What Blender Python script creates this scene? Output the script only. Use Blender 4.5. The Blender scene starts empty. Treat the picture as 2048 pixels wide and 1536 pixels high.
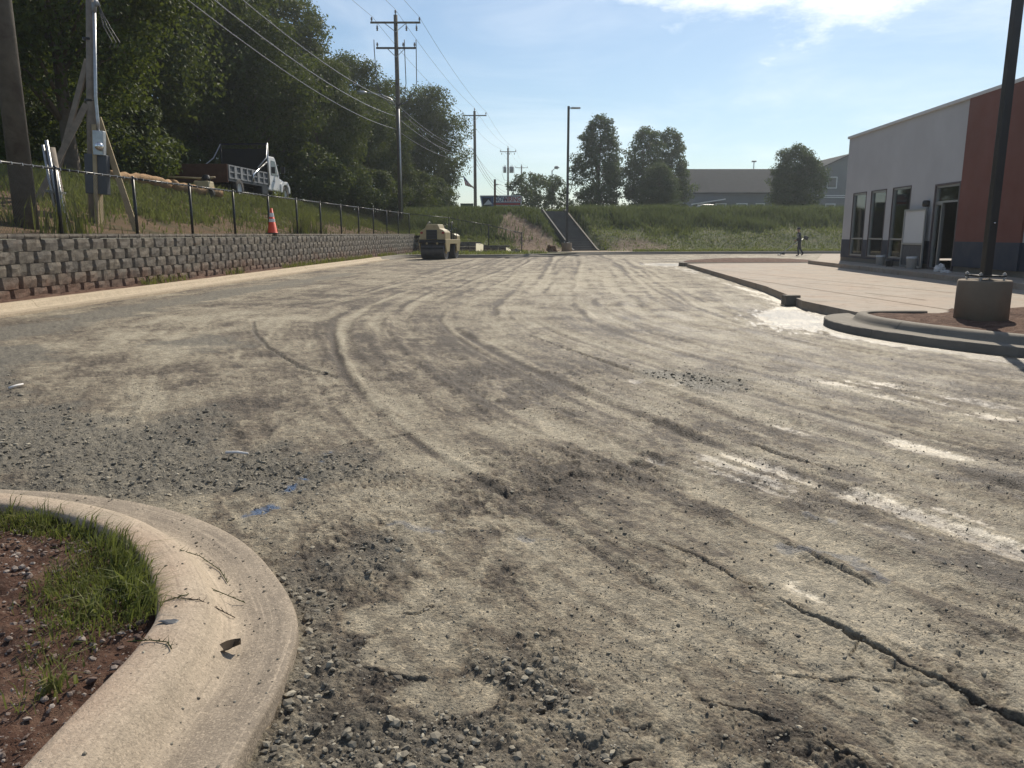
import bpy, math, random
import numpy as np
from mathutils import Vector, Matrix, Euler

random.seed(7)
R = math.radians
sc = bpy.context.scene

# ------------------------------------------------------------------ camera
F = 1530.0                      # focal length in photo pixels (2048 wide)
PITCH = R(11.1)
CAM_Z = 1.4
cam_data = bpy.data.cameras.new('camera')
cam = bpy.data.objects.new('camera', cam_data)
sc.collection.objects.link(cam)
cam.location = (0, 0, CAM_Z)
cam.rotation_euler = (R(90) - PITCH, 0, 0)
cam_data.sensor_width = 36.0
cam_data.lens = F / 2048 * 36.0
cam_data.clip_start = 0.05
cam_data.clip_end = 8000
sc.camera = cam

# ------------------------------------------------------------------ sky and sun
SUN_AZ = R(23.5)                # clockwise from +Y
SUN_EL = R(42.0)
HAZE_DENSITY = 0.0006
world = bpy.data.worlds.new('World')
sc.world = world
world.use_nodes = True
wn = world.node_tree
wn.nodes.clear()
w_out = wn.nodes.new('ShaderNodeOutputWorld')
w_bg = wn.nodes.new('ShaderNodeBackground')
w_sky = wn.nodes.new('ShaderNodeTexSky')
w_sky.sky_type = 'NISHITA'
w_sky.sun_disc = False
w_sky.sun_elevation = SUN_EL
w_sky.sun_rotation = SUN_AZ
w_sky.altitude = 200
w_sky.air_density = 1.15
w_sky.dust_density = 0.45
w_sky.ozone_density = 3.0
w_bg.inputs['Strength'].default_value = 0.092
# thin cirrus, laid out by sky direction
w_tc = wn.nodes.new('ShaderNodeTexCoord')
w_map = wn.nodes.new('ShaderNodeMapping')
w_map.inputs['Scale'].default_value = (1.6, 1.6, 7.0)
w_n1 = wn.nodes.new('ShaderNodeTexNoise')
w_n1.inputs['Scale'].default_value = 1.9
w_n1.inputs['Detail'].default_value = 8
w_n1.inputs['Roughness'].default_value = 0.58
w_n1.inputs['Distortion'].default_value = 0.6
w_rmp = wn.nodes.new('ShaderNodeMapRange')
w_rmp.interpolation_type = 'SMOOTHSTEP'
w_rmp.inputs['From Min'].default_value = 0.40
w_rmp.inputs['From Max'].default_value = 0.90
w_rmp.inputs['To Min'].default_value = 0.045
w_rmp.inputs['To Max'].default_value = 0.40
w_mix = wn.nodes.new('ShaderNodeMix')
w_mix.data_type = 'RGBA'
w_mix.inputs['B'].default_value = (14.0, 14.2, 14.4, 1)
wl = wn.links.new
wl(w_tc.outputs['Generated'], w_map.inputs['Vector'])
wl(w_map.outputs['Vector'], w_n1.inputs['Vector'])
wl(w_n1.outputs['Fac'], w_rmp.inputs['Value'])
# clear-air tint and one bright cloud bank high on the sunward side
w_tint = wn.nodes.new('ShaderNodeMix'); w_tint.data_type = 'RGBA'; w_tint.blend_type = 'MULTIPLY'
w_tint.inputs['Factor'].default_value = 1.0
w_tint.inputs['B'].default_value = (0.95, 1.03, 1.06, 1)
wl(w_sky.outputs['Color'], w_tint.inputs['A'])
wl(w_tint.outputs['Result'], w_mix.inputs['A'])
w_dot = wn.nodes.new('ShaderNodeVectorMath'); w_dot.operation = 'DISTANCE'
w_dot.inputs[1].default_value = (0.305, 0.885, 0.345)
w_wrp = wn.nodes.new('ShaderNodeVectorMath'); w_wrp.operation = 'MULTIPLY'
w_wrp.inputs[1].default_value = (1.0, 1.0, 2.4)
w_c0 = wn.nodes.new('ShaderNodeVectorMath'); w_c0.operation = 'MULTIPLY'
w_c0.inputs[0].default_value = (0.305, 0.885, 0.305); w_c0.inputs[1].default_value = (1.0, 1.0, 2.4)
wl(w_tc.outputs['Generated'], w_wrp.inputs[0])
wl(w_wrp.outputs[0], w_dot.inputs[0]); wl(w_c0.outputs[0], w_dot.inputs[1])
w_n2 = wn.nodes.new('ShaderNodeTexNoise'); w_n2.inputs['Scale'].default_value = 9.0; w_n2.inputs['Detail'].default_value = 9; w_n2.inputs['Roughness'].default_value = 0.62
wl(w_wrp.outputs[0], w_n2.inputs['Vector'])
w_ma = wn.nodes.new('ShaderNodeMath'); w_ma.operation = 'MULTIPLY_ADD'; w_ma.inputs[1].default_value = 0.42
wl(w_n2.outputs['Fac'], w_ma.inputs[0]); wl(w_dot.outputs['Value'], w_ma.inputs[2])
w_cr = wn.nodes.new('ShaderNodeMapRange'); w_cr.interpolation_type = 'SMOOTHSTEP'
for k_, v_ in (('From Min', 0.30), ('From Max', 0.46), ('To Min', 0.85), ('To Max', 0.0)):
    w_cr.inputs[k_].default_value = v_
wl(w_ma.outputs[0], w_cr.inputs['Value'])
w_mx = wn.nodes.new('ShaderNodeMath'); w_mx.operation = 'MAXIMUM'
wl(w_cr.outputs['Result'], w_mx.inputs[0]); wl(w_rmp.outputs['Result'], w_mx.inputs[1])
wl(w_mx.outputs[0], w_mix.inputs['Factor'])
wl(w_mix.outputs['Result'], w_bg.inputs['Color'])
wl(w_bg.outputs['Background'], w_out.inputs['Surface'])

sun_data = bpy.data.lights.new('sun', 'SUN')
sun_data.energy = 5.0
sun_data.angle = R(0.55)
sun_data.color = (1.0, 0.905, 0.755)
sun = bpy.data.objects.new('sun', sun_data)
sc.collection.objects.link(sun)
sd = Vector((math.sin(SUN_AZ) * math.cos(SUN_EL), math.cos(SUN_AZ) * math.cos(SUN_EL), math.sin(SUN_EL)))
sun.rotation_euler = sd.to_track_quat('Z', 'Y').to_euler()
sun.location = sd * 100

vs = sc.view_settings
vs.view_transform = 'Standard'
vs.look = 'None'
vs.exposure = 0.0
vs.gamma = 1.0
vs.use_curve_mapping = False
sc.cycles.use_denoising = True
sc.cycles.max_bounces = 6
sc.cycles.diffuse_bounces = 3
sc.cycles.glossy_bounces = 3
sc.cycles.transmission_bounces = 4
sc.cycles.transparent_max_bounces = 6
sc.cycles.volume_bounces = 0
sc.cycles.volume_step_rate = 4.0
sc.cycles.volume_max_steps = 64
sc.cycles.caustics_reflective = False
sc.cycles.caustics_refractive = False
sc.cycles.sample_clamp_indirect = 6.0

# ------------------------------------------------------------------ places from the survey of the photograph
CP, SP = math.cos(PITCH), math.sin(PITCH)


def ray(x, y):
    u, v = (x - 1024) / F, (768 - y) / F
    return Vector((u, CP + SP * v, -SP + CP * v))


def at(x, y, z=0.0):
    d = ray(x, y)
    t = (z - CAM_Z) / d.z
    return Vector((d.x * t, d.y * t, z))


def aty(x, y, Y):
    d = ray(x, y)
    t = Y / d.y
    return Vector((d.x * t, Y, CAM_Z + d.z * t))


def wall_x(Y):
    return -10.49 + 0.07 * Y


# ------------------------------------------------------------------ numpy noise
def _hash(ix, iy, s):
    h = (ix * 374761393 + iy * 668265263 + s * 974634777) & 0xFFFFFFFF
    h = ((h ^ (h >> 13)) * 1274126177) & 0xFFFFFFFF
    return ((h ^ (h >> 16)) & 0xFFFF) / 65535.0


def vnoise(x, y, s=0):
    x = np.asarray(x, float); y = np.asarray(y, float)
    fx = np.floor(x); fy = np.floor(y)
    ix = fx.astype(np.int64); iy = fy.astype(np.int64)
    tx = x - fx; ty = y - fy
    tx = tx * tx * tx * (tx * (tx * 6 - 15) + 10)
    ty = ty * ty * ty * (ty * (ty * 6 - 15) + 10)
    a = _hash(ix, iy, s); b = _hash(ix + 1, iy, s)
    c = _hash(ix, iy + 1, s); d = _hash(ix + 1, iy + 1, s)
    return ((a + (b - a) * tx) * (1 - ty) + (c + (d - c) * tx) * ty) * 2 - 1


def fbm(x, y, octv=4, s=0, gain=0.5):
    o = 0; a = 1.0; t = 0
    for k in range(octv):
        ca, sa = math.cos(0.7 * k), math.sin(0.7 * k)
        o = o + a * vnoise((x * ca - y * sa) * 2.03 ** k, (x * sa + y * ca) * 2.03 ** k, s + 17 * k)
        t += a; a *= gain
    return o / t


def pebbles(x, y, s=0, keep=1.0):
    """dome-shaped stones, one per unit cell"""
    ix = np.floor(x).astype(np.int64); iy = np.floor(y).astype(np.int64)
    best = np.zeros_like(x)
    for dx in (-1, 0, 1):
        for dy in (-1, 0, 1):
            jx = ix + dx; jy = iy + dy
            px = jx + _hash(jx, jy, s); py = jy + _hash(jx, jy, s + 3)
            r = 0.30 + 0.45 * _hash(jx, jy, s + 5)
            e = 0.6 + 0.8 * _hash(jx, jy, s + 11)
            d2 = ((x - px) * e) ** 2 + ((y - py) / e) ** 2
            hgt = np.clip(1 - d2 / (r * r), 0, 1) ** 0.5 * r * (_hash(jx, jy, s + 7) < keep)
            best = np.maximum(best, hgt)
    return best


def sstep(a, b, x):
    t = np.clip((x - a) / (b - a), 0, 1)
    return t * t * (3 - 2 * t)


# ------------------------------------------------------------------ materials
def newmat(name):
    m = bpy.data.materials.new(name)
    m.use_nodes = True
    nt = m.node_tree
    b = nt.nodes['Principled BSDF']
    return m, nt, b


def nd(nt, kind, **kw):
    n = nt.nodes.new(kind)
    for k, v in kw.items():
        if hasattr(n, k):
            setattr(n, k, v)
        else:
            n.inputs[k].default_value = v
    return n


def ramp(nt, src, stops):
    r = nt.nodes.new('ShaderNodeValToRGB')
    el = r.color_ramp.elements
    while len(el) < len(stops):
        el.new(0.5)
    for e, (p, c) in zip(el, stops):
        e.position = p
        e.color = (*c, 1)
    nt.links.new(src, r.inputs['Fac'])
    return r.outputs['Color']


def mixc(nt, fac, a, b, blend='MIX'):
    m = nt.nodes.new('ShaderNodeMix')
    m.data_type = 'RGBA'
    m.blend_type = blend
    for key, val in (('Factor', fac), ('A', a), ('B', b)):
        if isinstance(val, (int, float)):
            m.inputs[key].default_value = val
        elif isinstance(val, tuple):
            m.inputs[key].default_value = (*val, 1) if len(val) == 3 else val
        else:
            nt.links.new(val, m.inputs[key])
    return m.outputs['Result']


def coords(nt, kind='Object'):
    return nt.nodes.new('ShaderNodeTexCoord').outputs[kind]


def noise(nt, vec, scale, detail=4, rough=0.55, dist=0.0):
    n = nd(nt, 'ShaderNodeTexNoise', Scale=scale, Detail=detail, Roughness=rough, Distortion=dist)
    nt.links.new(vec, n.inputs['Vector'])
    return n.outputs['Fac']


def mapr(nt, src, a, b, c=0.0, d=1.0):
    m = nd(nt, 'ShaderNodeMapRange')
    for k, v in (('From Min', a), ('From Max', b), ('To Min', c), ('To Max', d)):
        m.inputs[k].default_value = v
    nt.links.new(src, m.inputs['Value'])
    return m.outputs['Result']


def bump(nt, b, height, dist, strength=1.0, prev=None):
    n = nd(nt, 'ShaderNodeBump', Strength=strength, Distance=dist)
    nt.links.new(height, n.inputs['Height'])
    if prev is not None:
        nt.links.new(prev, n.inputs['Normal'])
    nt.links.new(n.outputs['Normal'], b.inputs['Normal'])
    return n.outputs['Normal']


def mat(name, col, rough=0.7, var=0.25, scale=6.0, metal=0.0, bmp=0.0, bscale=60.0, dirt=None, dirt_amt=0.0,
        dirt_scale=3.0, spec=0.5, kind='Object'):
    """plain worn surface: colour that wanders, a little relief, optional dirt patches"""
    m, nt, b = newmat(name)
    co = coords(nt, kind)
    lo = tuple(c * (1 - var) for c in col); hi = tuple(min(1, c * (1 + var)) for c in col)
    c = ramp(nt, noise(nt, co, scale, 6, 0.6), [(0.25, lo), (0.75, hi)])
    if dirt:
        f = mapr(nt, noise(nt, co, dirt_scale, 6, 0.65, 0.4), 0.62 - 0.3 * dirt_amt, 0.75 - 0.2 * dirt_amt, 0, min(1, dirt_amt * 1.6))
        c = mixc(nt, f, c, dirt)
    nt.links.new(c, b.inputs['Base Color'])
    rr = mapr(nt, noise(nt, co, scale * 2.3, 4), 0.3, 0.7, max(0.02, rough - 0.1), min(1, rough + 0.1))
    nt.links.new(rr, b.inputs['Roughness'])
    b.inputs['Metallic'].default_value = metal
    b.inputs['Specular IOR Level'].default_value = spec
    if bmp:
        bump(nt, b, noise(nt, co, bscale, 5, 0.6), bmp)
    return m


M = {}
M['white_paint'] = mat('white_paint', (0.66, 0.67, 0.67), 0.45, 0.06, 1.2)
M['stucco'] = mat('stucco', (0.49, 0.495, 0.505), 0.85, 0.09, 0.7, bmp=0.003, bscale=90)
M['red_wall'] = mat('red_wall', (0.165, 0.058, 0.043), 0.8, 0.12, 0.7, bmp=0.003, bscale=90)
M['navy_wall'] = mat('navy_wall', (0.022, 0.032, 0.055), 0.6, 0.1, 1.0, bmp=0.002, bscale=90)
M['alu'] = mat('alu', (0.42, 0.43, 0.44), 0.4, 0.08, 3.0, metal=0.7)
M['dark_frame'] = mat('dark_frame', (0.10, 0.08, 0.085), 0.5, 0.1, 3.0)
M['dark_inside'] = mat('dark_inside', (0.10, 0.11, 0.10), 0.9, 0.3, 0.8)
M['pole_wood'] = mat('pole_wood', (0.11, 0.095, 0.075), 0.85, 0.35, 2.5, bmp=0.01, bscale=14, dirt=(0.07, 0.055, 0.045), dirt_amt=0.5)
M['grey_wood'] = mat('grey_wood', (0.24, 0.20, 0.16), 0.85, 0.35, 4, bmp=0.006, bscale=25)
M['pale_wood'] = mat('pale_wood', (0.42, 0.33, 0.20), 0.8, 0.25, 4, bmp=0.004, bscale=30)
M['black_metal'] = mat('black_metal', (0.012, 0.012, 0.013), 0.38, 0.3, 5)
M['bronze_metal'] = mat('bronze_metal', (0.028, 0.025, 0.024), 0.42, 0.2, 4)
M['galv'] = mat('galv', (0.46, 0.47, 0.48), 0.42, 0.18, 8, metal=0.75)
M['grey_box'] = mat('grey_box', (0.26, 0.27, 0.28), 0.5, 0.12, 4)
M['dark_box'] = mat('dark_box', (0.07, 0.075, 0.085), 0.55, 0.15, 4)
M['ceramic'] = mat('ceramic', (0.22, 0.21, 0.22), 0.3, 0.1, 5)
M['wire'] = mat('wire', (0.05, 0.05, 0.055), 0.35, 0.2, 5)
M['cable'] = mat('cable', (0.17, 0.17, 0.175), 0.28, 0.2, 5)
M['rubber'] = mat('rubber', (0.018, 0.018, 0.018), 0.8, 0.4, 8, dirt=(0.12, 0.09, 0.06), dirt_amt=0.3)
M['rack_grey'] = mat('rack_grey', (0.22, 0.225, 0.235), 0.6, 0.25, 4)
M['rust'] = mat('rust', (0.10, 0.042, 0.028), 0.9, 0.35, 2.5, bmp=0.003, bscale=40)
M['truck_black'] = mat('truck_black', (0.012, 0.014, 0.02), 0.5, 0.25, 2)
M['yellow'] = mat('yellow', (0.46, 0.38, 0.22), 0.42, 0.12, 3, dirt=(0.22, 0.17, 0.11), dirt_amt=0.35)
M['drum_steel'] = mat('drum_steel', (0.10, 0.10, 0.105), 0.5, 0.3, 4, metal=0.35, dirt=(0.16, 0.13, 0.10), dirt_amt=0.4)
M['chrome'] = mat('chrome', (0.72, 0.72, 0.73), 0.2, 0.1, 4, metal=0.9)
M['cone_orange'] = mat('cone_orange', (0.85, 0.085, 0.035), 0.5, 0.08, 8)
M['cone_white'] = mat('cone_white', (0.75, 0.74, 0.72), 0.4, 0.08, 8)
M['straw'] = mat('straw', (0.36, 0.22, 0.11), 0.9, 0.4, 9, bmp=0.03, bscale=22)
M['bark'] = mat('bark', (0.10, 0.08, 0.06), 0.9, 0.4, 3, bmp=0.03, bscale=12)
M['cloth_dark'] = mat('cloth_dark', (0.03, 0.033, 0.045), 0.9, 0.25, 6)
M['skin'] = mat('skin', (0.28, 0.16, 0.11), 0.6, 0.1, 5)
M['paper'] = mat('paper', (0.72, 0.70, 0.68), 0.8, 0.08, 12)
M['bucket'] = mat('bucket', (0.62, 0.63, 0.64), 0.5, 0.08, 6)
M['siding'] = mat('siding', (0.13, 0.145, 0.16), 0.9, 0.1, 0.6, spec=0.15)
M['shingle'] = mat('shingle', (0.040, 0.043, 0.047), 0.95, 0.15, 1.5, spec=0.08)
M['trim'] = mat('trim', (0.6, 0.61, 0.62), 0.6, 0.05, 1)
M['house_glass'] = mat('house_glass', (0.03, 0.035, 0.04), 0.15, 0.2, 1)
M['leaf_litter'] = mat('leaf_litter', (0.05, 0.035, 0.022), 0.9, 0.3, 30)
M['sign_blue'] = mat('sign_blue', (0.05, 0.09, 0.19), 0.5, 0.2, 1.5)
M['sign_red'] = mat('sign_red', (0.34, 0.03, 0.04), 0.5, 0.1, 2)
M['sign_white'] = mat('sign_white', (0.62, 0.62, 0.64), 0.5, 0.05, 2)
M['flag_red'] = mat('flag_red', (0.42, 0.03, 0.04), 0.8, 0.1, 4)
M['flag_white'] = mat('flag_white', (0.66, 0.64, 0.64), 0.8, 0.05, 4)
M['flag_blue'] = mat('flag_blue', (0.03, 0.045, 0.17), 0.8, 0.1, 4)
M['green_box'] = mat('green_box', (0.035, 0.07, 0.045), 0.5, 0.1, 3)
M['car_white'] = mat('car_white', (0.66, 0.66, 0.67), 0.25, 0.03, 1)
M['car_glass'] = mat('car_glass', (0.02, 0.022, 0.025), 0.08, 0.1, 1)


def glass_mat():
    m, nt, b = newmat('window_glass')
    nt.nodes.remove(b)
    out = nt.nodes['Material Output']
    tr = nd(nt, 'ShaderNodeBsdfTransparent', Color=(0.42, 0.50, 0.47, 1))
    gl = nd(nt, 'ShaderNodeBsdfGlossy', Roughness=0.03, Color=(0.9, 0.95, 0.95, 1))
    fr = nd(nt, 'ShaderNodeFresnel', IOR=1.65)
    mx = nt.nodes.new('ShaderNodeMixShader')
    nt.links.new(fr.outputs['Fac'], mx.inputs['Fac'])
    nt.links.new(tr.outputs[0], mx.inputs[1]); nt.links.new(gl.outputs[0], mx.inputs[2])
    nt.links.new(mx.outputs[0], out.inputs['Surface'])
    return m


M['glass'] = glass_mat()


def concrete_mat(name, base, stain, stain_amt=0.5, speck=0.25, bmp=0.0025, pink=None, lines=None):
    m, nt, b = newmat(name)
    co = coords(nt, 'Object')
    c = ramp(nt, noise(nt, co, 1.3, 8, 0.62), [(0.3, tuple(v * 0.80 for v in base)), (0.7, tuple(v * 1.12 for v in base))])
    if pink:
        c = mixc(nt, mapr(nt, noise(nt, co, 0.9, 6, 0.6, 0.5), 0.42, 0.66), c, pink)
    c = mixc(nt, mapr(nt, noise(nt, co, 2.6, 8, 0.68, 0.6), 0.50, 0.72, 0, stain_amt), c, stain)
    fine = noise(nt, co, 140, 3, 0.6)
    c = mixc(nt, mapr(nt, fine, 0.56, 0.70, 0, speck), c, tuple(v * 0.35 for v in base))
    c = mixc(nt, mapr(nt, noise(nt, co, 210, 2, 0.5), 0.62, 0.72, 0, speck), c, tuple(min(1, v * 1.5) for v in base))
    nt.links.new(c, b.inputs['Base Color'])
    b.inputs['Roughness'].default_value = 0.85
    n1 = bump(nt, b, noise(nt, co, 170, 4, 0.65), bmp, 0.8)
    bump(nt, b, noise(nt, co, 12, 6, 0.6), 0.006, 0.6, n1)
    return m


def kerb_mat(name, base, gutter, top, speck=0.5):
    m, nt, b = newmat(name)
    co = coords(nt, 'Object')
    ac = nt.nodes.new('ShaderNodeAttribute'); ac.attribute_name = 'across'
    al = nt.nodes.new('ShaderNodeAttribute'); al.attribute_name = 'along'
    cv = nt.nodes.new('ShaderNodeCombineXYZ')
    nt.links.new(al.outputs['Fac'], cv.inputs['X']); nt.links.new(ac.outputs['Fac'], cv.inputs['Y'])
    mp = nd(nt, 'ShaderNodeMapping'); mp.inputs['Scale'].default_value = (0.8, 26, 1)
    nt.links.new(cv.outputs[0], mp.inputs['Vector'])
    streak = noise(nt, mp.outputs[0], 1.0, 6, 0.6)
    blot = noise(nt, co, 3.2, 8, 0.68, 0.5)
    c = ramp(nt, noise(nt, co, 9, 8, 0.7), [(0.25, tuple(v * 0.72 for v in base)), (0.75, tuple(v * 1.15 for v in base))])
    g = nd(nt, 'ShaderNodeMath', operation='ADD')
    nt.links.new(mapr(nt, ac.outputs['Fac'], 0.30, 0.50, 1.0, 0.0), g.inputs[0])
    nt.links.new(mapr(nt, blot, 0.3, 0.7, -0.55, 0.55), g.inputs[1])
    c = mixc(nt, mapr(nt, g.outputs[0], 0.15, 1.0, 0, 0.85), c, ramp(nt, noise(nt, co, 16, 7, 0.7), [(0.3, tuple(v * 0.7 for v in gutter)), (0.7, tuple(v * 1.2 for v in gutter))]))
    c = mixc(nt, mapr(nt, streak, 0.54, 0.66, 0, 0.55), c, tuple(min(1, v * 1.25) for v in base))
    c = mixc(nt, mapr(nt, streak, 0.46, 0.34, 0, 0.5), c, tuple(v * 0.8 for v in gutter))
    t_ = nd(nt, 'ShaderNodeMath', operation='MULTIPLY')
    nt.links.new(mapr(nt, ac.outputs['Fac'], 0.62, 0.95, 0, 1), t_.inputs[0]); nt.links.new(mapr(nt, noise(nt, co, 2.1, 6, 0.6), 0.35, 0.65, 0, 0.9), t_.inputs[1])
    c = mixc(nt, t_.outputs[0], c, top)
    vo = nd(nt, 'ShaderNodeTexVoronoi', Scale=170.0); nt.links.new(co, vo.inputs['Vector'])
    sp = nt.nodes.new('ShaderNodeSeparateColor'); nt.links.new(vo.outputs['Color'], sp.inputs[0])
    c = mixc(nt, mapr(nt, sp.outputs[0], 0.80, 0.84, 0, speck), c, tuple(v * 0.30 for v in base))
    c = mixc(nt, mapr(nt, sp.outputs[1], 0.84, 0.88, 0, speck), c, tuple(min(1, v * 1.6) for v in base))
    c = mixc(nt, mapr(nt, noise(nt, co, 60, 6, 0.75), 0.56, 0.70, 0, 0.5), c, tuple(v * 0.5 for v in gutter))
    nt.links.new(c, b.inputs['Base Color'])
    b.inputs['Roughness'].default_value = 0.88
    n1 = bump(nt, b, noise(nt, co, 130, 5, 0.7), 0.004, 0.9)
    bump(nt, b, noise(nt, co, 14, 7, 0.65), 0.008, 0.7, n1)
    return m


M['kerb'] = kerb_mat('kerb_concrete', (0.44, 0.362, 0.272), (0.27, 0.222, 0.17), (0.45, 0.312, 0.222), 0.28)
M['kerb_pale'] = kerb_mat('kerb_pale_concrete', (0.50, 0.41, 0.29), (0.36, 0.285, 0.195), (0.46, 0.35, 0.23), 0.3)
M['kerb_grey'] = concrete_mat('kerb_grey_concrete', (0.20, 0.175, 0.14), (0.125, 0.10, 0.078), 0.65, 0.3)
M['pavement'] = concrete_mat('pavement_concrete', (0.36, 0.305, 0.245), (0.20, 0.145, 0.105), 0.85, 0.25, pink=(0.37, 0.285, 0.215))
M['base_concrete'] = concrete_mat('base_concrete', (0.225, 0.18, 0.13), (0.20, 0.12, 0.075), 0.5, 0.3)
M['stair_concrete'] = concrete_mat('stair_concrete', (0.125, 0.12, 0.112), (0.08, 0.075, 0.066), 0.6, 0.2)


def block_mat():
    m, nt, b = newmat('split_face_block')
    geo = nt.nodes.new('ShaderNodeNewGeometry')
    pos = geo.outputs['Position']
    oi = nt.nodes.new('ShaderNodeObjectInfo')
    grey = ramp(nt, noise(nt, pos, 9, 6, 0.65), [(0.25, (0.090, 0.080, 0.068)), (0.75, (0.255, 0.228, 0.188))])
    vary = ramp(nt, oi.outputs['Random'], [(0.0, (0.80, 0.80, 0.82)), (1.0, (1.12, 1.08, 1.02))])
    grey = mixc(nt, 1.0, grey, vary, 'MULTIPLY')
    sep = nt.nodes.new('ShaderNodeSeparateXYZ')
    nt.links.new(pos, sep.inputs['Vector'])
    add = nd(nt, 'ShaderNodeMath', operation='ADD')
    nt.links.new(sep.outputs['Z'], add.inputs[0])
    nt.links.new(mapr(nt, noise(nt, pos, 1.1, 5, 0.65), 0.3, 0.7, -0.22, 0.22), add.inputs[1])
    clay = mapr(nt, add.outputs[0], 0.22, 0.62, 0.9, 0.0)
    c = mixc(nt, clay, grey, ramp(nt, noise(nt, pos, 14, 5), [(0.3, (0.115, 0.062, 0.040)), (0.7, (0.235, 0.135, 0.09))]))
    c = mixc(nt, mapr(nt, noise(nt, pos, 3.1, 6, 0.7), 0.55, 0.72, 0, 0.45), c, (0.24, 0.17, 0.12))
    nt.links.new(c, b.inputs['Base Color'])
    b.inputs['Roughness'].default_value = 0.92
    n1 = bump(nt, b, noise(nt, pos, 28, 6, 0.7), 0.022, 1.0)
    return m


M['block'] = block_mat()


def soil_mat(name, cols, scale=3.0, bmp=0.02, bscale=25, rocks=None):
    m, nt, b = newmat(name)
    co = coords(nt, 'Object')
    c = ramp(nt, noise(nt, co, scale, 9, 0.66, 0.4), [(0.28, cols[0]), (0.5, cols[1]), (0.74, cols[2])])
    if rocks:
        c = mixc(nt, mapr(nt, noise(nt, co, 60, 4, 0.6), 0.6, 0.68), c, rocks)
    nt.links.new(c, b.inputs['Base Color'])
    b.inputs['Roughness'].default_value = 0.95
    b.inputs['Specular IOR Level'].default_value = 0.25
    n1 = bump(nt, b, noise(nt, co, bscale, 8, 0.7), bmp)
    return m


M['red_soil'] = soil_mat('red_soil', [(0.048, 0.025, 0.018), (0.118, 0.063, 0.043), (0.24, 0.155, 0.108)], 7.0, 0.03, 34, rocks=(0.27, 0.21, 0.165))
M['bank_soil'] = soil_mat('bank_soil', [(0.065, 0.075, 0.03), (0.15, 0.10, 0.058), (0.24, 0.155, 0.095)], 1.2, 0.06, 9)
M['verge'] = soil_mat('verge_soil', [(0.06, 0.085, 0.03), (0.11, 0.12, 0.05), (0.19, 0.16, 0.085)], 1.1, 0.05, 9)
M['straw_soil'] = soil_mat('straw_soil', [(0.13, 0.06, 0.036), (0.235, 0.135, 0.085), (0.36, 0.26, 0.17)], 2.4, 0.05, 14)


def stone_mat(name, dark, light):
    m, nt, b = newmat(name)
    at_ = nt.nodes.new('ShaderNodeAttribute'); at_.attribute_name = 'tint'
    c = ramp(nt, at_.outputs['Fac'], [(0.0, dark), (0.7, tuple((a + l) / 2 for a, l in zip(dark, light))), (1.0, light)])
    c = mixc(nt, mapr(nt, noise(nt, coords(nt), 40, 4), 0.4, 0.7, 0, 0.5), c, tuple(0.6 * v for v in dark))
    nt.links.new(c, b.inputs['Base Color'])
    b.inputs['Roughness'].default_value = 0.8
    return m


M['gravel'] = stone_mat('gravel_stone', (0.14, 0.122, 0.094), (0.43, 0.385, 0.295))
M['chips'] = stone_mat('stone_chip', (0.085, 0.072, 0.056), (0.46, 0.42, 0.34))
M['soil_stone'] = stone_mat('soil_stone', (0.08, 0.042, 0.03), (0.42, 0.36, 0.31))


def leaf_mat(name, lo, hi, trans, tw=0.35, rough=0.5):
    m, nt, b = newmat(name)
    out = nt.nodes['Material Output']
    at_ = nt.nodes.new('ShaderNodeAttribute'); at_.attribute_name = 'tint'
    oi = nt.nodes.new('ShaderNodeObjectInfo')
    c = ramp(nt, at_.outputs['Fac'], [(0.0, lo), (1.0, hi)])
    c = mixc(nt, 1.0, c, ramp(nt, oi.outputs['Random'], [(0.0, (0.82, 0.92, 0.95)), (1.0, (1.15, 1.05, 0.9))]), 'MULTIPLY')
    nt.links.new(c, b.inputs['Base Color'])
    b.inputs['Roughness'].default_value = rough
    b.inputs['Specular IOR Level'].default_value = 0.2
    tl = nd(nt, 'ShaderNodeBsdfTranslucent', Color=(*trans, 1))
    mx = nt.nodes.new('ShaderNodeMixShader')
    mx.inputs['Fac'].default_value = tw
    nt.links.new(b.outputs[0], mx.inputs[1]); nt.links.new(tl.outputs[0], mx.inputs[2])
    nt.links.new(mx.outputs[0], out.inputs['Surface'])
    return m


M['leaf'] = leaf_mat('tree_leaf', (0.026, 0.050, 0.014), (0.080, 0.108, 0.026), (0.13, 0.165, 0.025), 0.28, 0.62)
M['leaf_far'] = leaf_mat('far_tree_leaf', (0.026, 0.050, 0.026), (0.070, 0.105, 0.042), (0.13, 0.18, 0.05), 0.26, 0.62)
M['grass'] = leaf_mat('bank_grass_blade', (0.060, 0.085, 0.026), (0.20, 0.205, 0.075), (0.22, 0.26, 0.06), 0.35, 0.6)
M['weed'] = leaf_mat('tall_weed_blade', (0.040, 0.058, 0.024), (0.115, 0.125, 0.06), (0.16, 0.20, 0.06), 0.3, 0.6)
M['turf'] = leaf_mat('turf_blade', (0.038, 0.062, 0.018), (0.21, 0.20, 0.085), (0.24, 0.28, 0.06), 0.32, 0.55)

# ------------------------------------------------------------------ mesh and object helpers
COL = sc.collection


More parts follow.
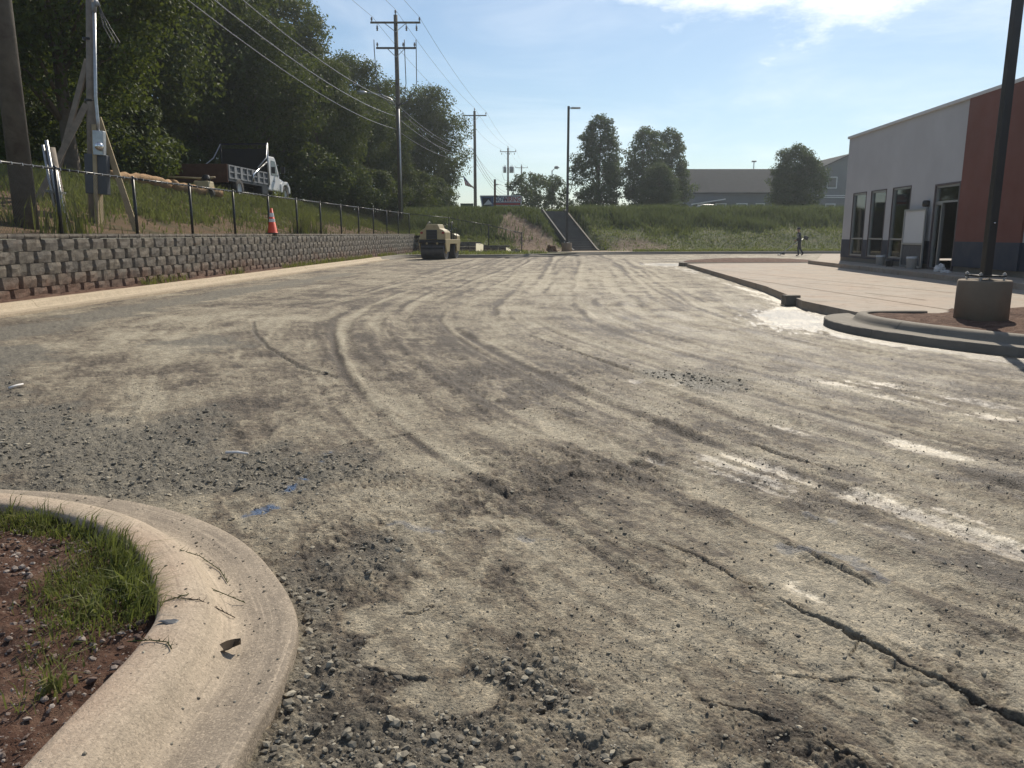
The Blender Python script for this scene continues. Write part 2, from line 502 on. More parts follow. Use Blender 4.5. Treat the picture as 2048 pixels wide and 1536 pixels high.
class MB:
    """collects shapes for one mesh"""

    def __init__(self):
        self.v = []; self.f = []

    def add(self, vs_, fs):
        n = len(self.v)
        self.v += [tuple(p) for p in vs_]
        self.f += [tuple(i + n for i in f) for f in fs]
        return self

    def box(self, c, s, rot=None, taper=1.0):
        hx, hy, hz = s[0] / 2, s[1] / 2, s[2] / 2
        p = [Vector((x * (taper if z > 0 else 1), y * (taper if z > 0 else 1), z)) for z in (-hz, hz) for y in (-hy, hy) for x in (-hx, hx)]
        if rot is not None:
            e = Euler(rot).to_matrix()
            p = [e @ q for q in p]
        c = Vector(c)
        return self.add([q + c for q in p], [(0, 2, 3, 1), (4, 5, 7, 6), (0, 1, 5, 4), (2, 6, 7, 3), (0, 4, 6, 2), (1, 3, 7, 5)])

    def tube(self, pts, r, n=8, cap=True):
        pts = [Vector(p) for p in pts]
        rs = r if isinstance(r, (list, tuple)) else [r] * len(pts)
        vs_, fs = [], []
        for i, p in enumerate(pts):
            a = pts[max(i - 1, 0)]; b = pts[min(i + 1, len(pts) - 1)]
            d = (b - a).normalized()
            ref = Vector((0, 0, 1)) if abs(d.z) < 0.9 else Vector((1, 0, 0))
            u = d.cross(ref).normalized(); w = d.cross(u)
            for k in range(n):
                t = 2 * math.pi * k / n
                vs_.append(p + (u * math.cos(t) + w * math.sin(t)) * rs[i])
        for i in range(len(pts) - 1):
            for k in range(n):
                k2 = (k + 1) % n
                fs.append((i * n + k, i * n + k2, (i + 1) * n + k2, (i + 1) * n + k))
        if cap:
            fs.append(tuple(range(n))); fs.append(tuple((len(pts) - 1) * n + k for k in reversed(range(n))))
        return self.add(vs_, fs)

    def lathe(self, prof, c=(0, 0, 0), n=24, axis='Z'):
        vs_, fs = [], []
        for (r, z) in prof:
            for k in range(n):
                t = 2 * math.pi * k / n
                q = (r * math.cos(t), r * math.sin(t), z)
                if axis == 'X':
                    q = (q[2], q[0], q[1])
                elif axis == 'Y':
                    q = (q[1], q[2], q[0])
                vs_.append((q[0] + c[0], q[1] + c[1], q[2] + c[2]))
        for i in range(len(prof) - 1):
            for k in range(n):
                k2 = (k + 1) % n
                fs.append((i * n + k, i * n + k2, (i + 1) * n + k2, (i + 1) * n + k))
        return self.add(vs_, fs)

    def prism(self, poly, axis, a, b):
        """polygon extruded along axis from a to b; poly in the two other axes (x,y order kept)"""
        n = len(poly); vs_ = []
        for t in (a, b):
            for (p, q) in poly:
                vs_.append({'X': (t, p, q), 'Y': (p, t, q), 'Z': (p, q, t)}[axis])
        fs = [tuple(range(n)), tuple(reversed(range(n, 2 * n)))] + [(i, (i + 1) % n, n + (i + 1) % n, n + i) for i in range(n)]
        return self.add(vs_, fs)

    def mesh(self, name, m=None, smooth=False):
        me = bpy.data.meshes.new(name)
        me.from_pydata(self.v, [], self.f)
        me.update()
        fix_normals(me)
        if m is not None:
            me.materials.append(m)
        if smooth:
            me.polygons.foreach_set('use_smooth', [True] * len(me.polygons))
        return me

    def build(self, name, m, parent=None, loc=None, smooth=False, bevel=0.0):
        o = link(name, self.mesh(name, m, smooth), parent, loc)
        if bevel:
            b = o.modifiers.new('bevel', 'BEVEL'); b.width = bevel; b.segments = 2; b.limit_method = 'ANGLE'
        return o


def fix_normals(me):
    import bmesh
    bm = bmesh.new(); bm.from_mesh(me)
    bmesh.ops.recalc_face_normals(bm, faces=bm.faces)
    bm.to_mesh(me); bm.free()


def link(name, data, parent=None, loc=None):
    o = bpy.data.objects.new(name, data)
    COL.objects.link(o)
    if parent is not None:
        o.parent = parent
    if loc is not None:
        o.location = loc
    return o


def tag(o, label=None, cat=None, group=None, kind=None):
    if label: o['label'] = label
    if cat: o['category'] = cat
    if group: o['group'] = group
    if kind: o['kind'] = kind
    return o


def thing(name, label, cat, loc=(0, 0, 0), rz=0.0, group=None):
    o = link(name, None, None, loc)
    o.rotation_euler = (0, 0, rz)
    o.empty_display_size = 0.2
    return tag(o, label, cat, group)


def struct(o):
    o['kind'] = 'structure'
    return o


def npmesh(name, verts, faces, m, attrs=None, smooth=True):
    """verts (N,3), faces (M,k) arrays"""
    me = bpy.data.meshes.new(name)
    verts = np.asarray(verts, np.float32); faces = np.asarray(faces, np.int32)
    k = faces.shape[1]
    me.vertices.add(len(verts)); me.vertices.foreach_set('co', verts.ravel())
    me.loops.add(faces.size); me.loops.foreach_set('vertex_index', faces.ravel())
    me.polygons.add(len(faces))
    me.polygons.foreach_set('loop_start', np.arange(0, faces.size, k, dtype=np.int32))
    me.polygons.foreach_set('loop_total', np.full(len(faces), k, np.int32))
    me.polygons.foreach_set('use_smooth', np.full(len(faces), smooth, bool))
    for nm, arr in (attrs or {}).items():
        a = me.attributes.new(nm, 'FLOAT', 'POINT')
        a.data.foreach_set('value', np.asarray(arr, np.float32))
    me.materials.append(m)
    me.update(calc_edges=True)
    return me


def grid_faces(nr, nc):
    i = np.arange(nr - 1)[:, None] * nc + np.arange(nc - 1)[None, :]
    return np.stack([i, i + 1, i + nc + 1, i + nc], -1).reshape(-1, 4)


def poly_dist(px, py, pts):
    """distance from points to a polyline, and the arc position"""
    best = np.full(np.shape(px), 1e9); arc = np.zeros(np.shape(px)); s0 = 0.0
    for (ax, ay), (bx, by) in zip(pts[:-1], pts[1:]):
        dx, dy = bx - ax, by - ay
        L2 = dx * dx + dy * dy + 1e-12
        t = np.clip(((px - ax) * dx + (py - ay) * dy) / L2, 0, 1)
        d = np.hypot(px - ax - t * dx, py - ay - t * dy)
        L = math.sqrt(L2)
        arc = np.where(d < best, s0 + t * L, arc); best = np.minimum(best, d); s0 += L
    return best, arc


def inside(px, py, poly):
    c = np.zeros(np.shape(px), bool)
    n = len(poly)
    for i in range(n):
        x1, y1 = poly[i]; x2, y2 = poly[(i + 1) % n]
        cond = (y1 > py) != (y2 > py)
        xi = (x2 - x1) * (py - y1) / ((y2 - y1) if abs(y2 - y1) > 1e-9 else 1e-9) + x1
        c ^= cond & (px < xi)
    return c


def smooth_path(pts, step):
    """Catmull-Rom through 2D points, resampled"""
    P_ = [Vector((p[0], p[1])) for p in pts]
    P_ = [P_[0] * 2 - P_[1]] + P_ + [P_[-1] * 2 - P_[-2]]
    out = []
    for i in range(1, len(P_) - 2):
        p0, p1, p2, p3 = P_[i - 1:i + 3]
        n = max(2, int((p2 - p1).length / step))
        for k in range(n):
            t = k / n
            out.append(0.5 * ((2 * p1) + (p2 - p0) * t + (2 * p0 - 5 * p1 + 4 * p2 - p3) * t * t + (3 * p1 - p0 - 3 * p2 + p3) * t ** 3))
    out.append(P_[-2])
    return [(p.x, p.y) for p in out]


def offset_path(path, off):
    a = np.array(path); t = np.gradient(a, axis=0)
    t /= np.linalg.norm(t, axis=1)[:, None] + 1e-12
    nrm = np.stack([-t[:, 1], t[:, 0]], 1)      # left of travel
    return a + nrm * off

# ================================================================== THE SETTING
# ---- kerb lines (road-side edge of the gutter; the raised side is left of travel)
K_NEAR = smooth_path([(-0.78, -0.6), (-0.74, 0.6), (-0.715, 1.74), (-0.708, 2.19), (-0.79, 2.58), (-1.09, 3.08), (-1.417, 3.42),
                      (-1.78, 3.66), (-2.22, 3.83), (-2.8, 3.94), (-4.2, 4.06), (-7.0, 4.12)], 0.02)
LEFT_A, LEFT_B = -9.51, 0.0683
K_MAIN = smooth_path([(LEFT_A + LEFT_B * y, y) for y in (-4, 4, 12, 20, 28, 36, 42)] +
                     [(-6.48, 44.6), (-6.0, 45.8), (-4.9, 46.2), (-3, 46.0), (0, 46.7), (2.5, 48.7), (4.6, 51.4), (8, 53.4), (14, 54.6), (25, 56.2), (48, 59)], 0.25)
K_RIGHT = smooth_path([(6.6, 12.75), (5.75, 12.75), (5.2, 12.5), (4.88, 11.9), (4.85, 10.95), (5.25, 9.75), (5.95, 8.7), (7.3, 7.6), (10, 6.7), (14, 6.2)], 0.06)
PAVE_EDGE = [(5.15, 11.6), (5.55, 14.6), (6.2, 18.8), (6.85, 26.0), (7.5, 33.2)]
BX0, BK = 11.62, 0.067                     # building wall line  X = BX0 + BK*Y


def far_kerb_y(X):
    a = np.array([p for p in K_MAIN if p[1] > 45.5])
    return np.interp(X, a[:, 0], a[:, 1])


# ---- the lot: rolled stone base with ruts, tracks, loose gravel and damp silt
def _g(Y):
    ys = np.linspace(0, 70, 1401)
    xs = np.interp(ys, [0, 1, 2, 2.8, 3.5, 4.87, 6, 7.6, 9, 11, 12.65, 15, 20, 25, 35, 60],
                   [4.0, 3.1, 2.3, 1.75, 1.35, 0.58, 0.08, -0.52, -1.0, -1.55, -1.86, -1.95, -1.6, -1.2, -0.4, 1.5])
    k = np.exp(-np.linspace(-2, 2, 21) ** 2); k /= k.sum()
    return np.interp(Y, ys, np.convolve(np.pad(xs, 10, 'edge'), k, 'valid'))


def gpts(px):
    return [tuple(at(x, y)[:2]) for x, y in px]


def ell(X, Y, x, y, rx, ry):
    c = at(x, y); a = at(x, y - ry); b = at(x, y + ry)
    wy = max(0.03, (a - b).length / 2); wx = rx * c.y / F
    ax = (a - b).normalized()
    dx, dy = X - c.x, Y - c.y
    l = (dx * ax.x + dy * ax.y) / wy; m_ = (dx * ax.y - dy * ax.x) / wx
    return np.sqrt(l * l + m_ * m_)


def soft_poly(X, Y, px, w, n):
    p = gpts(px)
    d, _ = poly_dist(X, Y, p + [p[0]])
    s = np.where(inside(X, Y, p), d, -d)
    return sstep(-w, w, s + n * w * 1.6)


_YT = np.linspace(0, 75, 6001)


def y_noise(Y, k, a, b_, octv, s):
    """noise that depends on Y alone, from a table"""
    return np.interp(Y, _YT, fbm(_YT * k + a, _YT * 0 + b_, octv, s))


def lot_fields(X, Y):
    rr = np.hypot(X, Y)
    q = X - _g(Y)
    n_big = fbm(X * 0.45, Y * 0.45, 4, 3)
    n_mid = fbm(X * 2.1, Y * 2.1, 4, 5)
    streak = fbm(q * 1.9 + 0.4 * n_big, Y * 0.16, 4, 11)
    streak2 = fbm(q * 6.5 + 0.5 * n_mid, Y * 0.55, 4, 23)
    fine = fbm(X * 22, Y * 22, 4, 31)
    streak3 = fbm(q * 15 + n_mid, Y * 1.6, 4, 29)
    blotch = fbm(X * 0.95, Y * 0.95, 5, 33)
    streak4 = fbm(q * 34 + 2 * n_mid, Y * 3.4, 3, 35)
    h = 0.012 * n_big + 0.007 * n_mid + 0.008 * streak + 0.005 * streak2 + 0.0035 * streak3
    dark = 0.42 + 0.20 * streak + 0.26 * streak2 + 0.26 * streak3 + 0.14 * streak4 + 0.20 * n_mid + 0.30 * blotch
    # crust of dried silt with ragged edges; where it has scuffed off the darker stone shows
    ragged = fbm(X * 2.3 + 0.35 * q, Y * 1.9, 7, 47, 0.66)
    fineR = fbm(X * 8.5, Y * 8.5, 5, 49, 0.66)
    crust = sstep(-0.10, 0.02, ragged + 0.30 * streak2 + 0.22 * streak3 + 0.10)
    flake = sstep(-0.02, 0.06, fineR + 0.25 * ragged + 0.10)
    # loose stone
    grv = np.zeros_like(X)
    for poly, w in (([(-300, 800), (120, 812), (300, 832), (420, 880), (560, 905), (640, 945), (560, 1010), (330, 1000), (0, 970), (-300, 960)], 0.35),
                    ([(-200, 700), (120, 690), (30, 745), (-10, 800), (-200, 800)], 0.25),
                    ([(-60, 668), (200, 622), (480, 575), (700, 545), (700, 551), (480, 590), (200, 645), (-60, 700)], 0.25),
                    ([(330, 690), (420, 668), (500, 692), (400, 706)], 0.25),
                    ([(430, 1010), (560, 1075), (640, 1180), (690, 1290), (660, 1420), (700, 1540), (420, 1600), (560, 1250), (540, 1120)], 0.10),
                    ([(520, 1480), (700, 1440), (1000, 1450), (1300, 1500), (1300, 1640), (520, 1640)], 0.14),
                    ([(600, 1120), (760, 1050), (860, 1080), (800, 1150), (660, 1170)], 0.10),
                    ([(640, 1240), (760, 1330), (640, 1420), (600, 1330)], 0.09),
                    ([(980, 1330), (1120, 1320), (1200, 1420), (1060, 1430)], 0.08),
                    ([(1290, 745), (1440, 738), (1500, 770), (1380, 785)], 0.2)):
        grv = np.maximum(grv, (0.6 if poly[0][0] > 400 and poly[0][1] > 900 else 1.0) * soft_poly(X, Y, poly, w * 1.3, n_mid + 0.5 * fbm(X * 7, Y * 7, 3, 143)))
    smooth = np.zeros_like(X)
    for e in ((860, 1280, 95, 70), (900, 1390, 120, 36), (760, 1235, 70, 26), (770, 1300, 40, 30), (870, 1190, 60, 25), (880, 880, 200, 40), (860, 930, 150, 30)):
        smooth = np.maximum(smooth, sstep(1.25, 0.75, ell(X, Y, *e) + 0.55 * n_mid + 0.55 * ragged))
    rough_zone = np.zeros_like(X)
    for e, a in (((1130, 960, 190, 70), 0.28), ((760, 1380, 260, 190), 0.8), ((1130, 1480, 260, 80), 0.8), ((700, 1120, 120, 90), 0.9), ((720, 1230, 110, 60), 0.7),
                 ((1080, 1360, 130, 80), 0.7), ((1560, 1480, 200, 70), 0.7), ((1940, 1430, 160, 60), 0.55), ((1120, 825, 60, 14), 0.8), ((1000, 790, 150, 40), 0.4)):
        rough_zone = np.maximum(rough_zone, a * sstep(1.35, 0.5, ell(X, Y, *e) + 0.5 * n_mid))
    crumb = np.clip(rough_zone + 0.60 * sstep(0.0, 0.35, fbm(X * 1.3, Y * 1.3, 5, 41)) + 0.12 * sstep(0.6, -1.2, X), 0, 1) * (1 - smooth)
    # damp, settled silt
    wet = np.zeros_like(X)
    sn = 0.55 * fbm(q * 3.3, Y * 0.6, 5, 53) + 0.75 * fbm(q * 11, Y * 1.1, 4, 55)
    sf = fbm(X * 9, Y * 9, 4, 57)
    for e, a in (((1600, 632, 85, 24), 1.35), ((1680, 652, 70, 12), 1.1), ((1340, 529, 60, 3.2), 1.1), ((1480, 942, 150, 46), 0.70), ((1560, 975, 120, 34), 0.58), ((1730, 1000, 100, 24), 0.66),
                 ((1860, 1050, 200, 50), 0.58), ((2010, 1100, 160, 50), 0.62), ((1275, 762, 24, 6), 0.9), ((1345, 766, 30, 5), 0.8), ((1900, 805, 170, 16), 0.62), ((1730, 770, 120, 10), 0.7),
                 ((1480, 770, 90, 9), 0.65), ((1850, 900, 170, 18), 0.60), ((1990, 835, 90, 9), 0.8), ((1290, 925, 60, 16), 0.5), ((1650, 1180, 130, 60), 0.28), ((1400, 1120, 120, 50), 0.28), ((1200, 1130, 100, 40), 0.2),
                 ((1880, 1290, 140, 50), 0.2), ((1560, 860, 120, 14), 0.5)):
        wet = np.maximum(wet, a * sstep(1.3, 0.45, ell(X, Y, *e) + 0.3 * sn))
    p_strip = gpts([(1640, 646), (1700, 671), (1850, 697), (2000, 716), (2120, 735)])
    d, _ = poly_dist(X, Y, p_strip)
    wet = np.maximum(wet, 1.25 * sstep(0.34, 0.08, d + 0.10 * sf))
    pool = sstep(0.30, 0.16, d + 0.14 * sf)
    for e in ((1595, 634, 74, 20), (1670, 650, 60, 10), (1345, 529, 52, 2.6)):
        pool = np.maximum(pool, sstep(1.1, 0.75, ell(X, Y, *e) + 1.0 * sf + 0.35 * sn + 0.5 * fine))
    p_edge = gpts([(1700, 648), (1570, 606), (1490, 575), (1420, 553), (1370, 538), (1300, 530)])
    d, _ = poly_dist(X, Y, p_edge)
    wet = np.maximum(wet, 0.62 * sstep(0.8, 0.15, d + 0.5 * sn))
    wet = np.clip(sstep(0.30, 0.95, wet + 0.75 * sn + 0.22 * sf + 0.15 * fine), 0, 1)
    wet = np.maximum(wet, pool)
    damp = sstep(-1.0, 4.0, X + 0.08 * Y) * sstep(26, 9, Y) * np.clip(0.5 + 0.9 * sn, 0, 1)
    # wheel tracks: shallow dishes with a raised lip
    for q0, w, dep in ((0.0, 0.20, 0.012), (-0.42, 0.16, 0.009), (-0.95, 0.18, 0.010), (1.76, 0.10, 0.012), (2.3, 0.2, 0.008), (3.4, 0.22, 0.010), (4.3, 0.2, 0.009), (-1.8, 0.2, 0.007), (5.3, 0.2, 0.008), (0.7, 0.15, 0.006)):
        dq = np.abs(q - q0 + 0.10 * y_noise(Y, 0.4, 9 * q0, 3.1, 2, 71))
        gate = np.clip(0.55 + 1.2 * y_noise(Y, 0.22, 5 * q0, q0, 2, 73), 0, 1) * sstep(2.2, 3.6, rr)
        h -= dep * gate * sstep(w, w * 0.55, dq)
        h += 0.55 * dep * gate * np.exp(-((dq - w * 1.1) / (0.035 + 0.002 * rr)) ** 2)
        brk = np.clip(0.55 + 0.9 * n_mid + 0.6 * streak3, 0, 1)
        dark += gate * brk * (0.30 * np.exp(-((dq - w * 1.25) / 0.09) ** 2) - 0.22 * sstep(w, w * 0.4, dq))
    # narrow tread lines and scrape marks that run on along the sweep of the traffic
    rl = np.random.RandomState(19)
    for k in range(26):
        q0 = rl.uniform(-2.6, 6.5); w = rl.uniform(0.015, 0.045); ph = rl.uniform(0, 50)
        tilt = rl.uniform(-0.02, 0.02)
        dq = q - q0 - tilt * Y - 0.16 * y_noise(Y, 0.16, ph, ph, 2, 75)
        gate = sstep(-0.1, 0.25, y_noise(Y, 0.13, ph, 2 * ph, 3, 77)) * sstep(1.5, 2.6, rr)
        ww = w + 0.0016 * rr
        ln = np.exp(-(dq / ww) ** 2)
        h += gate * (-0.010 * ln + 0.007 * np.exp(-((dq - 2.0 * ww) / ww) ** 2))
        dark += gate * (0.42 * ln - 0.22 * np.exp(-((dq - 2.2 * ww) / (1.3 * ww)) ** 2))
    # cracks and ridges
    for px, w, dep, lift in (([(1545, 1195), (1590, 1222), (1640, 1245), (1720, 1282), (1800, 1330), (1850, 1360), (1900, 1385), (1960, 1412), (2048, 1455), (2250, 1560)], 0.016, 0.034, 0.012),
                             ([(1490, 888), (1560, 915), (1640, 938), (1700, 952)], 0.020, 0.022, 0.008),
                             ([(1050, 668), (1120, 695), (1200, 722), (1280, 748)], 0.03, 0.03, 0.012),
                             ([(1310, 1082), (1350, 1098), (1400, 1122), (1470, 1160), (1545, 1195)], 0.007, 0.010, 0.004),
                             ([(1480, 1342), (1560, 1350), (1650, 1362), (1760, 1366), (1870, 1383)], 0.005, 0.008, 0.003),
                             ([(1560, 1085), (1640, 1120), (1760, 1180)], 0.010, 0.010, 0.006),
                             ([(690, 890), (760, 880), (830, 867)], 0.020, 0.012, 0.010),
                             ([(680, 1320), (740, 1345), (800, 1355), (860, 1362)], 0.008, 0.010, 0.004),
                             ([(740, 1285), (700, 1305), (690, 1320)], 0.010, 0.014, 0.006),
                             ([(800, 1225), (830, 1230), (870, 1215)], 0.008, 0.012, 0.004),
                             ([(505, 640), (510, 668), (540, 700), (600, 735), (700, 762)], 0.03, 0.016, 0.008),
                             ([(1720, 1282), (1700, 1310), (1730, 1345)], 0.004, 0.007, 0.003),
                             ([(1380, 1395), (1500, 1430), (1570, 1455), (1640, 1500), (1760, 1560)], 0.006, 0.010, 0.004)):
        p = gpts(px)
        pa = np.array(p)
        sel = (X > pa[:, 0].min() - 0.35) & (X < pa[:, 0].max() + 0.35) & (Y > pa[:, 1].min() - 0.35) & (Y < pa[:, 1].max() + 0.35)
        if not sel.any():
            continue
        Xs, Ys_ = X[sel], Y[sel]
        xn = Xs + 0.012 * fbm(Xs * 14, Ys_ * 14, 3, 81); yn = Ys_ + 0.012 * fbm(Xs * 14, Ys_ * 14, 3, 83)
        d, arc = poly_dist(xn, yn, p)
        tot = sum(math.dist(a, b) for a, b in zip(p[:-1], p[1:]))
        fade = sstep(0, 0.08, arc / tot) * sstep(1, 0.92, arc / tot)
        ww = w * (0.55 + 0.9 * np.clip(fbm(arc * 9, arc * 0, 3, 87) + 0.4, 0, 1))
        h[sel] += -dep * fade * sstep(ww, ww * 0.4, d) + lift * fade * np.exp(-((d - ww * 1.8) / (ww * 1.3)) ** 2)
        dark[sel] += 0.35 * fade * sstep(ww * 1.5, ww * 0.5, d)
        grv[sel] = np.where(d < ww * 1.2, np.maximum(grv[sel], 0.5 * fade), grv[sel])
    # tyre tread prints
    for px in ([(640, 962), (760, 970), (880, 988), (1010, 1022)], [(650, 948), (770, 953), (900, 966), (1020, 990)], [(420, 955), (560, 950), (700, 955)]):
        p = gpts(px)
        d, arc = poly_dist(X, Y, p)
        lug = (np.sin(arc * 2 * math.pi / 0.055 + 2.5 * np.floor(d / 0.028)) > 0.1) * (np.mod(d, 0.028) < 0.019) * (d < 0.075)
        h -= 0.009 * lug * np.clip(0.4 + 1.3 * fbm(arc * 2.2, arc * 0, 2, 91), 0, 1)
        dark += 0.25 * lug
    # stones set in the surface
    near = sstep(13, 5, rr)
    pb = pebbles(X / 0.020, Y / 0.020, 101, 0.75) * 0.020
    pb2 = pebbles(X / 0.040, Y / 0.040, 107, 0.45) * 0.040
    pb3 = pebbles(X / 0.011, Y / 0.011, 113, 0.8) * 0.011
    f13 = fbm(X * 11, Y * 11, 5, 127, 0.58)
    ridge = 1 - np.abs(fbm(X * 7.5, Y * 7.5, 4, 137)) * 2.2
    h += grv * (0.60 * np.maximum(pb, pb2 * 0.7) + 0.012 * f13 - 0.005)
    h += crumb * (1 - 0.6 * grv) * near * (0.62 * np.maximum(pb, 0.8 * pb2) * sstep(0.0, 0.45, n_mid + 0.6 * fine) + 0.024 * np.clip(f13, -0.5, 0.6) + 0.005 * ridge)
    h += (1 - 0.85 * smooth) * near * (0.34 * pb3 + 0.0035 * fine + 0.006 * f13) * (1 - 0.6 * wet)
    pat = (1 - grv) * (1 - smooth)
    h += pat * (0.0065 * crust * (0.4 + 0.6 * near) + 0.0075 * flake * near * (0.18 + 0.82 * crumb)) * (1 - 0.6 * wet)
    farf = 0.50 + 0.50 * sstep(14, 5, rr)
    dark += farf * pat * (0.24 - 0.36 * crust - 0.20 * flake * (0.5 + 0.5 * crumb)) + 0.12
    dark += 0.30 * crumb * sstep(0.1, -0.35, f13) + 0.16 * fine
    h -= 0.007 * wet
    h = h * (1 - 0.92 * pool) - 0.004 * pool
    dark += 0.22 * crumb - 0.20 * smooth + 0.22 * (sstep(0.25, 0.6, fbm(X * 3.2, Y * 3.2, 5, 131)))
    for e, a in (((1130, 950, 200, 60), 0.22), ((950, 720, 260, 50), 0.28), ((1150, 1000, 160, 40), 0.2), ((1000, 760, 200, 30), 0.3), ((700, 700, 100, 30), 0.2), ((900, 930, 160, 40), -0.25), ((1600, 1190, 90, 60), -0.5), ((1750, 1250, 120, 50), -0.4),
                 ((250, 690, 200, 18), -0.35), ((400, 640, 260, 25), -0.3), ((1200, 560, 300, 25), -0.3), ((1000, 600, 60, 60), -0.2)):
        dark += a * sstep(1.3, 0.2, ell(X, Y, *e) + 0.5 * n_mid)
    blue = np.zeros_like(X)
    for px, w in (([(668, 900), (640, 925)], 0.045), ([(606, 958), (572, 982)], 0.05), ([(540, 1016), (505, 1032)], 0.045), ([(790, 1050), (870, 1062)], 0.03), ([(1040, 1080), (1110, 1086)], 0.025), ([(1570, 1100), (1700, 1110), (1760, 1160)], 0.05), ([(1600, 1030), (1660, 1048)], 0.03)):
        d, _ = poly_dist(X, Y, gpts(px))
        amp = 0.75 if w > 0.04 and px[0][0] < 1000 else 0.22
        blue = np.maximum(blue, amp * sstep(w * 0.8, w * 0.2, d + 0.05 * fine + 0.03 * n_mid))
    # sink away under kerbs and slabs
    return h, np.clip(dark, 0, 1), np.clip(grv, 0, 1), wet, blue, np.clip(damp, 0, 1), pool


def lot_material():
    m, nt, b = newmat('rolled_stone_base')
    co = coords(nt, 'Object')
    A = {}
    for k in ('dark', 'grv', 'wet', 'blue', 'damp', 'pool'):
        a = nt.nodes.new('ShaderNodeAttribute'); a.attribute_name = k
        A[k] = a.outputs['Fac']
    n_f = noise(nt, co, 38, 6, 0.68)
    n_g = noise(nt, co, 120, 4, 0.65)
    n_m = noise(nt, co, 7, 7, 0.66, 0.3)
    d0 = nd(nt, 'ShaderNodeMath', operation='ADD')
    nt.links.new(A['dark'], d0.inputs[0]); nt.links.new(mapr(nt, n_f, 0.3, 0.7, -0.20, 0.20), d0.inputs[1])
    d1 = nd(nt, 'ShaderNodeMath', operation='ADD')
    nt.links.new(d0.outputs[0], d1.inputs[0]); nt.links.new(mapr(nt, noise(nt, co, 11, 9, 0.78, 0.2), 0.32, 0.68, -0.22, 0.22), d1.inputs[1])
    c = ramp(nt, d1.outputs[0], [(0.05, (0.420, 0.368, 0.275)), (0.40, (0.305, 0.262, 0.190)), (0.72, (0.172, 0.138, 0.098)), (1.0, (0.070, 0.054, 0.040))])
    gcol = ramp(nt, noise(nt, co, 45, 5, 0.7), [(0.3, (0.108, 0.100, 0.082)), (0.55, (0.188, 0.172, 0.138)), (0.75, (0.31, 0.28, 0.22))])
    c = mixc(nt, mapr(nt, A['grv'], 0.1, 0.9, 0, 0.85), c, gcol)
    c = mixc(nt, mapr(nt, n_g, 0.60, 0.72, 0, 0.5), c, (0.40, 0.38, 0.31))
    c = mixc(nt, mapr(nt, noise(nt, co, 85, 3, 0.6), 0.60, 0.70, 0, 0.55), c, (0.06, 0.055, 0.045))
    vo = nd(nt, 'ShaderNodeTexVoronoi', Scale=95.0); nt.links.new(co, vo.inputs['Vector'])
    vs_ = nt.nodes.new('ShaderNodeSeparateColor'); nt.links.new(vo.outputs['Color'], vs_.inputs[0])
    c = mixc(nt, 0.55, c, ramp(nt, vs_.outputs[0], [(0.0, (0.45, 0.45, 0.46)), (0.5, (0.95, 0.95, 0.93)), (1.0, (1.55, 1.5, 1.42))]), 'MULTIPLY')
    vo2 = nd(nt, 'ShaderNodeTexVoronoi', Scale=30.0); nt.links.new(co, vo2.inputs['Vector'])
    vs2 = nt.nodes.new('ShaderNodeSeparateColor'); nt.links.new(vo2.outputs['Color'], vs2.inputs[0])
    c = mixc(nt, 0.5, c, ramp(nt, vs2.outputs[0], [(0.0, (0.55, 0.55, 0.56)), (0.5, (1.0, 1.0, 0.98)), (1.0, (1.4, 1.36, 1.3))]), 'MULTIPLY')
    wadd = nd(nt, 'ShaderNodeMath', operation='ADD'); nt.links.new(A['wet'], wadd.inputs[0])
    nt.links.new(mapr(nt, noise(nt, co, 18, 9, 0.8, 0.3), 0.32, 0.68, -0.6, 0.5), wadd.inputs[1])
    A['wet'] = mapr(nt, wadd.outputs[0], 0.30, 0.80)
    wmx = nd(nt, 'ShaderNodeMath', operation='MAXIMUM'); nt.links.new(A['wet'], wmx.inputs[0]); nt.links.new(A['pool'], wmx.inputs[1]); A['wet'] = wmx.outputs[0]
    bl = mixc(nt, A['blue'], c, (0.05, 0.13, 0.28))
    c = mixc(nt, mapr(nt, A['pool'], 0, 1, 0.0, 0.7), bl, mixc(nt, 1.0, bl, (0.5, 0.47, 0.43), 'MULTIPLY'))
    nt.links.new(c, b.inputs['Base Color'])
    r0 = mapr(nt, A['damp'], 0, 1, 0.80, 0.54)
    mx = nd(nt, 'ShaderNodeMix'); mx.data_type = 'FLOAT'
    nt.links.new(A['wet'], mx.inputs['Factor']); nt.links.new(r0, mx.inputs['A'])
    nt.links.new(mapr(nt, n_f, 0.3, 0.7, 0.42, 0.62), mx.inputs['B'])
    mp_ = nd(nt, 'ShaderNodeMix'); mp_.data_type = 'FLOAT'
    nt.links.new(A['pool'], mp_.inputs['Factor']); nt.links.new(mx.outputs['Result'], mp_.inputs['A']); mp_.inputs['B'].default_value = 0.36
    nt.links.new(mp_.outputs['Result'], b.inputs['Roughness'])
    b.inputs['Specular IOR Level'].default_value = 0.5
    bs = nd(nt, 'ShaderNodeBump', Distance=0.018)
    nt.links.new(mapr(nt, A['wet'], 0, 1, 0.8, 0.25), bs.inputs['Strength'])
    vh = nd(nt, 'ShaderNodeMath', operation='SUBTRACT'); vh.inputs[0].default_value = 1.0
    nt.links.new(vo.outputs['Distance'], vh.inputs[1])
    vm = nd(nt, 'ShaderNodeMath', operation='MULTIPLY_ADD'); nt.links.new(vh.outputs[0], vm.inputs[0]); vm.inputs[1].default_value = 0.45
    nt.links.new(noise(nt, co, 42, 8, 0.78), vm.inputs[2])
    nt.links.new(vm.outputs[0], bs.inputs['Height'])
    b2 = nd(nt, 'ShaderNodeBump', Distance=0.07)
    nt.links.new(mapr(nt, A['wet'], 0, 1, 0.55, 0.08), b2.inputs['Strength'])
    nt.links.new(noise(nt, co, 7.5, 9, 0.74, 0.2), b2.inputs['Height'])
    nt.links.new(b2.outputs['Normal'], bs.inputs['Normal'])
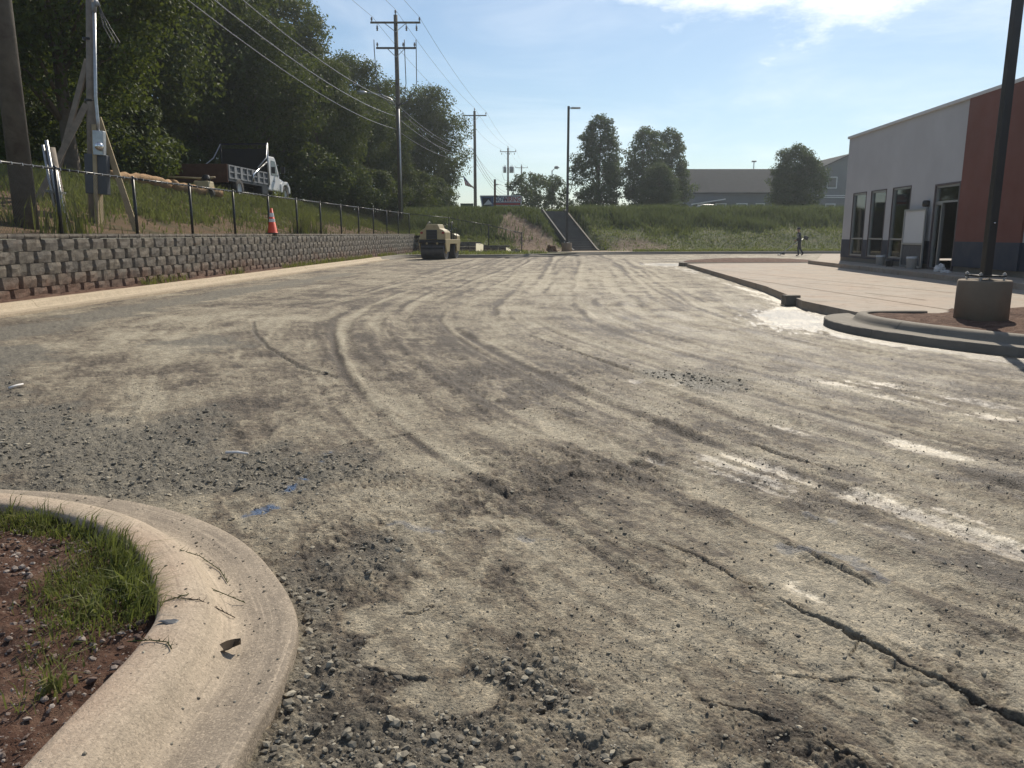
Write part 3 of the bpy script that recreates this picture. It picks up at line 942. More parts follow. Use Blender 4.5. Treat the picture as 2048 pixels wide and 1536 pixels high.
    nt.links.new(bs.outputs['Normal'], b.inputs['Normal'])
    return m


M['lot'] = lot_material()
rs = [0.9]
while rs[-1] < 66:
    r = rs[-1]
    rs.append(r + max(0.0055, min(0.22, r * r / 1071 * 1.25 if r < 12 else 0.17 + 0.0015 * (r - 12))))
rs = np.array(rs)
th = np.linspace(R(-48), R(48), 800)
RR, TH = np.meshgrid(rs, th, indexing='ij')
LX, LY = RR * np.sin(TH), RR * np.cos(TH)
keep = (LX > LEFT_A + LEFT_B * LY - 0.35) & (LY < far_kerb_y(LX) + 0.4)
pe = np.interp(LY, [p[1] for p in PAVE_EDGE], [p[0] for p in PAVE_EDGE])
keep &= ~((LY > 13.2) & (LY < 36) & (LX > pe + 0.4)) & ~((LY <= 13.2) & (LX > 7.5 + 0.6 * (13.2 - LY)))
keep &= ~((LX < -0.95) & (LY < 2.6) & (LX > -9)) | (LY > 2.6)
vid = np.full(LX.shape, -1); vid[keep] = np.arange(keep.sum())
x, y = LX[keep], LY[keep]
hz, dk, gv, wt, blu, dmp, pol = lot_fields(x, y)
fc = grid_faces(*LX.shape)
fv = vid.ravel()[fc]
fv = fv[(fv >= 0).all(1)]
lot = link('lot_ground', npmesh('lot_ground', np.stack([x, y, hz], 1), fv[:, ::-1], M['lot'],
                                {'dark': dk, 'grv': gv, 'wet': wt, 'blue': blu, 'damp': dmp, 'pool': pol}))
struct(lot)
del RR, TH, LX, LY, keep, vid, fc, fv
# the same surface carried on, more coarsely, beside and behind the standpoint
GX, GY = np.meshgrid(np.arange(-9.3, 14, 0.11), np.arange(-3, 12.5, 0.11), indexing='xy')
keep = ((np.abs(np.arctan2(GX, GY)) > R(47.2)) | (np.hypot(GX, GY) < 1.0)) & (GX > LEFT_A + LEFT_B * GY - 0.3) & ~((GX < -0.95) & (GY < 3.4)) & ~((GY > 7.2) & (GX > 6.4 + 0.8 * (12 - GY)))
vid = np.full(GX.shape, -1); vid[keep] = np.arange(keep.sum())
fv = vid.ravel()[grid_faces(*GX.shape)]; fv = fv[(fv >= 0).all(1)]
hz, dk, gv, wt, blu, dmp, pol = lot_fields(GX[keep], np.maximum(GY[keep], 0.3))
struct(link('lot_margin', npmesh('lot_margin', np.stack([GX[keep], GY[keep], hz - 0.006], 1), fv, M['lot'], {'dark': dk, 'grv': gv, 'wet': wt, 'blue': blu, 'damp': dmp, 'pool': pol})))

# plain ground far below and around everything
g = MB(); g.add([(-60, -60, -0.14), (80, -60, -0.14), (80, 61, -0.14), (-60, 61, -0.14)], [(0, 1, 2, 3)])
struct(g.build('ground', M['bank_soil']))


# ---- kerbs
def kerb(name, path, prof, m, piece, jit=0.0):
    """swept kerb made of cast sections with open joints between them"""
    root = struct(link(name, None))
    a = np.array(path)
    seg = np.hypot(*np.diff(a, axis=0).T); s = np.concatenate([[0], np.cumsum(seg)])
    offs = [offset_path(path, o) for o, z in prof]
    k0, n = 0, max(1, int(s[-1] / piece))
    rng = np.random.RandomState(5)
    bounds = [0] + [s[-1] * (i + 1) / n for i in range(n)]
    for i in range(n):
        lo, hi = bounds[i] + (0.004 if i else 0), bounds[i + 1] - 0.004
        ss = np.unique(np.concatenate([[lo], s[(s > lo) & (s < hi)], [hi]]))
        rows = []; ac_, al_ = [], []
        dz = rng.uniform(-1, 1) * jit
        for (o, z), op in zip(prof, offs):
            px_, py_ = np.interp(ss, s, op[:, 0]), np.interp(ss, s, op[:, 1])
            ac_.append(np.full(len(ss), o / prof[-1][0])); al_.append(ss)
            rows.append(np.stack([px_, py_, z + dz + 0.003 * fbm(px_ * 3, py_ * 3 + o * 9, 3, 7) * (z > 0)], 1))
        V = np.concatenate(rows); nc = len(ss); nr = len(prof)
        Fq = grid_faces(nr, nc)
        me = npmesh('kerb_section', V, Fq, m, {'across': np.concatenate(ac_), 'along': np.concatenate(al_)})
        # close the two ends
        import bmesh
        bm = bmesh.new(); bm.from_mesh(me); bm.verts.ensure_lookup_table()
        for e in (0, nc - 1):
            bm.faces.new([bm.verts[r_ * nc + e] for r_ in range(nr)])
        bmesh.ops.recalc_face_normals(bm, faces=bm.faces)
        for f_ in bm.faces:
            f_.smooth = len(f_.verts) == 4
        bm.to_mesh(me); bm.free()
        o = link('kerb_section', me, root)
        e = o.modifiers.new('edge', 'EDGE_SPLIT'); e.split_angle = R(50)
    return root


prof_near = [(0, -0.12), (0.0, 0.044), (0.004, 0.052), (0.012, 0.056), (0.06, 0.053), (0.12, 0.046), (0.17, 0.041), (0.20, 0.043), (0.222, 0.054), (0.245, 0.080), (0.268, 0.112), (0.288, 0.136), (0.312, 0.152), (0.345, 0.160), (0.39, 0.162), (0.43, 0.159), (0.447, 0.152), (0.455, 0.138), (0.455, -0.1)]
prof_left = [(0, -0.12), (0, 0.045), (0.01, 0.055), (0.20, 0.047), (0.38, 0.045), (0.42, 0.060), (0.455, 0.105), (0.485, 0.150), (0.515, 0.172), (0.56, 0.180), (0.62, 0.178), (0.64, 0.165), (0.64, -0.1)]
prof_right = [(0, -0.12), (0, 0.095), (0.012, 0.108), (0.20, 0.098), (0.39, 0.088), (0.42, 0.098), (0.445, 0.135), (0.475, 0.178), (0.51, 0.198), (0.60, 0.203), (0.62, 0.19), (0.62, -0.1)]
kerb('near_island_kerb', K_NEAR, prof_near, M['kerb'], 30)
kl = [p for p in K_MAIN if p[1] <= 42.0 and p[0] < -6.3]
i_split = len(kl)
kerb('left_kerb', K_MAIN[:i_split], prof_left, M['kerb_pale'], 3.0, 0.004)
kerb('far_kerb', K_MAIN[i_split - 1:], prof_left, M['kerb_grey'], 3.0, 0.004)
kerb('right_island_kerb', K_RIGHT, prof_right, M['kerb_grey'], 3.2)

# ---- near island soil (lies lower than the kerb)
gx = np.linspace(-4.2, -0.85, 260); gy = np.linspace(0.2, 4.1, 300)
GX, GY = np.meshgrid(gx, gy, indexing='xy')
d_in, _ = poly_dist(GX, GY, K_NEAR[::3])
poly_near = K_NEAR + [(-7, -0.6)]
ins = inside(GX, GY, poly_near)
dep = np.where(ins, d_in, -d_in) - 0.45
keep = dep > -0.05
GZ = 0.098 + 0.026 * sstep(0.1, 0.9, dep) + 0.026 * fbm(GX * 2.4, GY * 2.4, 4, 201) + 0.024 * fbm(GX * 9, GY * 9, 4, 203) + 0.012 * fbm(GX * 30, GY * 30, 3, 205) \
    + 0.4 * pebbles(GX / 0.03, GY / 0.03, 207, 0.5) * 0.03
GZ = np.where(dep < 0.03, np.minimum(GZ, 0.118), GZ)
vid = np.full(GX.shape, -1); vid[keep] = np.arange(keep.sum())
fv = vid.ravel()[grid_faces(*GX.shape)]; fv = fv[(fv >= 0).all(1)]
struct(link('near_island_soil', npmesh('near_island_soil', np.stack([GX[keep], GY[keep], GZ[keep]], 1), fv, M['red_soil'])))


def near_soil_z(x_, y_):
    return 0.098 + 0.026 * 0.6 + 0.026 * fbm(x_ * 2.4, y_ * 2.4, 4, 201) + 0.024 * fbm(x_ * 9, y_ * 9, 4, 203)


# ---- soil strip between left kerb and wall
ys = np.arange(-4, 46.5, 0.12); ts = np.linspace(0, 1, 6)
ax_ = LEFT_A + LEFT_B * ys - 0.62; bx_ = wall_x(ys) - 0.06
SX = ax_[:, None] + (bx_ - ax_)[:, None] * ts[None]; SY = np.repeat(ys[:, None], 6, 1)
SZ = 0.155 + 0.05 * ts[None] * (1 + fbm(SX * 2, SY * 2, 3, 221)) + 0.02 * fbm(SX * 9, SY * 9, 3, 223) * (ts[None] > 0.1)
struct(link('wall_foot_soil', npmesh('wall_foot_soil', np.stack([SX.ravel(), SY.ravel(), SZ.ravel()], 1), grid_faces(len(ys), 6), M['red_soil'])))


# ---- banks
def z_edge(X):
    return np.interp(X, [-6.9, -4.7, -4.6, -2.05, -1.95, -0.15, -0.05, 1.2, 3.0, 60], [1.33, 1.2, 0.83, 0.80, 0.60, 0.52, 0.3, 0.18, 0.16, 0.16])


def far_foot(X):
    return np.interp(X, [-400, 1, 13, 60, 400], [53.95, 53.95, 57.0, 60.5, 70])


def bank_z(X, Y):
    X = np.asarray(X, float); Y = np.asarray(Y, float)
    dl = wall_x(Y) - X
    df = Y - far_foot(X)
    n = 0.10 * fbm(X * 0.5, Y * 0.5, 4, 231) + 0.05 * fbm(X * 1.7, Y * 1.7, 3, 233)
    zl = 1.34 + 1.95 * sstep(0.2, 7.0, dl) + n * sstep(0.2, 1.5, dl)
    ze = z_edge(X)
    zr = ze + (3.15 - ze) * np.where(X > 6, 0.52 * sstep(0.2, 5.0, df) + 0.48 * sstep(4.0, 9.5, df), sstep(0.2, 9.0, df)) + n * sstep(0.2, 1.5, df)
    z = np.where(df > 0, np.where(dl > 0, np.maximum(zl, zr), zr), zl)
    # the cutting the stairs lie in
    ux, uy = -0.2683, 0.9633
    al = (X - 5.25) * ux + (Y - 56.4) * uy; la = np.abs((X - 5.25) * uy - (Y - 56.4) * ux)
    zs = 0.16 + 0.4364 * np.clip(al, -1, 7.2)
    cut = sstep(1.75, 1.15, la) * sstep(-2.0, -1.0, al) * sstep(9.5, 7.6, al)
    return z + (zs - 0.28 - z) * cut


ds = np.concatenate([np.arange(0.28, 12, 0.3), np.geomspace(12.3, 850, 30)])
ys = np.concatenate([np.geomspace(400, 14, 12) * -1, np.arange(-13, 53.95, 0.4), [53.95]])
DD, YY = np.meshgrid(ds, ys, indexing='xy')
XX = wall_x(np.maximum(YY, -60)) - DD
struct(link('wall_bank', npmesh('wall_bank', np.stack([XX.ravel(), YY.ravel(), bank_z(XX, YY).ravel()], 1), grid_faces(*XX.shape), M['bank_soil'])))
xs = np.concatenate([-np.geomspace(860, 40, 14), np.arange(-39.5, 45, 0.5), np.geomspace(45.5, 900, 20)])
dfs = np.concatenate([np.arange(0, 14, 0.35), np.geomspace(14.4, 820, 28)])
XX, DF = np.meshgrid(xs, dfs, indexing='xy')
YY = far_foot(XX) + DF
def bare(X, Y):
    """washed-out bare patch left of the stairs and the scuffed foot on their right"""
    n = 0.35 * fbm(np.asarray(X) * 1.2, np.asarray(Y) * 1.2, 4, 261)
    a = np.hypot((X - 1.4 + 0.35 * (Y - 57)) / 2.1, (Y - 57.2) / 4.6)
    b_ = np.hypot((X - 9.6) / 3.0, (Y - 57.3) / 1.9)
    return np.maximum(sstep(1.2, 0.75, a + n), 0.8 * sstep(1.2, 0.6, b_ + n))


def bank_material():
    m, nt, b = newmat('far_bank_soil')
    co = coords(nt, 'Object')
    a = nt.nodes.new('ShaderNodeAttribute'); a.attribute_name = 'bare'
    c = ramp(nt, noise(nt, co, 1.1, 9, 0.66, 0.4), [(0.28, (0.06, 0.085, 0.03)), (0.5, (0.11, 0.12, 0.05)), (0.74, (0.19, 0.16, 0.085))])
    d = ramp(nt, noise(nt, co, 2.4, 9, 0.7, 0.5), [(0.28, (0.105, 0.062, 0.040)), (0.5, (0.17, 0.108, 0.070)), (0.72, (0.32, 0.26, 0.18))])
    nt.links.new(mixc(nt, a.outputs['Fac'], c, d), b.inputs['Base Color'])
    b.inputs['Roughness'].default_value = 0.95
    bump(nt, b, noise(nt, co, 7, 8, 0.7), 0.10)
    return m


struct(link('far_bank', npmesh('far_bank', np.stack([XX.ravel(), YY.ravel(), bank_z(XX, YY + 1e-4).ravel()], 1), grid_faces(*XX.shape), bank_material(), {'bare': bare(XX, YY).ravel()})))
# level verge between far kerb and the foot of the bank
xs = np.arange(-7.6, 60, 0.5); ts = np.linspace(0, 1, 14)
ky = far_kerb_y(xs) + 0.66; fy = far_foot(xs) + 0.02
SX = np.repeat(xs[:, None], 14, 1); SY = ky[:, None] + (fy - ky)[:, None] * ts[None]
SZ = 0.16 + 0.02 * fbm(SX, SY, 3, 241) * (ts[None] > 0)
struct(link('verge', npmesh('verge', np.stack([SX.ravel(), SY.ravel(), SZ.ravel()], 1), grid_faces(len(xs), 14)[:, ::-1], M['verge'])))

# ---- concrete apron by the building
ap = [(5.62, 12.55)] + PAVE_EDGE[1:] + [(9.0, 33.6), (13.2, 33.9), (14.2, 36.2), (20, 50), (40, 50), (40, -2), (12, -2), (12, 7.2), (8.0, 8.4), (6.5, 9.9)]
m_ = MB(); m_.prism(ap, 'Z', -0.1, 0.150)
struct(m_.build('concrete_apron', M['pavement'], bevel=0.008))
# sawn and stained joints lie as thin grooves filled dark
for a, b in ((at(1480, 556, .15), at(2030, 640, .15)), (at(1400, 537, .15), at(1950, 590, .15)), (at(1610, 566, .15), at(1760, 577, .15)), (at(1730, 586, .15), at(1850, 600, .15))):
    d = (b - a); n_ = Vector((-d.y, d.x, 0)).normalized() * 0.012
    q = MB(); q.add([(*(a + n_)[:2], 0.1535), (*(a - n_)[:2], 0.1535), (*(b - n_)[:2], 0.1535), (*(b + n_)[:2], 0.1535)], [(0, 1, 2, 3)])
    struct(q.build('apron_joint', M['bank_soil']))
# raised walkway along the building
wkw = [(BX0 + BK * y - 1.25, y) for y in (-2, 32.9)]
m_ = MB(); m_.prism([wkw[0], wkw[1], (wkw[1][0] + 1.7, 32.9), (wkw[0][0] + 1.7, -2)], 'Z', 0.12, 0.30)
struct(m_.build('walkway', M['pavement'], bevel=0.01))
# soil of the lamp island on the right
gx = np.arange(5.2, 15, 0.07); gy = np.arange(6.4, 13.4, 0.07)
GX, GY = np.meshgrid(gx, gy, indexing='xy')
d_in, _ = poly_dist(GX, GY, K_RIGHT)
ip = K_RIGHT + [(14, 12.9)]
dep = np.where(inside(GX, GY, ip), d_in, -d_in) - 0.60
keep = (dep > -0.03) & (GY < 12.9 + 0.02 * (GX - 6))
GZ = 0.175 + 0.035 * fbm(GX * 1.6, GY * 1.6, 4, 251) + 0.02 * fbm(GX * 7, GY * 7, 3, 253) + 0.03 * sstep(0, 0.8, dep)
GZ = np.where(dep < 0.05, 0.165, GZ)
vid = np.full(GX.shape, -1); vid[keep] = np.arange(keep.sum())
fv = vid.ravel()[grid_faces(*GX.shape)]; fv = fv[(fv >= 0).all(1)]
struct(link('lamp_island_soil', npmesh('lamp_island_soil', np.stack([GX[keep], GY[keep], GZ[keep]], 1), fv, M['red_soil'])))
# planted island at the far end of the apron
isl = smooth_path([(7.5, 33.7), (7.45, 34.6), (8.3, 37.0), (9.6, 38.6), (12, 39.2), (14.2, 38.6), (14.6, 36.6), (13.3, 34.3), (10.5, 33.8), (7.5, 33.7)], 0.3)
m_ = MB(); m_.prism(isl[:-1], 'Z', -0.1, 0.17)
struct(m_.build('far_island_kerb', M['kerb_grey'], bevel=0.03))
c_ = Vector((10.8, 36.3)); n_ = len(isl) - 1
V, Fq = [], []
for k in range(9):
    t = k / 8 * 0.93
    for p in isl[:-1]:
        q = c_ + (Vector(p) - c_) * (0.93 - t)
        V.append((q.x, q.y, 0.177 + 0.10 * (1 - ((0.93 - t) / 0.93) ** 2) + 0.02 * float(fbm(np.array(q.x * 2.), np.array(q.y * 2.), 3, 5)) * (k > 0)))
for k in range(8):
    for i in range(n_):
        Fq.append((k * n_ + i, k * n_ + (i + 1) % n_, (k + 1) * n_ + (i + 1) % n_, (k + 1) * n_ + i))
struct(link('far_island_soil', npmesh('far_island_soil', V, Fq, M['red_soil'])))

# ================================================================== RETAINING WALL
WANG = -math.atan(0.07)
BW, BH = 0.53, 0.235


def block_mesh(seed, w=BW, h=BH, ny=6, nz=4):
    rng = np.random.RandomState(seed)
    yy = np.array([-w / 2 + 0.004, -w / 2 + 0.075, -0.07, 0.07, w / 2 - 0.06, w / 2 - 0.004])
    zz = np.linspace(0.004, h - 0.006, nz)
    V, Fq = [], []
    for j, z in enumerate(zz):
        for i, y_ in enumerate(yy):
            edge = i in (0, 5)
            x_ = -0.066 if edge else rng.uniform(-0.014, 0.016)
            if j in (0, nz - 1) and not edge:
                x_ -= 0.010
            V.append((x_, y_ + (0 if edge else rng.uniform(-0.012, 0.012)), z))
    for j in range(nz - 1):
        for i in range(5):
            Fq.append((j * 6 + i, j * 6 + i + 1, (j + 1) * 6 + i + 1, (j + 1) * 6 + i))
    n = len(V)
    V += [(-0.28, yy[0], zz[0]), (-0.28, yy[-1], zz[0]), (-0.28, yy[-1], zz[-1]), (-0.28, yy[0], zz[-1])]
    top = [(nz - 1) * 6 + i for i in range(6)]
    Fq.append(tuple(top) + (n + 2, n + 3))
    Fq.append((0, 6, 12, 18, n + 3, n)); Fq.append((5, n + 1, n + 2, 23, 17, 11))
    b = MB(); b.add(V, Fq)
    return b.mesh('block', M['block'])


def cap_mesh(seed):
    rng = np.random.RandomState(seed)
    V, Fq = [], []
    w, h = BW * 0.86, 0.102
    yy = np.linspace(-w / 2 + 0.003, w / 2 - 0.003, 5)
    for j, z in enumerate((0.003, 0.05, h)):
        for i, y_ in enumerate(yy):
            V.append((0.03 + rng.uniform(-0.012, 0.010) - (0.008 if j != 1 else 0), y_, z))
    for j in range(2):
        for i in range(4):
            Fq.append((j * 5 + i, j * 5 + i + 1, (j + 1) * 5 + i + 1, (j + 1) * 5 + i))
    n = len(V)
    V += [(-0.30, yy[0], 0.003), (-0.30, yy[-1], 0.003), (-0.30, yy[-1], h), (-0.30, yy[0], h)]
    Fq += [(10, 11, 12, 13, 14, n + 2, n + 3), (0, 5, 10, n + 3, n), (4, n + 1, n + 2, 14, 9)]
    b = MB(); b.add(V, Fq)
    return b.mesh('cap_block', M['block'])


wall = thing('retaining_wall', 'long low wall of grey split-face blocks, clay-stained at its foot', 'wall', (wall_x(10), 10, 0))
bvar = [block_mesh(s) for s in range(8)]
cvar = [cap_mesh(50 + s) for s in range(5)]
Y_SPLIT, Y_END = 36.0, 56.5
far_v, far_f = MB(), MB()
for row in range(6):
    z0 = 1.30 - BH * (row + 1)
    off = 0.5 * BW * (row % 2)
    if row == 5:
        continue
    for i in range(int((Y_END - 9) / BW)):
        y_ = 9 + off + i * BW
        x_ = wall_x(y_) - 0.007 * (4 - row)
        vm = bvar[(i * 5 + row * 3 + (i // 7)) % 8]
        if y_ < Y_SPLIT:
            o = link('block', vm, wall, (x_ - wall.location.x, y_ - 10, z0))
            o.rotation_euler = (random.uniform(-.004, .004), 0, WANG + random.uniform(-.008, .008))
        else:
            mt = Matrix.Translation((x_ - wall.location.x, y_ - 10, z0)) @ Matrix.Rotation(WANG, 4, 'Z')
            far_v.add([mt @ v.co for v in vm.vertices], [tuple(p.vertices) for p in vm.polygons])
cw = BW * 0.86
for i in range(int((Y_END - 9) / cw)):
    y_ = 9 + i * cw
    x_ = wall_x(y_) - 0.08
    vm = cvar[(i * 3 + i // 5) % 5]
    if y_ < Y_SPLIT:
        o = link('cap_block', vm, wall, (x_ - wall.location.x, y_ - 10, 1.30))
        o.rotation_euler = (0, 0, WANG + random.uniform(-.006, .006))
    else:
        mt = Matrix.Translation((x_ - wall.location.x, y_ - 10, 1.30)) @ Matrix.Rotation(WANG, 4, 'Z')
        far_f.add([mt @ v.co for v in vm.vertices], [tuple(p.vertices) for p in vm.polygons])
tag(far_v.build('far_blocks', M['block'], wall), kind='stuff')
tag(far_f.build('far_caps', M['block'], wall), kind='stuff')

# low stepped wall that closes the far end of the lot
swall = thing('stepped_block_wall', 'low grey block wall stepping down behind the road roller', 'wall', (-4.6, 53.8, 0))
k = 0
for x0, x1, top in ((-6.75, -2.0, 0.86), (-2.0, -0.1, 0.62), (-0.1, 0.75, 0.36)):
    z = top - 0.08
    n = int((x1 - x0) / 0.53)
    for i in range(int((x1 - x0) / 0.46)):
        o = link('cap_block', cvar[k % 5], swall, (x0 + 0.24 + i * 0.46 + 4.6, 0.06, z - 0.02)); k += 1
        o.rotation_euler = (0, 0, -math.pi / 2)
    r_ = 0
    while z > 0.1:
        z -= BH
        for i in range(n):
            o = link('block', bvar[k % 8], swall, (x0 + 0.27 + i * 0.53 + 4.6 + 0.0, 0.0, z)); k += 1
            o.rotation_euler = (0, 0, -math.pi / 2)
        r_ += 1

# ================================================================== CHAIN-LINK FENCE
fence = thing('chain_link_fence', 'black chain-link fence standing along the top of the block wall', 'fence', (wall_x(10) - 0.32, 10, 1.34))
post_y = [7.7, 10.7, 13.75, 16.7, 19.65, 22.55, 25.45, 28.4, 31.35, 34.35, 37.45, 40.6, 43.7, 46.95, 50.1, 53.6]
fpts = [Vector((wall_x(y_) - 0.32, y_, 1.34)) for y_ in post_y]
ftop = [Vector((p.x, p.y, 1.34 + 1.43)) for p in fpts]
cross = [(-4.35, 54.0, 0.80, 2.50), (-1.62, 54.0, 0.58, 2.02), (0.68, 53.9, 0.12, 1.48)]
fpts += [Vector((a, b, c)) for a, b, c, d in cross]
ftop += [Vector((a, b, d)) for a, b, c, d in cross]
fo = Vector(fence.location)
post_local = {}
for p, t in zip(fpts, ftop):
    L = t.z - p.z
    if round(L, 2) not in post_local:
        b = MB(); b.tube([(0, 0, -0.4), (0, 0, L)], 0.037, 10)
        b.lathe([(0.046, L - 0.03), (0.046, L + 0.01), (0.03, L + 0.035), (0.0, L + 0.045)], n=10)
        post_local[round(L, 2)] = b.mesh('post', M['black_metal'], True)
    link('post', post_local[round(L, 2)], fence, p - fo)
for (p, t), (p2, t2) in zip(list(zip(fpts, ftop))[:-1], list(zip(fpts, ftop))[1:]):
    dz = Vector((0, 0, -0.02))
    b = MB(); b.tube([t + dz - fo, t2 + dz - fo], 0.023, 8)
    b.build('top_rail', M['black_metal'], fence, smooth=True)
    # woven wire
    L = (t2 - t).length; hgt = (t.z - p.z + t2.z - p2.z) / 2 - 0.03
    stp = 0.075
    V, Fq = [], []
    w = 0.0024
    e = (p2 - p); e.z = 0; e.normalize()
    side = Vector((-e.y, e.x, 0))
    n = int((L + hgt) / stp)
    for sgn in (1, -1):
        for i in range(n):
            s0 = i * stp - (hgt if sgn > 0 else 0)
            a0, a1 = s0, s0 + sgn * hgt
            z0, z1 = 0.0, hgt
            if sgn < 0:
                a0 = i * stp; a1 = a0 - hgt
            lo, hi = min(a0, a1), max(a0, a1)
            f0 = max(0.0, (0 - a0) / (a1 - a0)) if a1 > a0 else max(0.0, (a0 - L) / (a0 - a1))
            f1 = min(1.0, (L - a0) / (a1 - a0)) if a1 > a0 else min(1.0, a0 / (a0 - a1))
            if f1 <= f0:
                continue
            for f_ in (f0, f1):
                s = a0 + (a1 - a0) * f_; zz = hgt * f_
                base = p.lerp(p2, s / L)
                q = Vector((base.x, base.y, base.z + 0.03 + zz)) - fo
                for dx, dz_ in ((w, 0), (-0.5 * w, 0.87 * w), (-0.5 * w, -0.87 * w)):
                    V.append(q + side * (dx + sgn * 0.002) + Vector((0, 0, dz_ * 1.4)))
            k = len(V) - 6
            for j in range(3):
                Fq.append((k + j, k + (j + 1) % 3, k + 3 + (j + 1) % 3, k + 3 + j))
    if Fq:
        o = link('wire_mesh', npmesh('wire_mesh', V, Fq, M['black_metal'], smooth=False), fence)
        tag(o, kind='stuff')
# little ties that hold the mesh to the rail give its sparkle
b = MB()
for p, t in list(zip(ftop[:-1], ftop[1:]))[1:9]:
    L = (t - p).length
    for i in range(int(L / 0.3)):
        q = p.lerp(t, (i + 0.5) * 0.3 / L) - fo
        b.box(q + Vector((0, 0, -0.02)), (0.056, 0.02, 0.056), (0.3, 0, 0))
tag(b.build('wire_ties', M['galv'], fence), kind='stuff')

# ================================================================== BUILDING ON THE RIGHT
BANG = -math.atan(BK)
bld = thing('shop_building', 'new flat-roofed shop building in white and red with a dark base', 'building', (BX0 + BK * 32.6, 32.6, 0.30), BANG)
# local frame: wall face at x=0, building towards +x, y runs towards the camera as negative values


def by(px_x):
    u = (px_x - 1024) / F / 1.012
    return -(32.6 - BX0 / (u - BK)) * math.sqrt(1 + BK * BK)


Z_TOP = 4.9
ops = []                               # openings: y0 (far), y1 (near), z0, z1
for a, b_ in ((1696, 1722), (1731, 1761), (1773, 1809)):
    ops.append((by(a), by(b_), 0.22, 2.70))
door_y0, door_y1 = by(1856), by(1906)
ops.append((door_y0, door_y1, 0.0, 2.62))
red0, red1 = by(1909), by(2040)
NEAR_END = -36.0


def wall_panel(name, y0, y1, z0, z1, m, thick=0.22, x0=0.0):
    b = MB(); b.box((x0 + thick / 2, (y0 + y1) / 2, (z0 + z1) / 2), (thick, abs(y1 - y0), z1 - z0))
    return b.build(name, m, bld)


ZB0, ZB1 = 0.16, 0.88
edges = [0.0]
for (a, b_, z0, z1) in ops:
    edges += [a, b_]
edges += [red0]
# piers between the openings
prev = 0.0
for (a, b_, z0, z1) in ops:
    if prev - a > 0.02:
        wall_panel('wall_pier', prev, a, ZB1, 2.72, M['stucco'])
        wall_panel('base_band', prev, a, ZB0, ZB1, M['navy_wall'], 0.225, -0.005)
    prev = b_
    if z0 > 0.1:
        wall_panel('base_band', a, b_, ZB0, z0, M['navy_wall'], 0.225, -0.005)
    if z1 < 2.72:
        wall_panel('wall_lintel', a, b_, z1, 2.72, M['stucco'])
wall_panel('wall_pier', prev, red0, ZB1, 2.72, M['stucco'])
wall_panel('base_band', prev, red0, ZB0, ZB1, M['navy_wall'], 0.225, -0.005)
wall_panel('upper_wall', 0.0, red0, 2.72, Z_TOP, M['stucco'])
wall_panel('red_wall', red0, red1, ZB1, Z_TOP, M['red_wall'], 0.28, -0.06)
wall_panel('base_band', red0, red1, ZB0, ZB1, M['navy_wall'], 0.285, -0.065)
wall_panel('upper_wall', red1, NEAR_END, ZB1, Z_TOP, M['stucco'])
wall_panel('base_band', red1, NEAR_END, ZB0, ZB1, M['navy_wall'], 0.225, -0.005)
wall_panel('foundation', 0.01, ops[-1][0], -0.02, ZB0, M['kerb_grey'], 0.26, 0.01)
wall_panel('foundation', ops[-1][1], NEAR_END, -0.02, ZB0, M['kerb_grey'], 0.26, 0.01)
b = MB(); b.box((0.13, NEAR_END / 2, Z_TOP + 0.05), (0.40, -NEAR_END + 0.1, 0.10)); b.build('coping', M['trim'], bld, bevel=0.01)
# remaining walls, floor and roof make it a real room
b = MB(); b.box((7.5, -0.11, 2.55), (14.5, 0.22, Z_TOP)); b.build('end_wall', M['stucco'], bld)
b = MB(); b.box((14.9, NEAR_END / 2, 2.55), (0.22, -NEAR_END, Z_TOP)); b.build('back_wall', M['stucco'], bld)
b = MB(); b.box((7.5, NEAR_END, 2.55), (15, 0.22, Z_TOP)); b.build('end_wall', M['stucco'], bld)
b = MB(); b.box((7.4, NEAR_END / 2, Z_TOP - 0.6), (14.6, -NEAR_END - 0.3, 0.2)); b.build('roof', M['shingle'], bld)
b = MB(); b.box((7.4, NEAR_END / 2, 0.0), (14.4, -NEAR_END - 0.4, 0.05)); b.build('floor', M['dark_inside'], bld)
b = MB(); b.box((5.2, -11, 1.7), (0.12, 21.5, 3.0)); b.build('partition', M['dark_inside'], bld)


def frame_mesh(y0, y1, z0, z1, w, d, bars=()):
    b = MB()
    ym, zm = (y0 + y1) / 2, (z0 + z1) / 2
    L, Hh = abs(y1 - y0), z1 - z0
    b.box((0, y0 - w / 2, zm), (d, w, Hh)); b.box((0, y1 + w / 2, zm), (d, w, Hh))
    b.box((0, ym, z0 + w / 2), (d, L - 2 * w, w)); b.box((0, ym, z1 - w / 2), (d, L - 2 * w, w))
    for z in bars:
        b.box((0, ym, z), (d, L - 2 * w, w))
    return b


for (a, b_, z0, z1) in ops[:3]:
    w_ = link('window', None, bld, (0.05, 0, 0))
    frame_mesh(a, b_, z0, z1, 0.035, 0.13).build('surround', M['dark_frame'], w_)
    frame_mesh(a - 0.035, b_ + 0.035, z0 + 0.035, z1 - 0.035, 0.055, 0.09, (0.92,)).build('frame', M['alu'], w_, (0.01, 0, 0))
    for zz0, zz1 in ((z0 + 0.06, 0.90), (0.94, z1 - 0.06)):
        b = MB(); b.box((0.02, (a + b_) / 2, (zz0 + zz1) / 2), (0.008, abs(b_ - a) - 0.14, zz1 - zz0)); b.build('pane', M['glass'], w_)
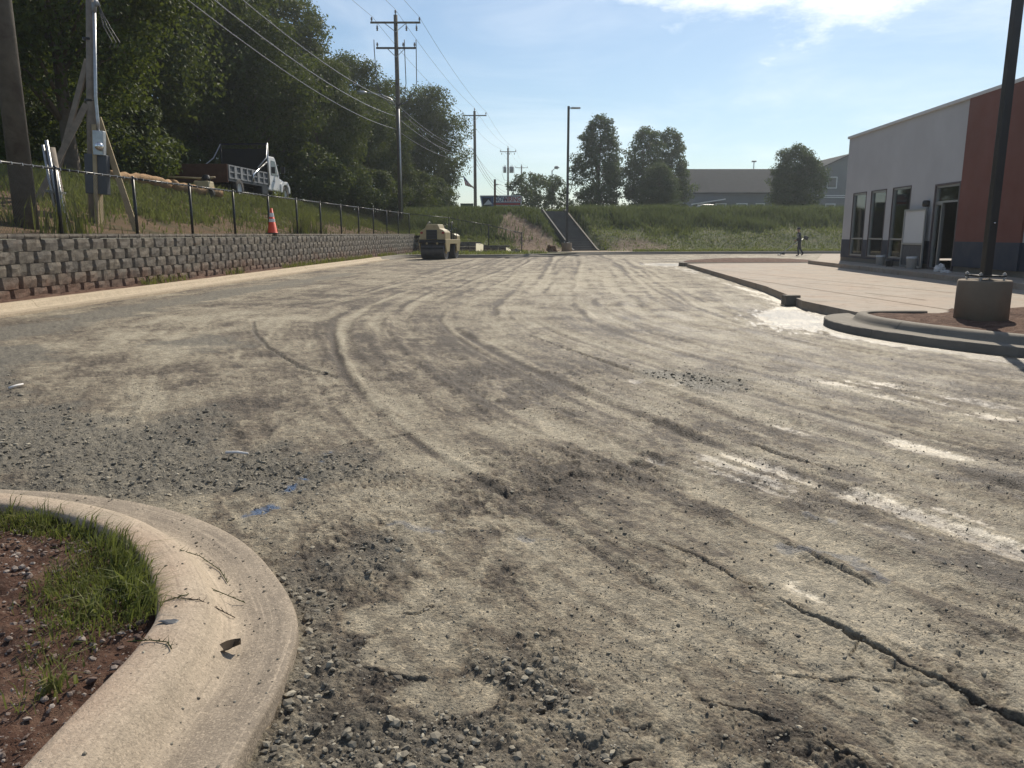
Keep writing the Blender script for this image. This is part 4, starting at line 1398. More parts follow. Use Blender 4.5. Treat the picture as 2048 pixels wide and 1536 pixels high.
# entrance
dr = link('entrance', None, bld, (0.05, 0, 0))
a, b_, z0, z1 = ops[3]
frame_mesh(a, b_, z0, z1, 0.06, 0.15).build('surround', M['dark_frame'], dr)
frame_mesh(a - 0.06, b_ + 0.06, 2.04, z1 - 0.06, 0.055, 0.09).build('transom_frame', M['alu'], dr, (0.01, 0, 0))
b = MB(); b.box((0.02, (a + b_) / 2, 2.30), (0.008, abs(b_ - a) - 0.22, 0.42)); b.build('pane', M['glass'], dr)
frame_mesh(a - 0.06, a - 0.52, z0 + 0.02, 2.04, 0.055, 0.09).build('side_light_frame', M['alu'], dr, (0.01, 0, 0))
b = MB(); b.box((0.02, a - 0.29, 1.02), (0.008, 0.36, 1.9)); b.build('pane', M['glass'], dr)
# door leaf standing open
leaf = link('door_leaf', None, dr, (-0.03, b_ + 0.08, 0)); leaf.rotation_euler = (0, 0, R(-62))
frame_mesh(0.0 + 1.0, 0.0, 0.02, 2.02, 0.075, 0.05).build('leaf_frame', M['alu'], leaf)
b = MB(); b.box((0, 0.5, 1.02), (0.01, 0.86, 1.86)); b.build('leaf_pane', M['glass'], leaf)
b = MB(); b.tube([(-0.06, 0.88, 0.85), (-0.06, 0.88, 1.25)], 0.014, 8); b.build('pull_handle', M['black_metal'], leaf)
# wall light
b = MB(); b.lathe([(0.0, 0.0), (0.09, 0.0), (0.11, 0.05), (0.11, 0.16), (0.08, 0.20), (0.0, 0.20)], (-0.09, by(1846), 1.95), 16); b.build('wall_light', M['black_metal'], bld, smooth=True)
# notice board leaning by the entrance (white sheet in a grey frame)
brd = thing('framed_board', 'white sheet in a grey metal frame standing beside the shop entrance', 'board',
            bld.matrix_basis @ Vector((-0.16, by(1831), 0)), BANG)
L = by(1810) - by(1853)
frame_mesh(L / 2, -L / 2, 0.02, 1.90, 0.06, 0.05, (0.78,)).build('frame', M['alu'], brd)
b = MB(); b.box((0.01, 0, 1.34), (0.02, L - 0.10, 1.06)); b.build('white_sheet', M['white_paint'], brd)
b = MB(); b.box((0.01, 0, 0.42), (0.02, L - 0.10, 0.66)); b.build('dark_sheet', M['dark_box'], brd)


def bucket(label, px_x, out, r=0.15, h=0.36, m='bucket', group=None):
    p = bld.matrix_basis @ Vector((-out, by(px_x), 0))
    t = thing('bucket', label, 'bucket', p, random.random(), group)
    b = MB(); b.lathe([(0.0, 0.005), (r * 0.86, 0.0), (r, h - 0.07), (r * 1.06, h - 0.07), (r * 1.06, h - 0.045), (r, h - 0.04), (r * 1.02, h), (r * 1.06, h), (r * 0.98, h - 0.005), (r * 0.82, 0.02), (0.0, 0.02)], n=20)
    b.build('shell', M[m], t, smooth=True)
    b = MB(); b.tube([(r * 1.05 * math.cos(x_), 0.03 + 0 * x_, h - 0.06 - 0.10 * math.sin(x_)) for x_ in [math.pi * i / 10 for i in range(11)]], 0.004, 5)
    b.build('handle', M['galv'], t)
    return t


bucket('white plastic bucket below the windows, beside a dark paint tin', 1779, 0.32)
bucket('small dark paint tin next to a white bucket below the windows', 1806, 0.45, 0.12, 0.26, 'dark_box')
bucket('squat dark tin between the white bucket and the paint tin', 1793, 0.25, 0.11, 0.2, 'truck_black')
bucket('white plastic bucket standing in front of the open shop door', 1859, 0.55, 0.16, 0.40)


def crumpled(name, label, cat, loc, s, m, seed):
    rng = np.random.RandomState(seed)
    import bmesh
    bm = bmesh.new(); bmesh.ops.create_icosphere(bm, subdivisions=3, radius=1)
    for v in bm.verts:
        k_ = 0.75 + 0.35 * float(vnoise(np.array(v.co.x * 2.3 + seed), np.array(v.co.y * 2.3 + v.co.z * 1.7), seed)) + rng.uniform(-.1, .1)
        v.co = Vector((v.co.x * s[0] * k_, v.co.y * s[1] * k_, max(-0.25, v.co.z) * s[2] * k_ + 0.25 * s[2]))
    me = bpy.data.meshes.new(name); bm.to_mesh(me); bm.free(); me.materials.append(m)
    o = link(name, me, None, loc)
    return tag(o, label, cat)


crumpled('dust_sheet', 'crumpled pale dust sheet on the walkway below the red wall', 'cloth', bld.matrix_basis @ Vector((-0.45, by(1912), 0.0)), (0.18, 0.16, 0.22), M['paper'], 3)
crumpled('paper_scrap', 'small pale paper scrap beside the crumpled dust sheet', 'paper', bld.matrix_basis @ Vector((-0.62, by(1938), 0.0)), (0.16, 0.14, 0.08), M['paper'], 5)
crumpled('paper_bag', 'crumpled white paper bag lying at the foot of the block wall', 'bag', at(516, 538, 0.17) + Vector((-0.12, 0, 0.01)), (0.34, 0.26, 0.13), M['paper'], 9)

# ================================================================== LAMP POSTS
def lamp_post(label, loc, H, rb, hb, pr, arm_dir, group):
    t = thing('lamp_post', label, 'lamp post', loc, 0, group)
    b = MB(); b.lathe([(0, -0.2), (rb, -0.2), (rb * 0.99, hb - 0.025), (rb * 0.95, hb), (0, hb)], n=40)
    o = b.build('concrete_base', M['base_concrete'], t)
    o.data.polygons.foreach_set('use_smooth', [abs(p.normal.z) < 0.5 for p in o.data.polygons])
    b = MB(); b.box((0, 0, hb + 0.055), (0.27, 0.27, 0.025)); b.build('base_plate', M['bronze_metal'], t)
    for sx in (-1, 1):
        for sy in (-1, 1):
            b = MB(); x_, y_ = sx * 0.165, sy * 0.165
            b.tube([(x_, y_, hb - 0.02), (x_, y_, hb + 0.11)], 0.013, 8)
            b.lathe([(0.0, 0), (0.028, 0), (0.028, 0.022), (0, 0.022)], (x_, y_, hb + 0.018), 6)
            b.lathe([(0.0, 0), (0.028, 0), (0.028, 0.022), (0, 0.022)], (x_, y_, hb + 0.072), 6)
            b.build('anchor_bolt', M['galv'], t)
            b = MB(); b.box((x_ * 0.9, y_ * 0.9, hb + 0.056), (0.07, 0.07, 0.02)); b.build('plate_ear', M['bronze_metal'], t)
    b = MB(); b.box((0, 0, (H + hb + 0.06) / 2), (pr, pr, H - hb - 0.06), taper=0.9); b.build('pole', M['bronze_metal'], t, bevel=0.008)
    b = MB(); b.box((0, -pr / 2 - 0.006, hb + 0.75), (0.07, 0.012, 0.12)); b.build('hand_hole_cover', M['bronze_metal'], t)
    b = MB(); b.lathe([(0, 0), (0.014, 0), (0.01, 0.01), (0, 0.012)], (0, 0, 0), 8); o = b.build('cover_screw', M['chrome'], t, (0.0, -pr / 2 - 0.012, hb + 0.79)); o.rotation_euler = (R(90), 0, 0)
    hd = link('lamp_head', None, t, (0, 0, H - 0.12)); hd.rotation_euler = (0, 0, arm_dir)
    b = MB(); b.box((pr / 2 + 0.12, 0, 0.0), (0.24, 0.07, 0.06)); b.build('arm', M['bronze_metal'], hd)
    b = MB(); b.prism([(0.18, -0.16), (0.30, -0.19), (0.78, -0.15), (0.82, 0), (0.78, 0.15), (0.30, 0.19), (0.18, 0.16)], 'Z', -0.04, 0.05)
    b.build('housing', M['galv'], hd, bevel=0.02)
    return t


lamp_post('tall dark lamp post on a round concrete base in the red-soil island, nearest', (6.72, 10.95, 0.19), 9.3, 0.345, 0.57, 0.115, 0, 'square steel lamp posts of the lot')
p = at(1131, 503, 0.16)
lamp_post('tall dark lamp post on a concrete base at the foot of the stairs', (p.x + 0.0, 54.6, 0.16), 9.75, 0.36, 0.62, 0.17, 0, 'square steel lamp posts of the lot')
crumpled('boulder', 'round tan boulder beside the far lamp post base', 'rock', (2.75, 53.4, 0.16), (0.45, 0.4, 0.45), M['straw_soil'], 21)
crumpled('rubble_lump', 'pale lump of rubble at the end of the stepped block wall', 'rock', (0.25, 52.8, 0.16), (0.3, 0.25, 0.22), M['kerb_grey'], 22)
b = MB(); b.box((0, 0, 0.10), (0.32, 0.2, 0.20), taper=0.97)
o = b.build('concrete_block', M['kerb_grey'], None, at(1581, 610, 0.0), bevel=0.01); o.rotation_euler = (0, 0, 0.15)
tag(o, 'small dark concrete block standing in the puddle by the apron edge', 'block')

# ================================================================== STAIRS UP THE FAR BANK
st_dir = Vector((-1.95, 7.0, 0)).normalized()
st0 = Vector((5.25, 56.4, 0.16))
st = thing('staircase', 'concrete staircase climbing the grassy bank behind the far lamp post', 'stairs', st0, math.atan2(st_dir.y, st_dir.x) - math.pi / 2)
NST, TR, RI, SW = 18, 0.385, 0.168, 1.75
for i in range(NST):
    b = MB(); b.box((0, TR * (i + 0.5) + 0.02, RI * (i + 1) - 0.47), (SW, TR + 0.04, 0.86)); b.box((0, TR * (i + 0.5), RI * (i + 1) - 0.02), (SW + 0.004, TR + 0.05, 0.04))
    b.build('step', M['stair_concrete'], st)
for sx in (-1, 1):
    b = MB()
    L = NST * TR; Hh = NST * RI
    x0 = sx * (SW / 2 + 0.085)
    b.prism([(-0.45, -0.4), (L + 0.3, Hh - 0.4), (L + 0.3, Hh + 0.16), (L, Hh + 0.16), (0.0, 0.22), (-0.45, 0.10)], 'X', x0 - 0.06, x0 + 0.06)
    b.build('stringer', M['kerb_grey'] if sx > 0 else M['stair_concrete'], st)
m_ = MB(); pp = [(2.6, 52.6), (8.4, 54.3), (8.4, 56.3), (6.4, 56.55), (4.2, 55.95), (3.0, 54.4)]
m_.prism(pp, 'Z', -0.05, 0.196); struct(m_.build('stair_landing', M['kerb_pale']))

# ================================================================== UTILITY POLES AND LINES
def utility_pole(label, base, top_z, r0, r1, arms, lamp=None, extra=None, lean=0.0):
    """arms: list of (z below top, half length, insulator offsets, hanging offsets)"""
    H = top_z - base[2]
    t = thing('utility_pole', label, 'utility pole', base, 0, 'utility poles along the street')
    b = MB(); b.tube([(0, 0, -1.0), (0, 0, H * 0.5), (0, 0, H)], [r0, (r0 + r1) / 2, r1], 16); b.build('pole', M['pole_wood'], t, smooth=True)
    for dz, half, ins, hang in arms:
        z = H - dz
        b = MB(); b.box((0, -r1 - 0.05, z), (2 * half, 0.10, 0.12)); b.build('crossarm', M['pole_wood'], t)
        for sx in (-1, 1):
            b = MB(); b.tube([(sx * half * 0.42, -r1 - 0.06, z - 0.06), (0, -r1 - 0.03, z - 0.62)], 0.025, 5); b.build('arm_brace', M['galv'], t)
        for x_ in ins:
            b = MB(); b.lathe([(0.0, 0), (0.03, 0), (0.03, 0.08), (0.085, 0.10), (0.05, 0.15), (0.09, 0.18), (0.05, 0.24), (0.055, 0.30), (0, 0.32)], (x_, -r1 - 0.05, z + 0.06), 10); b.build('insulator', M['ceramic'], t, smooth=True)
        for x_ in hang:
            b = MB(); b.tube([(x_, -r1 - 0.05, z - 0.06), (x_, -r1 - 0.05, z - 0.20)], 0.015, 5)
            b.lathe([(0.0, 0), (0.07, 0.02), (0.05, 0.12), (0.08, 0.16), (0.05, 0.28), (0.07, 0.34), (0, 0.36)], (x_, -r1 - 0.05, z - 0.56), 8); b.build('fuse_cutout', M['ceramic'], t, smooth=True)
    b = MB(); b.lathe([(0.0, 0), (0.03, 0), (0.03, 0.10), (0.09, 0.14), (0.05, 0.20), (0.09, 0.25), (0.05, 0.33), (0.0, 0.36)], (0, 0, H), 10); b.build('top_insulator', M['ceramic'], t, smooth=True)
    if lamp:
        z, L = H - lamp[0], lamp[1]
        b = MB(); b.tube([(-r0 * 0.8, 0, z), (-0.5, 0, z + 0.45), (-1.2, 0, z + 0.72), (-L, 0, z + 0.86)], 0.035, 7); b.build('lamp_arm', M['galv'], t, smooth=True)
        b = MB(); b.lathe([(0.0, -0.35), (0.07, -0.33), (0.14, -0.1), (0.13, 0.15), (0.05, 0.36), (0.0, 0.37)], (-L - 0.3, 0, z + 0.86), 10, 'X'); o = b.build('lamp_head', M['galv'], t, smooth=True)
    if extra == 'risers':
        for x_, x2 in ((-1.55, -1.45), (0.62, 0.66), (1.45, 1.42)):
            zt, zb = H - 2.05, H - 6.2
            pts = [(x_, -0.25, zt + 0.35), (x_, -0.25, zt - 0.3), (x2, -0.25, zt - 2.6), (x2 * 0.85, -0.22, zb + 0.9), (x2 * 0.45, -0.2, zb + 0.25), (0.0, -0.2, zb)]
            b = MB(); b.tube([Vector(q) for q in pts], 0.032, 6); b.build('riser_cable', M['wire'], t, smooth=True)
        b = MB(); b.tube([(0.1, -r0, -0.2), (0.06, -r0 * 0.9, H - 6.4)], 0.06, 8); b.build('conduit', M['galv'], t, smooth=True)
    if extra == 'transformers':
        for x_, w_ in ((-0.62, 0.30), (0.68, 0.42)):
            b = MB(); b.lathe([(0, 0), (w_, 0.02), (w_, 1.05), (w_ * 0.9, 1.15), (0.0, 1.18)], (x_, -0.1, H - 4.6), 14); o = b.build('transformer', M['grey_box'], t, smooth=True)
            for k_ in (-0.12, 0.12):
                b = MB(); b.lathe([(0.05, 0), (0.03, 0.1), (0.05, 0.14), (0.02, 0.35), (0, 0.36)], (x_ + k_, -0.1, H - 3.45), 7); b.build('bushing', M['ceramic'], o)
            b = MB(); b.tube([(x_ * 1.7, -0.1, H - 3.4), (x_ * 1.85, -0.1, H - 4.8), (x_ * 1.2, -0.1, H - 5.9), (0, -0.1, H - 6.1)], 0.02, 5); b.build('drop_lead', M['wire'], t, smooth=True)
    return t


def pole_at(px_x, py_top, Y):
    top = aty(px_x, py_top, Y)
    z = float(bank_z(top.x, Y))
    return (top.x, Y, z), top.z


PB = []
for (x, y, Y) in ((18, -330, 17.6), (791, 30, 58.5), (949, 222, 97), (1016, 296, 152), (1043, 331, 215), (1061, 345, 262)):
    PB.append(pole_at(x, y, Y))
PB[0] = ((-10.93, 17.6, float(bank_z(-10.93, 17.6))), PB[1][1] - 1.0)
h3 = (-1.75, 0.0, 1.75)
utility_pole('thick weathered wooden utility pole at the left edge, behind the fence', *PB[0], 0.25, 0.17, [(0.3, 1.7, (-1.6, 1.6), ())])
utility_pole('tall utility pole with two crossarms and looping riser cables, beside the wood', *PB[1], 0.19, 0.14,
             [(0.55, 1.78, (-1.68, 1.72), (-1.3, 0.78, 1.5)), (2.25, 1.42, (-1.33, 0.52, 1.33), ())], (6.1, 2.3), 'risers')
utility_pole('second utility pole in the row, single crossarm and street lamp, flag beside it', *PB[2], 0.21, 0.15, [(0.55, 1.45, (-1.38, 1.38), ())], (4.6, 2.4))
utility_pole('third utility pole in the row, carrying two grey transformers', *PB[3], 0.22, 0.16, [(0.7, 1.55, (-1.45, 1.45), (-1.2, 0.3, 1.2))], (7.6, 1.8), 'transformers')
utility_pole('fourth utility pole in the row, rising behind the small trees', *PB[4], 0.24, 0.18, [(0.6, 1.7, (-1.6, 1.6), ())])
utility_pole('farthest utility pole, half hidden behind the small trees', *PB[5], 0.24, 0.18, [(0.6, 1.7, (-1.6, 1.6), ())])


def wire(label, pts, sag, r, m='wire', cat='power line', group=None):
    P3 = []
    for a, b_ in zip(pts[:-1], pts[1:]):
        a, b_ = Vector(a), Vector(b_)
        s = sag * (b_ - a).length / 40
        for i in range(14):
            t_ = i / 14
            q = a.lerp(b_, t_); q.z -= 4 * s * t_ * (1 - t_)
            P3.append(q)
    P3.append(Vector(pts[-1]))
    b = MB(); b.tube(P3, r, 5)
    o = b.build('power_line', M[m], None, smooth=True)
    tag(o, label, cat, group)


tops = [Vector((p[0][0], p[0][1], p[1])) for p in PB]
def pl(off, dz, n0=0, n1=6):
    return [tops[i] + Vector((off * (0.85 if i > 1 else 1.0), -0.1, dz)) for i in range(n0, n1)]


back = tops[0] + Vector((-2.5, -40, 0.4))
wire('thin bare line on the left insulators of the pole crossarms', [back + Vector((-1.65, 0, 0))] + pl(-1.66, -0.12), 0.55, 0.012)
wire('thin bare line along the very tops of the utility poles', [back] + pl(0, 0.36), 0.55, 0.012)
wire('thin bare line on the right insulators of the pole crossarms', [back + Vector((1.65, 0, 0))] + pl(1.68, -0.12), 0.55, 0.012)
cz = [PB[0][0][2] + 9.1, aty(800, 205, 58.5).z, aty(947, 298, 97).z, aty(1013, 385, 152).z]
for lab, d0, d1, d2, d3, r in (('upper pale cable of the three thick ones crossing the wood', 0, 0, 0, 0, 0.023),
                               ('middle pale cable of the three thick ones crossing the wood', -0.75, -0.95, -0.55, -0.5, 0.025),
                               ('lowest pale cable of the three thick ones crossing the wood', -1.35, -1.85, -1.05, -0.9, 0.021)):
    wire(lab, [back + Vector((0.2, 0, -4.5 + d0)), (PB[0][0][0] + 0.26, 17.6, cz[0] + d0), (PB[1][0][0] - 0.2, 58.5, cz[1] + d1), (PB[2][0][0] - 0.2, 97, cz[2] + d2), (PB[3][0][0], 152, cz[3] + d3)], 0.9, r, 'cable', 'cable')
wire('dark neutral wire running just below the street lamps', [(PB[1][0][0] + 0.15, 58.5, tops[1].z - 6.6), (PB[2][0][0], 97, tops[2].z - 4.9), (PB[3][0][0], 152, tops[3].z - 6.5)], 0.7, 0.015)
wire('dark guy line slanting from the two-crossarm pole to the second pole', [(PB[1][0][0] + 0.2, 58.5, tops[1].z - 6.4), (PB[2][0][0] - 0.2, 97, cz[2] - 0.2)], 1.6, 0.014)

# ---- temporary service pole with meter
sp = aty(181, 372, 21.0); zb = float(bank_z(sp.x, 21.0))
sv = thing('service_pole', 'weathered timber service pole with electric meter, box and timber braces', 'service pole', (sp.x, 21.0, zb))
sv.rotation_euler = (0, R(4.2), 0)
b = MB(); b.tube([(0.0, 0, -0.6), (0.02, 0, 2.6), (0.10, 0, 6.6)], [0.135, 0.125, 0.10], 12); b.build('post', M['grey_wood'], sv, smooth=True)
b = MB(); b.box((0.16, -0.05, 1.05), (0.10, 0.28, 2.9)); b.build('backing_plank', M['pale_wood'], sv)
b = MB(); b.box((0.16, -0.06, 1.24), (0.58, 0.20, 1.02)); b.build('breaker_box', M['dark_box'], sv, bevel=0.02)
b = MB(); b.box((0.27, -0.13, 2.04), (0.28, 0.16, 0.62)); mb_ = b.build('meter_socket', M['galv'], sv, bevel=0.015)
b = MB(); b.lathe([(0, 0), (0.11, 0), (0.11, 0.05), (0.095, 0.15), (0.06, 0.18), (0, 0.18)], (0, 0, 0), 16); o = b.build('meter', M['chrome'], sv, (0.31, -0.21, 1.95), smooth=True); o.rotation_euler = (R(90), 0, R(20))
b = MB(); b.tube([(0.24, -0.1, 2.35), (0.23, -0.1, 2.6), (0.19, -0.1, 3.2), (0.22, -0.1, 5.3)], 0.042, 8); b.build('conduit', M['galv'], sv, smooth=True)
b = MB(); b.tube([(0.22, -0.1, 5.25), (0.23, -0.12, 5.45), (0.3, -0.16, 5.5), (0.36, -0.16, 5.38)], 0.06, 8); b.build('weatherhead', M['grey_box'], sv, smooth=True)
for k_ in range(3):
    b = MB(); b.tube([(0.36, -0.16, 5.4), (0.5 + 0.08 * k_, -0.2, 4.9), (0.7 + 0.1 * k_, -0.2, 4.55), (0.62 + 0.1 * k_, -0.2, 4.4)], 0.014, 5); b.build('lead_wire', M['wire'], sv, smooth=True)
for z in (3.1, 4.6):
    b = MB(); b.lathe([(0.14, -0.03), (0.145, 0.0), (0.14, 0.03)], (0.0, 0, z), 12); b.build('strap', M['black_metal'], sv)
for a_, c_, m2 in (((-0.05, 0, 4.1), (-1.45, 0.3, 0.1), 'grey_wood'), ((-0.05, -0.1, 3.0), (-1.25, -0.5, 0.35), 'grey_wood'), ((0.16, 0.05, 2.7), (1.05, 0.2, -0.25), 'pale_wood')):
    a_, c_ = Vector(a_), Vector(c_); d = a_ - c_
    b = MB(); b.box((0, 0, 0), (0.05, 0.15, d.length)); o = b.build('brace', M[m2], sv, (a_ + c_) / 2); o.rotation_euler = d.to_track_quat('Z', 'Y').to_euler()
# galvanised conduits strapped to a leaning stub
sp = aty(124, 425, 18.4); zb = float(bank_z(sp.x, 18.4))
t = thing('conduit_stub', 'leaning grey stub post with bright conduits strapped to it', 'post', (sp.x, 18.4, zb))
b = MB(); b.tube([(0.02, 0.06, -0.4), (-0.17, 0.06, 1.85)], 0.13, 10); b.build('stub_post', M['grey_wood'], t, smooth=True)
for x0, hh, r in ((0.05, 2.0, 0.035), (0.15, 1.35, 0.03), (-0.05, 1.9, 0.03)):
    b = MB(); b.tube([(x0, -0.1, -0.3), (x0 - 0.085 * hh, -0.1, hh)], r, 8); b.build('conduit', M['galv'], t, smooth=True)
b = MB(); b.box((-0.06, -0.06, 0.85), (0.36, 0.22, 0.05), (0, 0.13, 0)); b.build('strap', M['galv'], t)

# ================================================================== TREES
def rot_from(nrm, rng):
    """random frames whose z axis is nrm: returns (u, v) unit vectors"""
    ref = rng.normal(size=nrm.shape)
    u = np.cross(nrm, ref); u /= np.linalg.norm(u, axis=1)[:, None] + 1e-9
    return u, np.cross(nrm, u)


PROF = {'oak': ([0, .1, .3, .5, .75, .9, 1], [.3, .72, .97, 1, .8, .5, .1]), 'egg': ([0, .08, .3, .5, .75, .9, 1], [.45, .75, 1, .97, .72, .42, .08]),
        'cone': ([0, .1, 1], [.7, 1, .03]), 'round': ([0, .3, .6, .85, 1], [.8, 1, .95, .6, .2])}


def crown_mesh(name, seed, H, Rr, n_puff, n_leaf, leaf, m, shape='oak', fill=0.15, puff_r=(0.16, 0.30)):
    """a crown of leaf-sized faces gathered in uneven clumps; base at z=0, height H, radius Rr"""
    rng = np.random.RandomState(seed)
    u = rng.uniform(0, 1, n_puff); ang = rng.uniform(0, 2 * np.pi, n_puff)
    if shape == 'oak':
        zc = H * (0.10 + 0.82 * u ** 0.9)
        t = zc / H
        prof = np.clip(np.sin(np.pi * np.clip(0.12 + 0.80 * t, 0, 1)) ** 0.6, 0.1, 1)
    elif shape == 'egg':
        zc = H * (0.06 + 0.86 * u); t = zc / H
        prof = np.clip(np.sin(np.pi * np.clip(0.18 + 0.76 * t, 0, 1)) ** 0.75, 0.1, 1)
    elif shape == 'cone':
        zc = H * (0.04 + 0.90 * u ** 1.2); t = zc / H
        prof = np.clip(1.05 - t, 0.06, 1)
    else:
        zc = H * (0.05 + 0.85 * u); t = zc / H
        prof = np.clip(np.sin(np.pi * np.clip(0.25 + 0.65 * t, 0, 1)), 0.2, 1)
    lob = 0.82 + 0.30 * np.sin(3 * ang + seed) * np.sin(5 * t + seed * 1.7) + rng.uniform(-0.12, 0.12, n_puff)
    rad = Rr * prof * lob * np.sqrt(rng.uniform(0.30, 1.0, n_puff))
    C = np.stack([rad * np.cos(ang), rad * np.sin(ang), zc], 1)
    pr = Rr * rng.uniform(puff_r[0], puff_r[1], n_puff) * (0.6 + 0.5 * prof)
    w = pr ** 2; w /= w.sum()
    ids = rng.choice(n_puff, n_leaf, p=w)
    d = rng.normal(size=(n_leaf, 3)); d /= np.linalg.norm(d, axis=1)[:, None]
    rr = pr[ids] * (rng.uniform(0.25, 1.0, n_leaf) ** 0.45) * (0.8 + 0.4 * rng.uniform(0, 1, n_leaf))
    P_ = C[ids] + d * rr[:, None] * np.array([1.0, 1.0, 0.75])
    nf = int(n_leaf * fill)
    if nf:                                  # loose leaves all through the crown
        tz = rng.uniform(0.05, 0.97, nf); fa = rng.uniform(0, 2 * np.pi, nf)
        pf = np.interp(tz, *PROF[shape])
        rf = Rr * pf * (0.86 + 0.16 * np.sin(3 * fa + seed) * np.sin(5 * tz + seed * 1.7)) * np.sqrt(rng.uniform(0.05, 1.0, nf))
        P_[:nf] = np.stack([rf * np.cos(fa), rf * np.sin(fa), tz * H], 1) + rng.normal(size=(nf, 3)) * 0.05 * Rr
    out = P_ - np.array([0, 0, H * 0.45]); out /= np.linalg.norm(out, axis=1)[:, None] + 1e-9
    nrm = 0.55 * d + 0.35 * out + 0.9 * rng.normal(size=(n_leaf, 3)) * 0.6 + np.array([0, 0, 0.35])
    nrm /= np.linalg.norm(nrm, axis=1)[:, None]
    a, b_ = rot_from(nrm, rng)
    s = leaf * rng.uniform(0.6, 1.35, n_leaf)[:, None]
    tip = P_ + a * s; tail = P_ - a * s * 0.8
    l = P_ + b_ * s * 0.55 + nrm * s * 0.18; r = P_ - b_ * s * 0.55 + nrm * s * 0.18
    V = np.stack([tail, r, tip, l], 1).reshape(-1, 3)
    Fq = np.arange(n_leaf * 4).reshape(-1, 4)
    puff_t = rng.uniform(0, 1, n_puff)
    tint = np.clip(0.55 * puff_t[ids] + 0.45 * rng.uniform(0, 1, n_leaf), 0, 1)
    me = npmesh(name, V, Fq, m, {'tint': np.repeat(tint, 4)}, smooth=False)
    return me, C, pr


def trunk_mesh(name, seed, clear, H, r0, C, nlimb, m=None):
    rng = random.Random(seed)
    b = MB()
    top = Vector((rng.uniform(-.3, .3), rng.uniform(-.3, .3), clear + H * 0.72))
    spine = [Vector((0, 0, -0.5)), Vector((0, 0, 0.3)), Vector((rng.uniform(-.12, .12), rng.uniform(-.12, .12), clear * 0.6 + 0.3)), Vector((top.x * .5, top.y * .5, clear + H * 0.3)), top]
    b.tube(spine, [r0 * 1.35, r0, r0 * 0.86, r0 * 0.6, r0 * 0.12], 9)
    idx = list(range(len(C))); rng.shuffle(idx)
    for i in idx[:nlimb]:
        e = Vector(C[i]) + Vector((0, 0, clear))
        f_ = min(0.9, max(0.05, (e.z - clear - 0.18 * H) / (H * 0.75)))
        s = spine[2].lerp(spine[3], min(1, f_ * 2)) if f_ < 0.5 else spine[3].lerp(spine[4], (f_ - 0.5) * 2)
        mid = s.lerp(e, 0.5) + Vector((0, 0, 0.06 * H))
        rr = r0 * 0.34 * (1 - 0.5 * f_)
        b.tube([s, mid, e], [rr, rr * 0.6, rr * 0.15], 5)
    return b.mesh(name, m or M['bark'], True)


TV = {}


def variant(key, seed, H, Rr, n_puff, n_leaf, leaf, m, shape, clear, r0, limbs, **kw):
    me, C, pr = crown_mesh('crown', seed, H, Rr, n_puff, n_leaf, leaf, m, shape, **kw)
    TV[key] = (me, trunk_mesh('trunk', seed, clear, H, r0, C, limbs), clear)


variant('oak_a', 1, 13.0, 4.6, 150, 46000, 0.115, M['leaf'], 'oak', 2.2, 0.30, 26)
variant('oak_b', 2, 14.5, 4.2, 150, 46000, 0.115, M['leaf'], 'egg', 2.5, 0.28, 26)
variant('oak_c', 3, 10.5, 4.4, 130, 40000, 0.11, M['leaf'], 'oak', 1.6, 0.24, 22)
variant('near_oak', 4, 9.0, 4.0, 120, 36000, 0.095, M['leaf'], 'oak', 1.6, 0.24, 26)
variant('bush', 5, 3.4, 2.5, 50, 11000, 0.10, M['leaf'], 'round', 0.1, 0.07, 10)
variant('cedar', 6, 6.0, 1.9, 70, 9000, 0.10, M['leaf_far'], 'cone', 0.4, 0.12, 20, puff_r=(0.14, 0.24))
variant('pear', 7, 11.0, 3.2, 230, 24000, 0.125, M['leaf_far'], 'egg', 0.4, 0.2, 60, puff_r=(0.11, 0.22), fill=0.28)
variant('pear_b', 8, 10.5, 3.1, 210, 20000, 0.125, M['leaf_far'], 'egg', 0.4, 0.2, 60, puff_r=(0.11, 0.21), fill=0.28)
variant('holly', 9, 7.6, 3.25, 200, 30000, 0.11, M['leaf_far'], 'egg', 0.1, 0.16, 30, puff_r=(0.14, 0.25), fill=0.3)
variant('sapling', 10, 5.2, 2.6, 60, 2300, 0.17, M['leaf_far'], 'oak', 0.9, 0.09, 34, puff_r=(0.14, 0.24))


def tree(key, label, x_, y_, s=1.0, rz=0.0, sz=1.0, group=None, name='tree', cat='tree', zoff=0.0):
    crown, trunk, clear = TV[key]
    t = thing(name, label, cat, (x_, y_, float(bank_z(x_, y_)) + zoff), rz, group)
    t.scale = (s, s, s * sz)
    link('trunk', trunk, t); link('crown', crown, t, (0, 0, clear))
    return t


def tree_px(key, label, px, Y, **kw):
    return tree(key, label, (px - 1024) / F / 1.03 * Y, Y, **kw)


WG = 'trees of the wood behind the fence'
tree_px('near_oak', 'leafy oak overhanging the service pole, nearest tree of the wood', 150, 27.5, s=1.12, rz=0.4, group=WG)
tree_px('oak_b', 'big dark oak at the left edge behind the thick utility pole', 0, 33, s=1.1, rz=1.7, group=WG)
tree_px('oak_a', 'tall dark tree towering out of frame, just right of the service pole', 285, 42, s=1.25, rz=0.2, group=WG)
tree_px('oak_b', 'tall dark tree directly behind the black truck bed', 420, 52, s=1.30, rz=2.4, group=WG)
tree_px('oak_c', 'bright-edged lower oak between the truck and the tall trees', 505, 50.5, s=0.98, rz=4.4, group=WG)
tree_px('oak_a', 'tall tree whose crown is crossed by the three pale cables', 500, 66, s=1.28, rz=3.3, group=WG)
tree_px('oak_b', 'round-topped tree right of the truck, second highest on the skyline', 615, 66, s=1.00, rz=5.2, group=WG)
tree_px('oak_c', 'mid-height tree below the round-topped one, right of the truck', 640, 57, s=0.85, rz=0.9, group=WG)
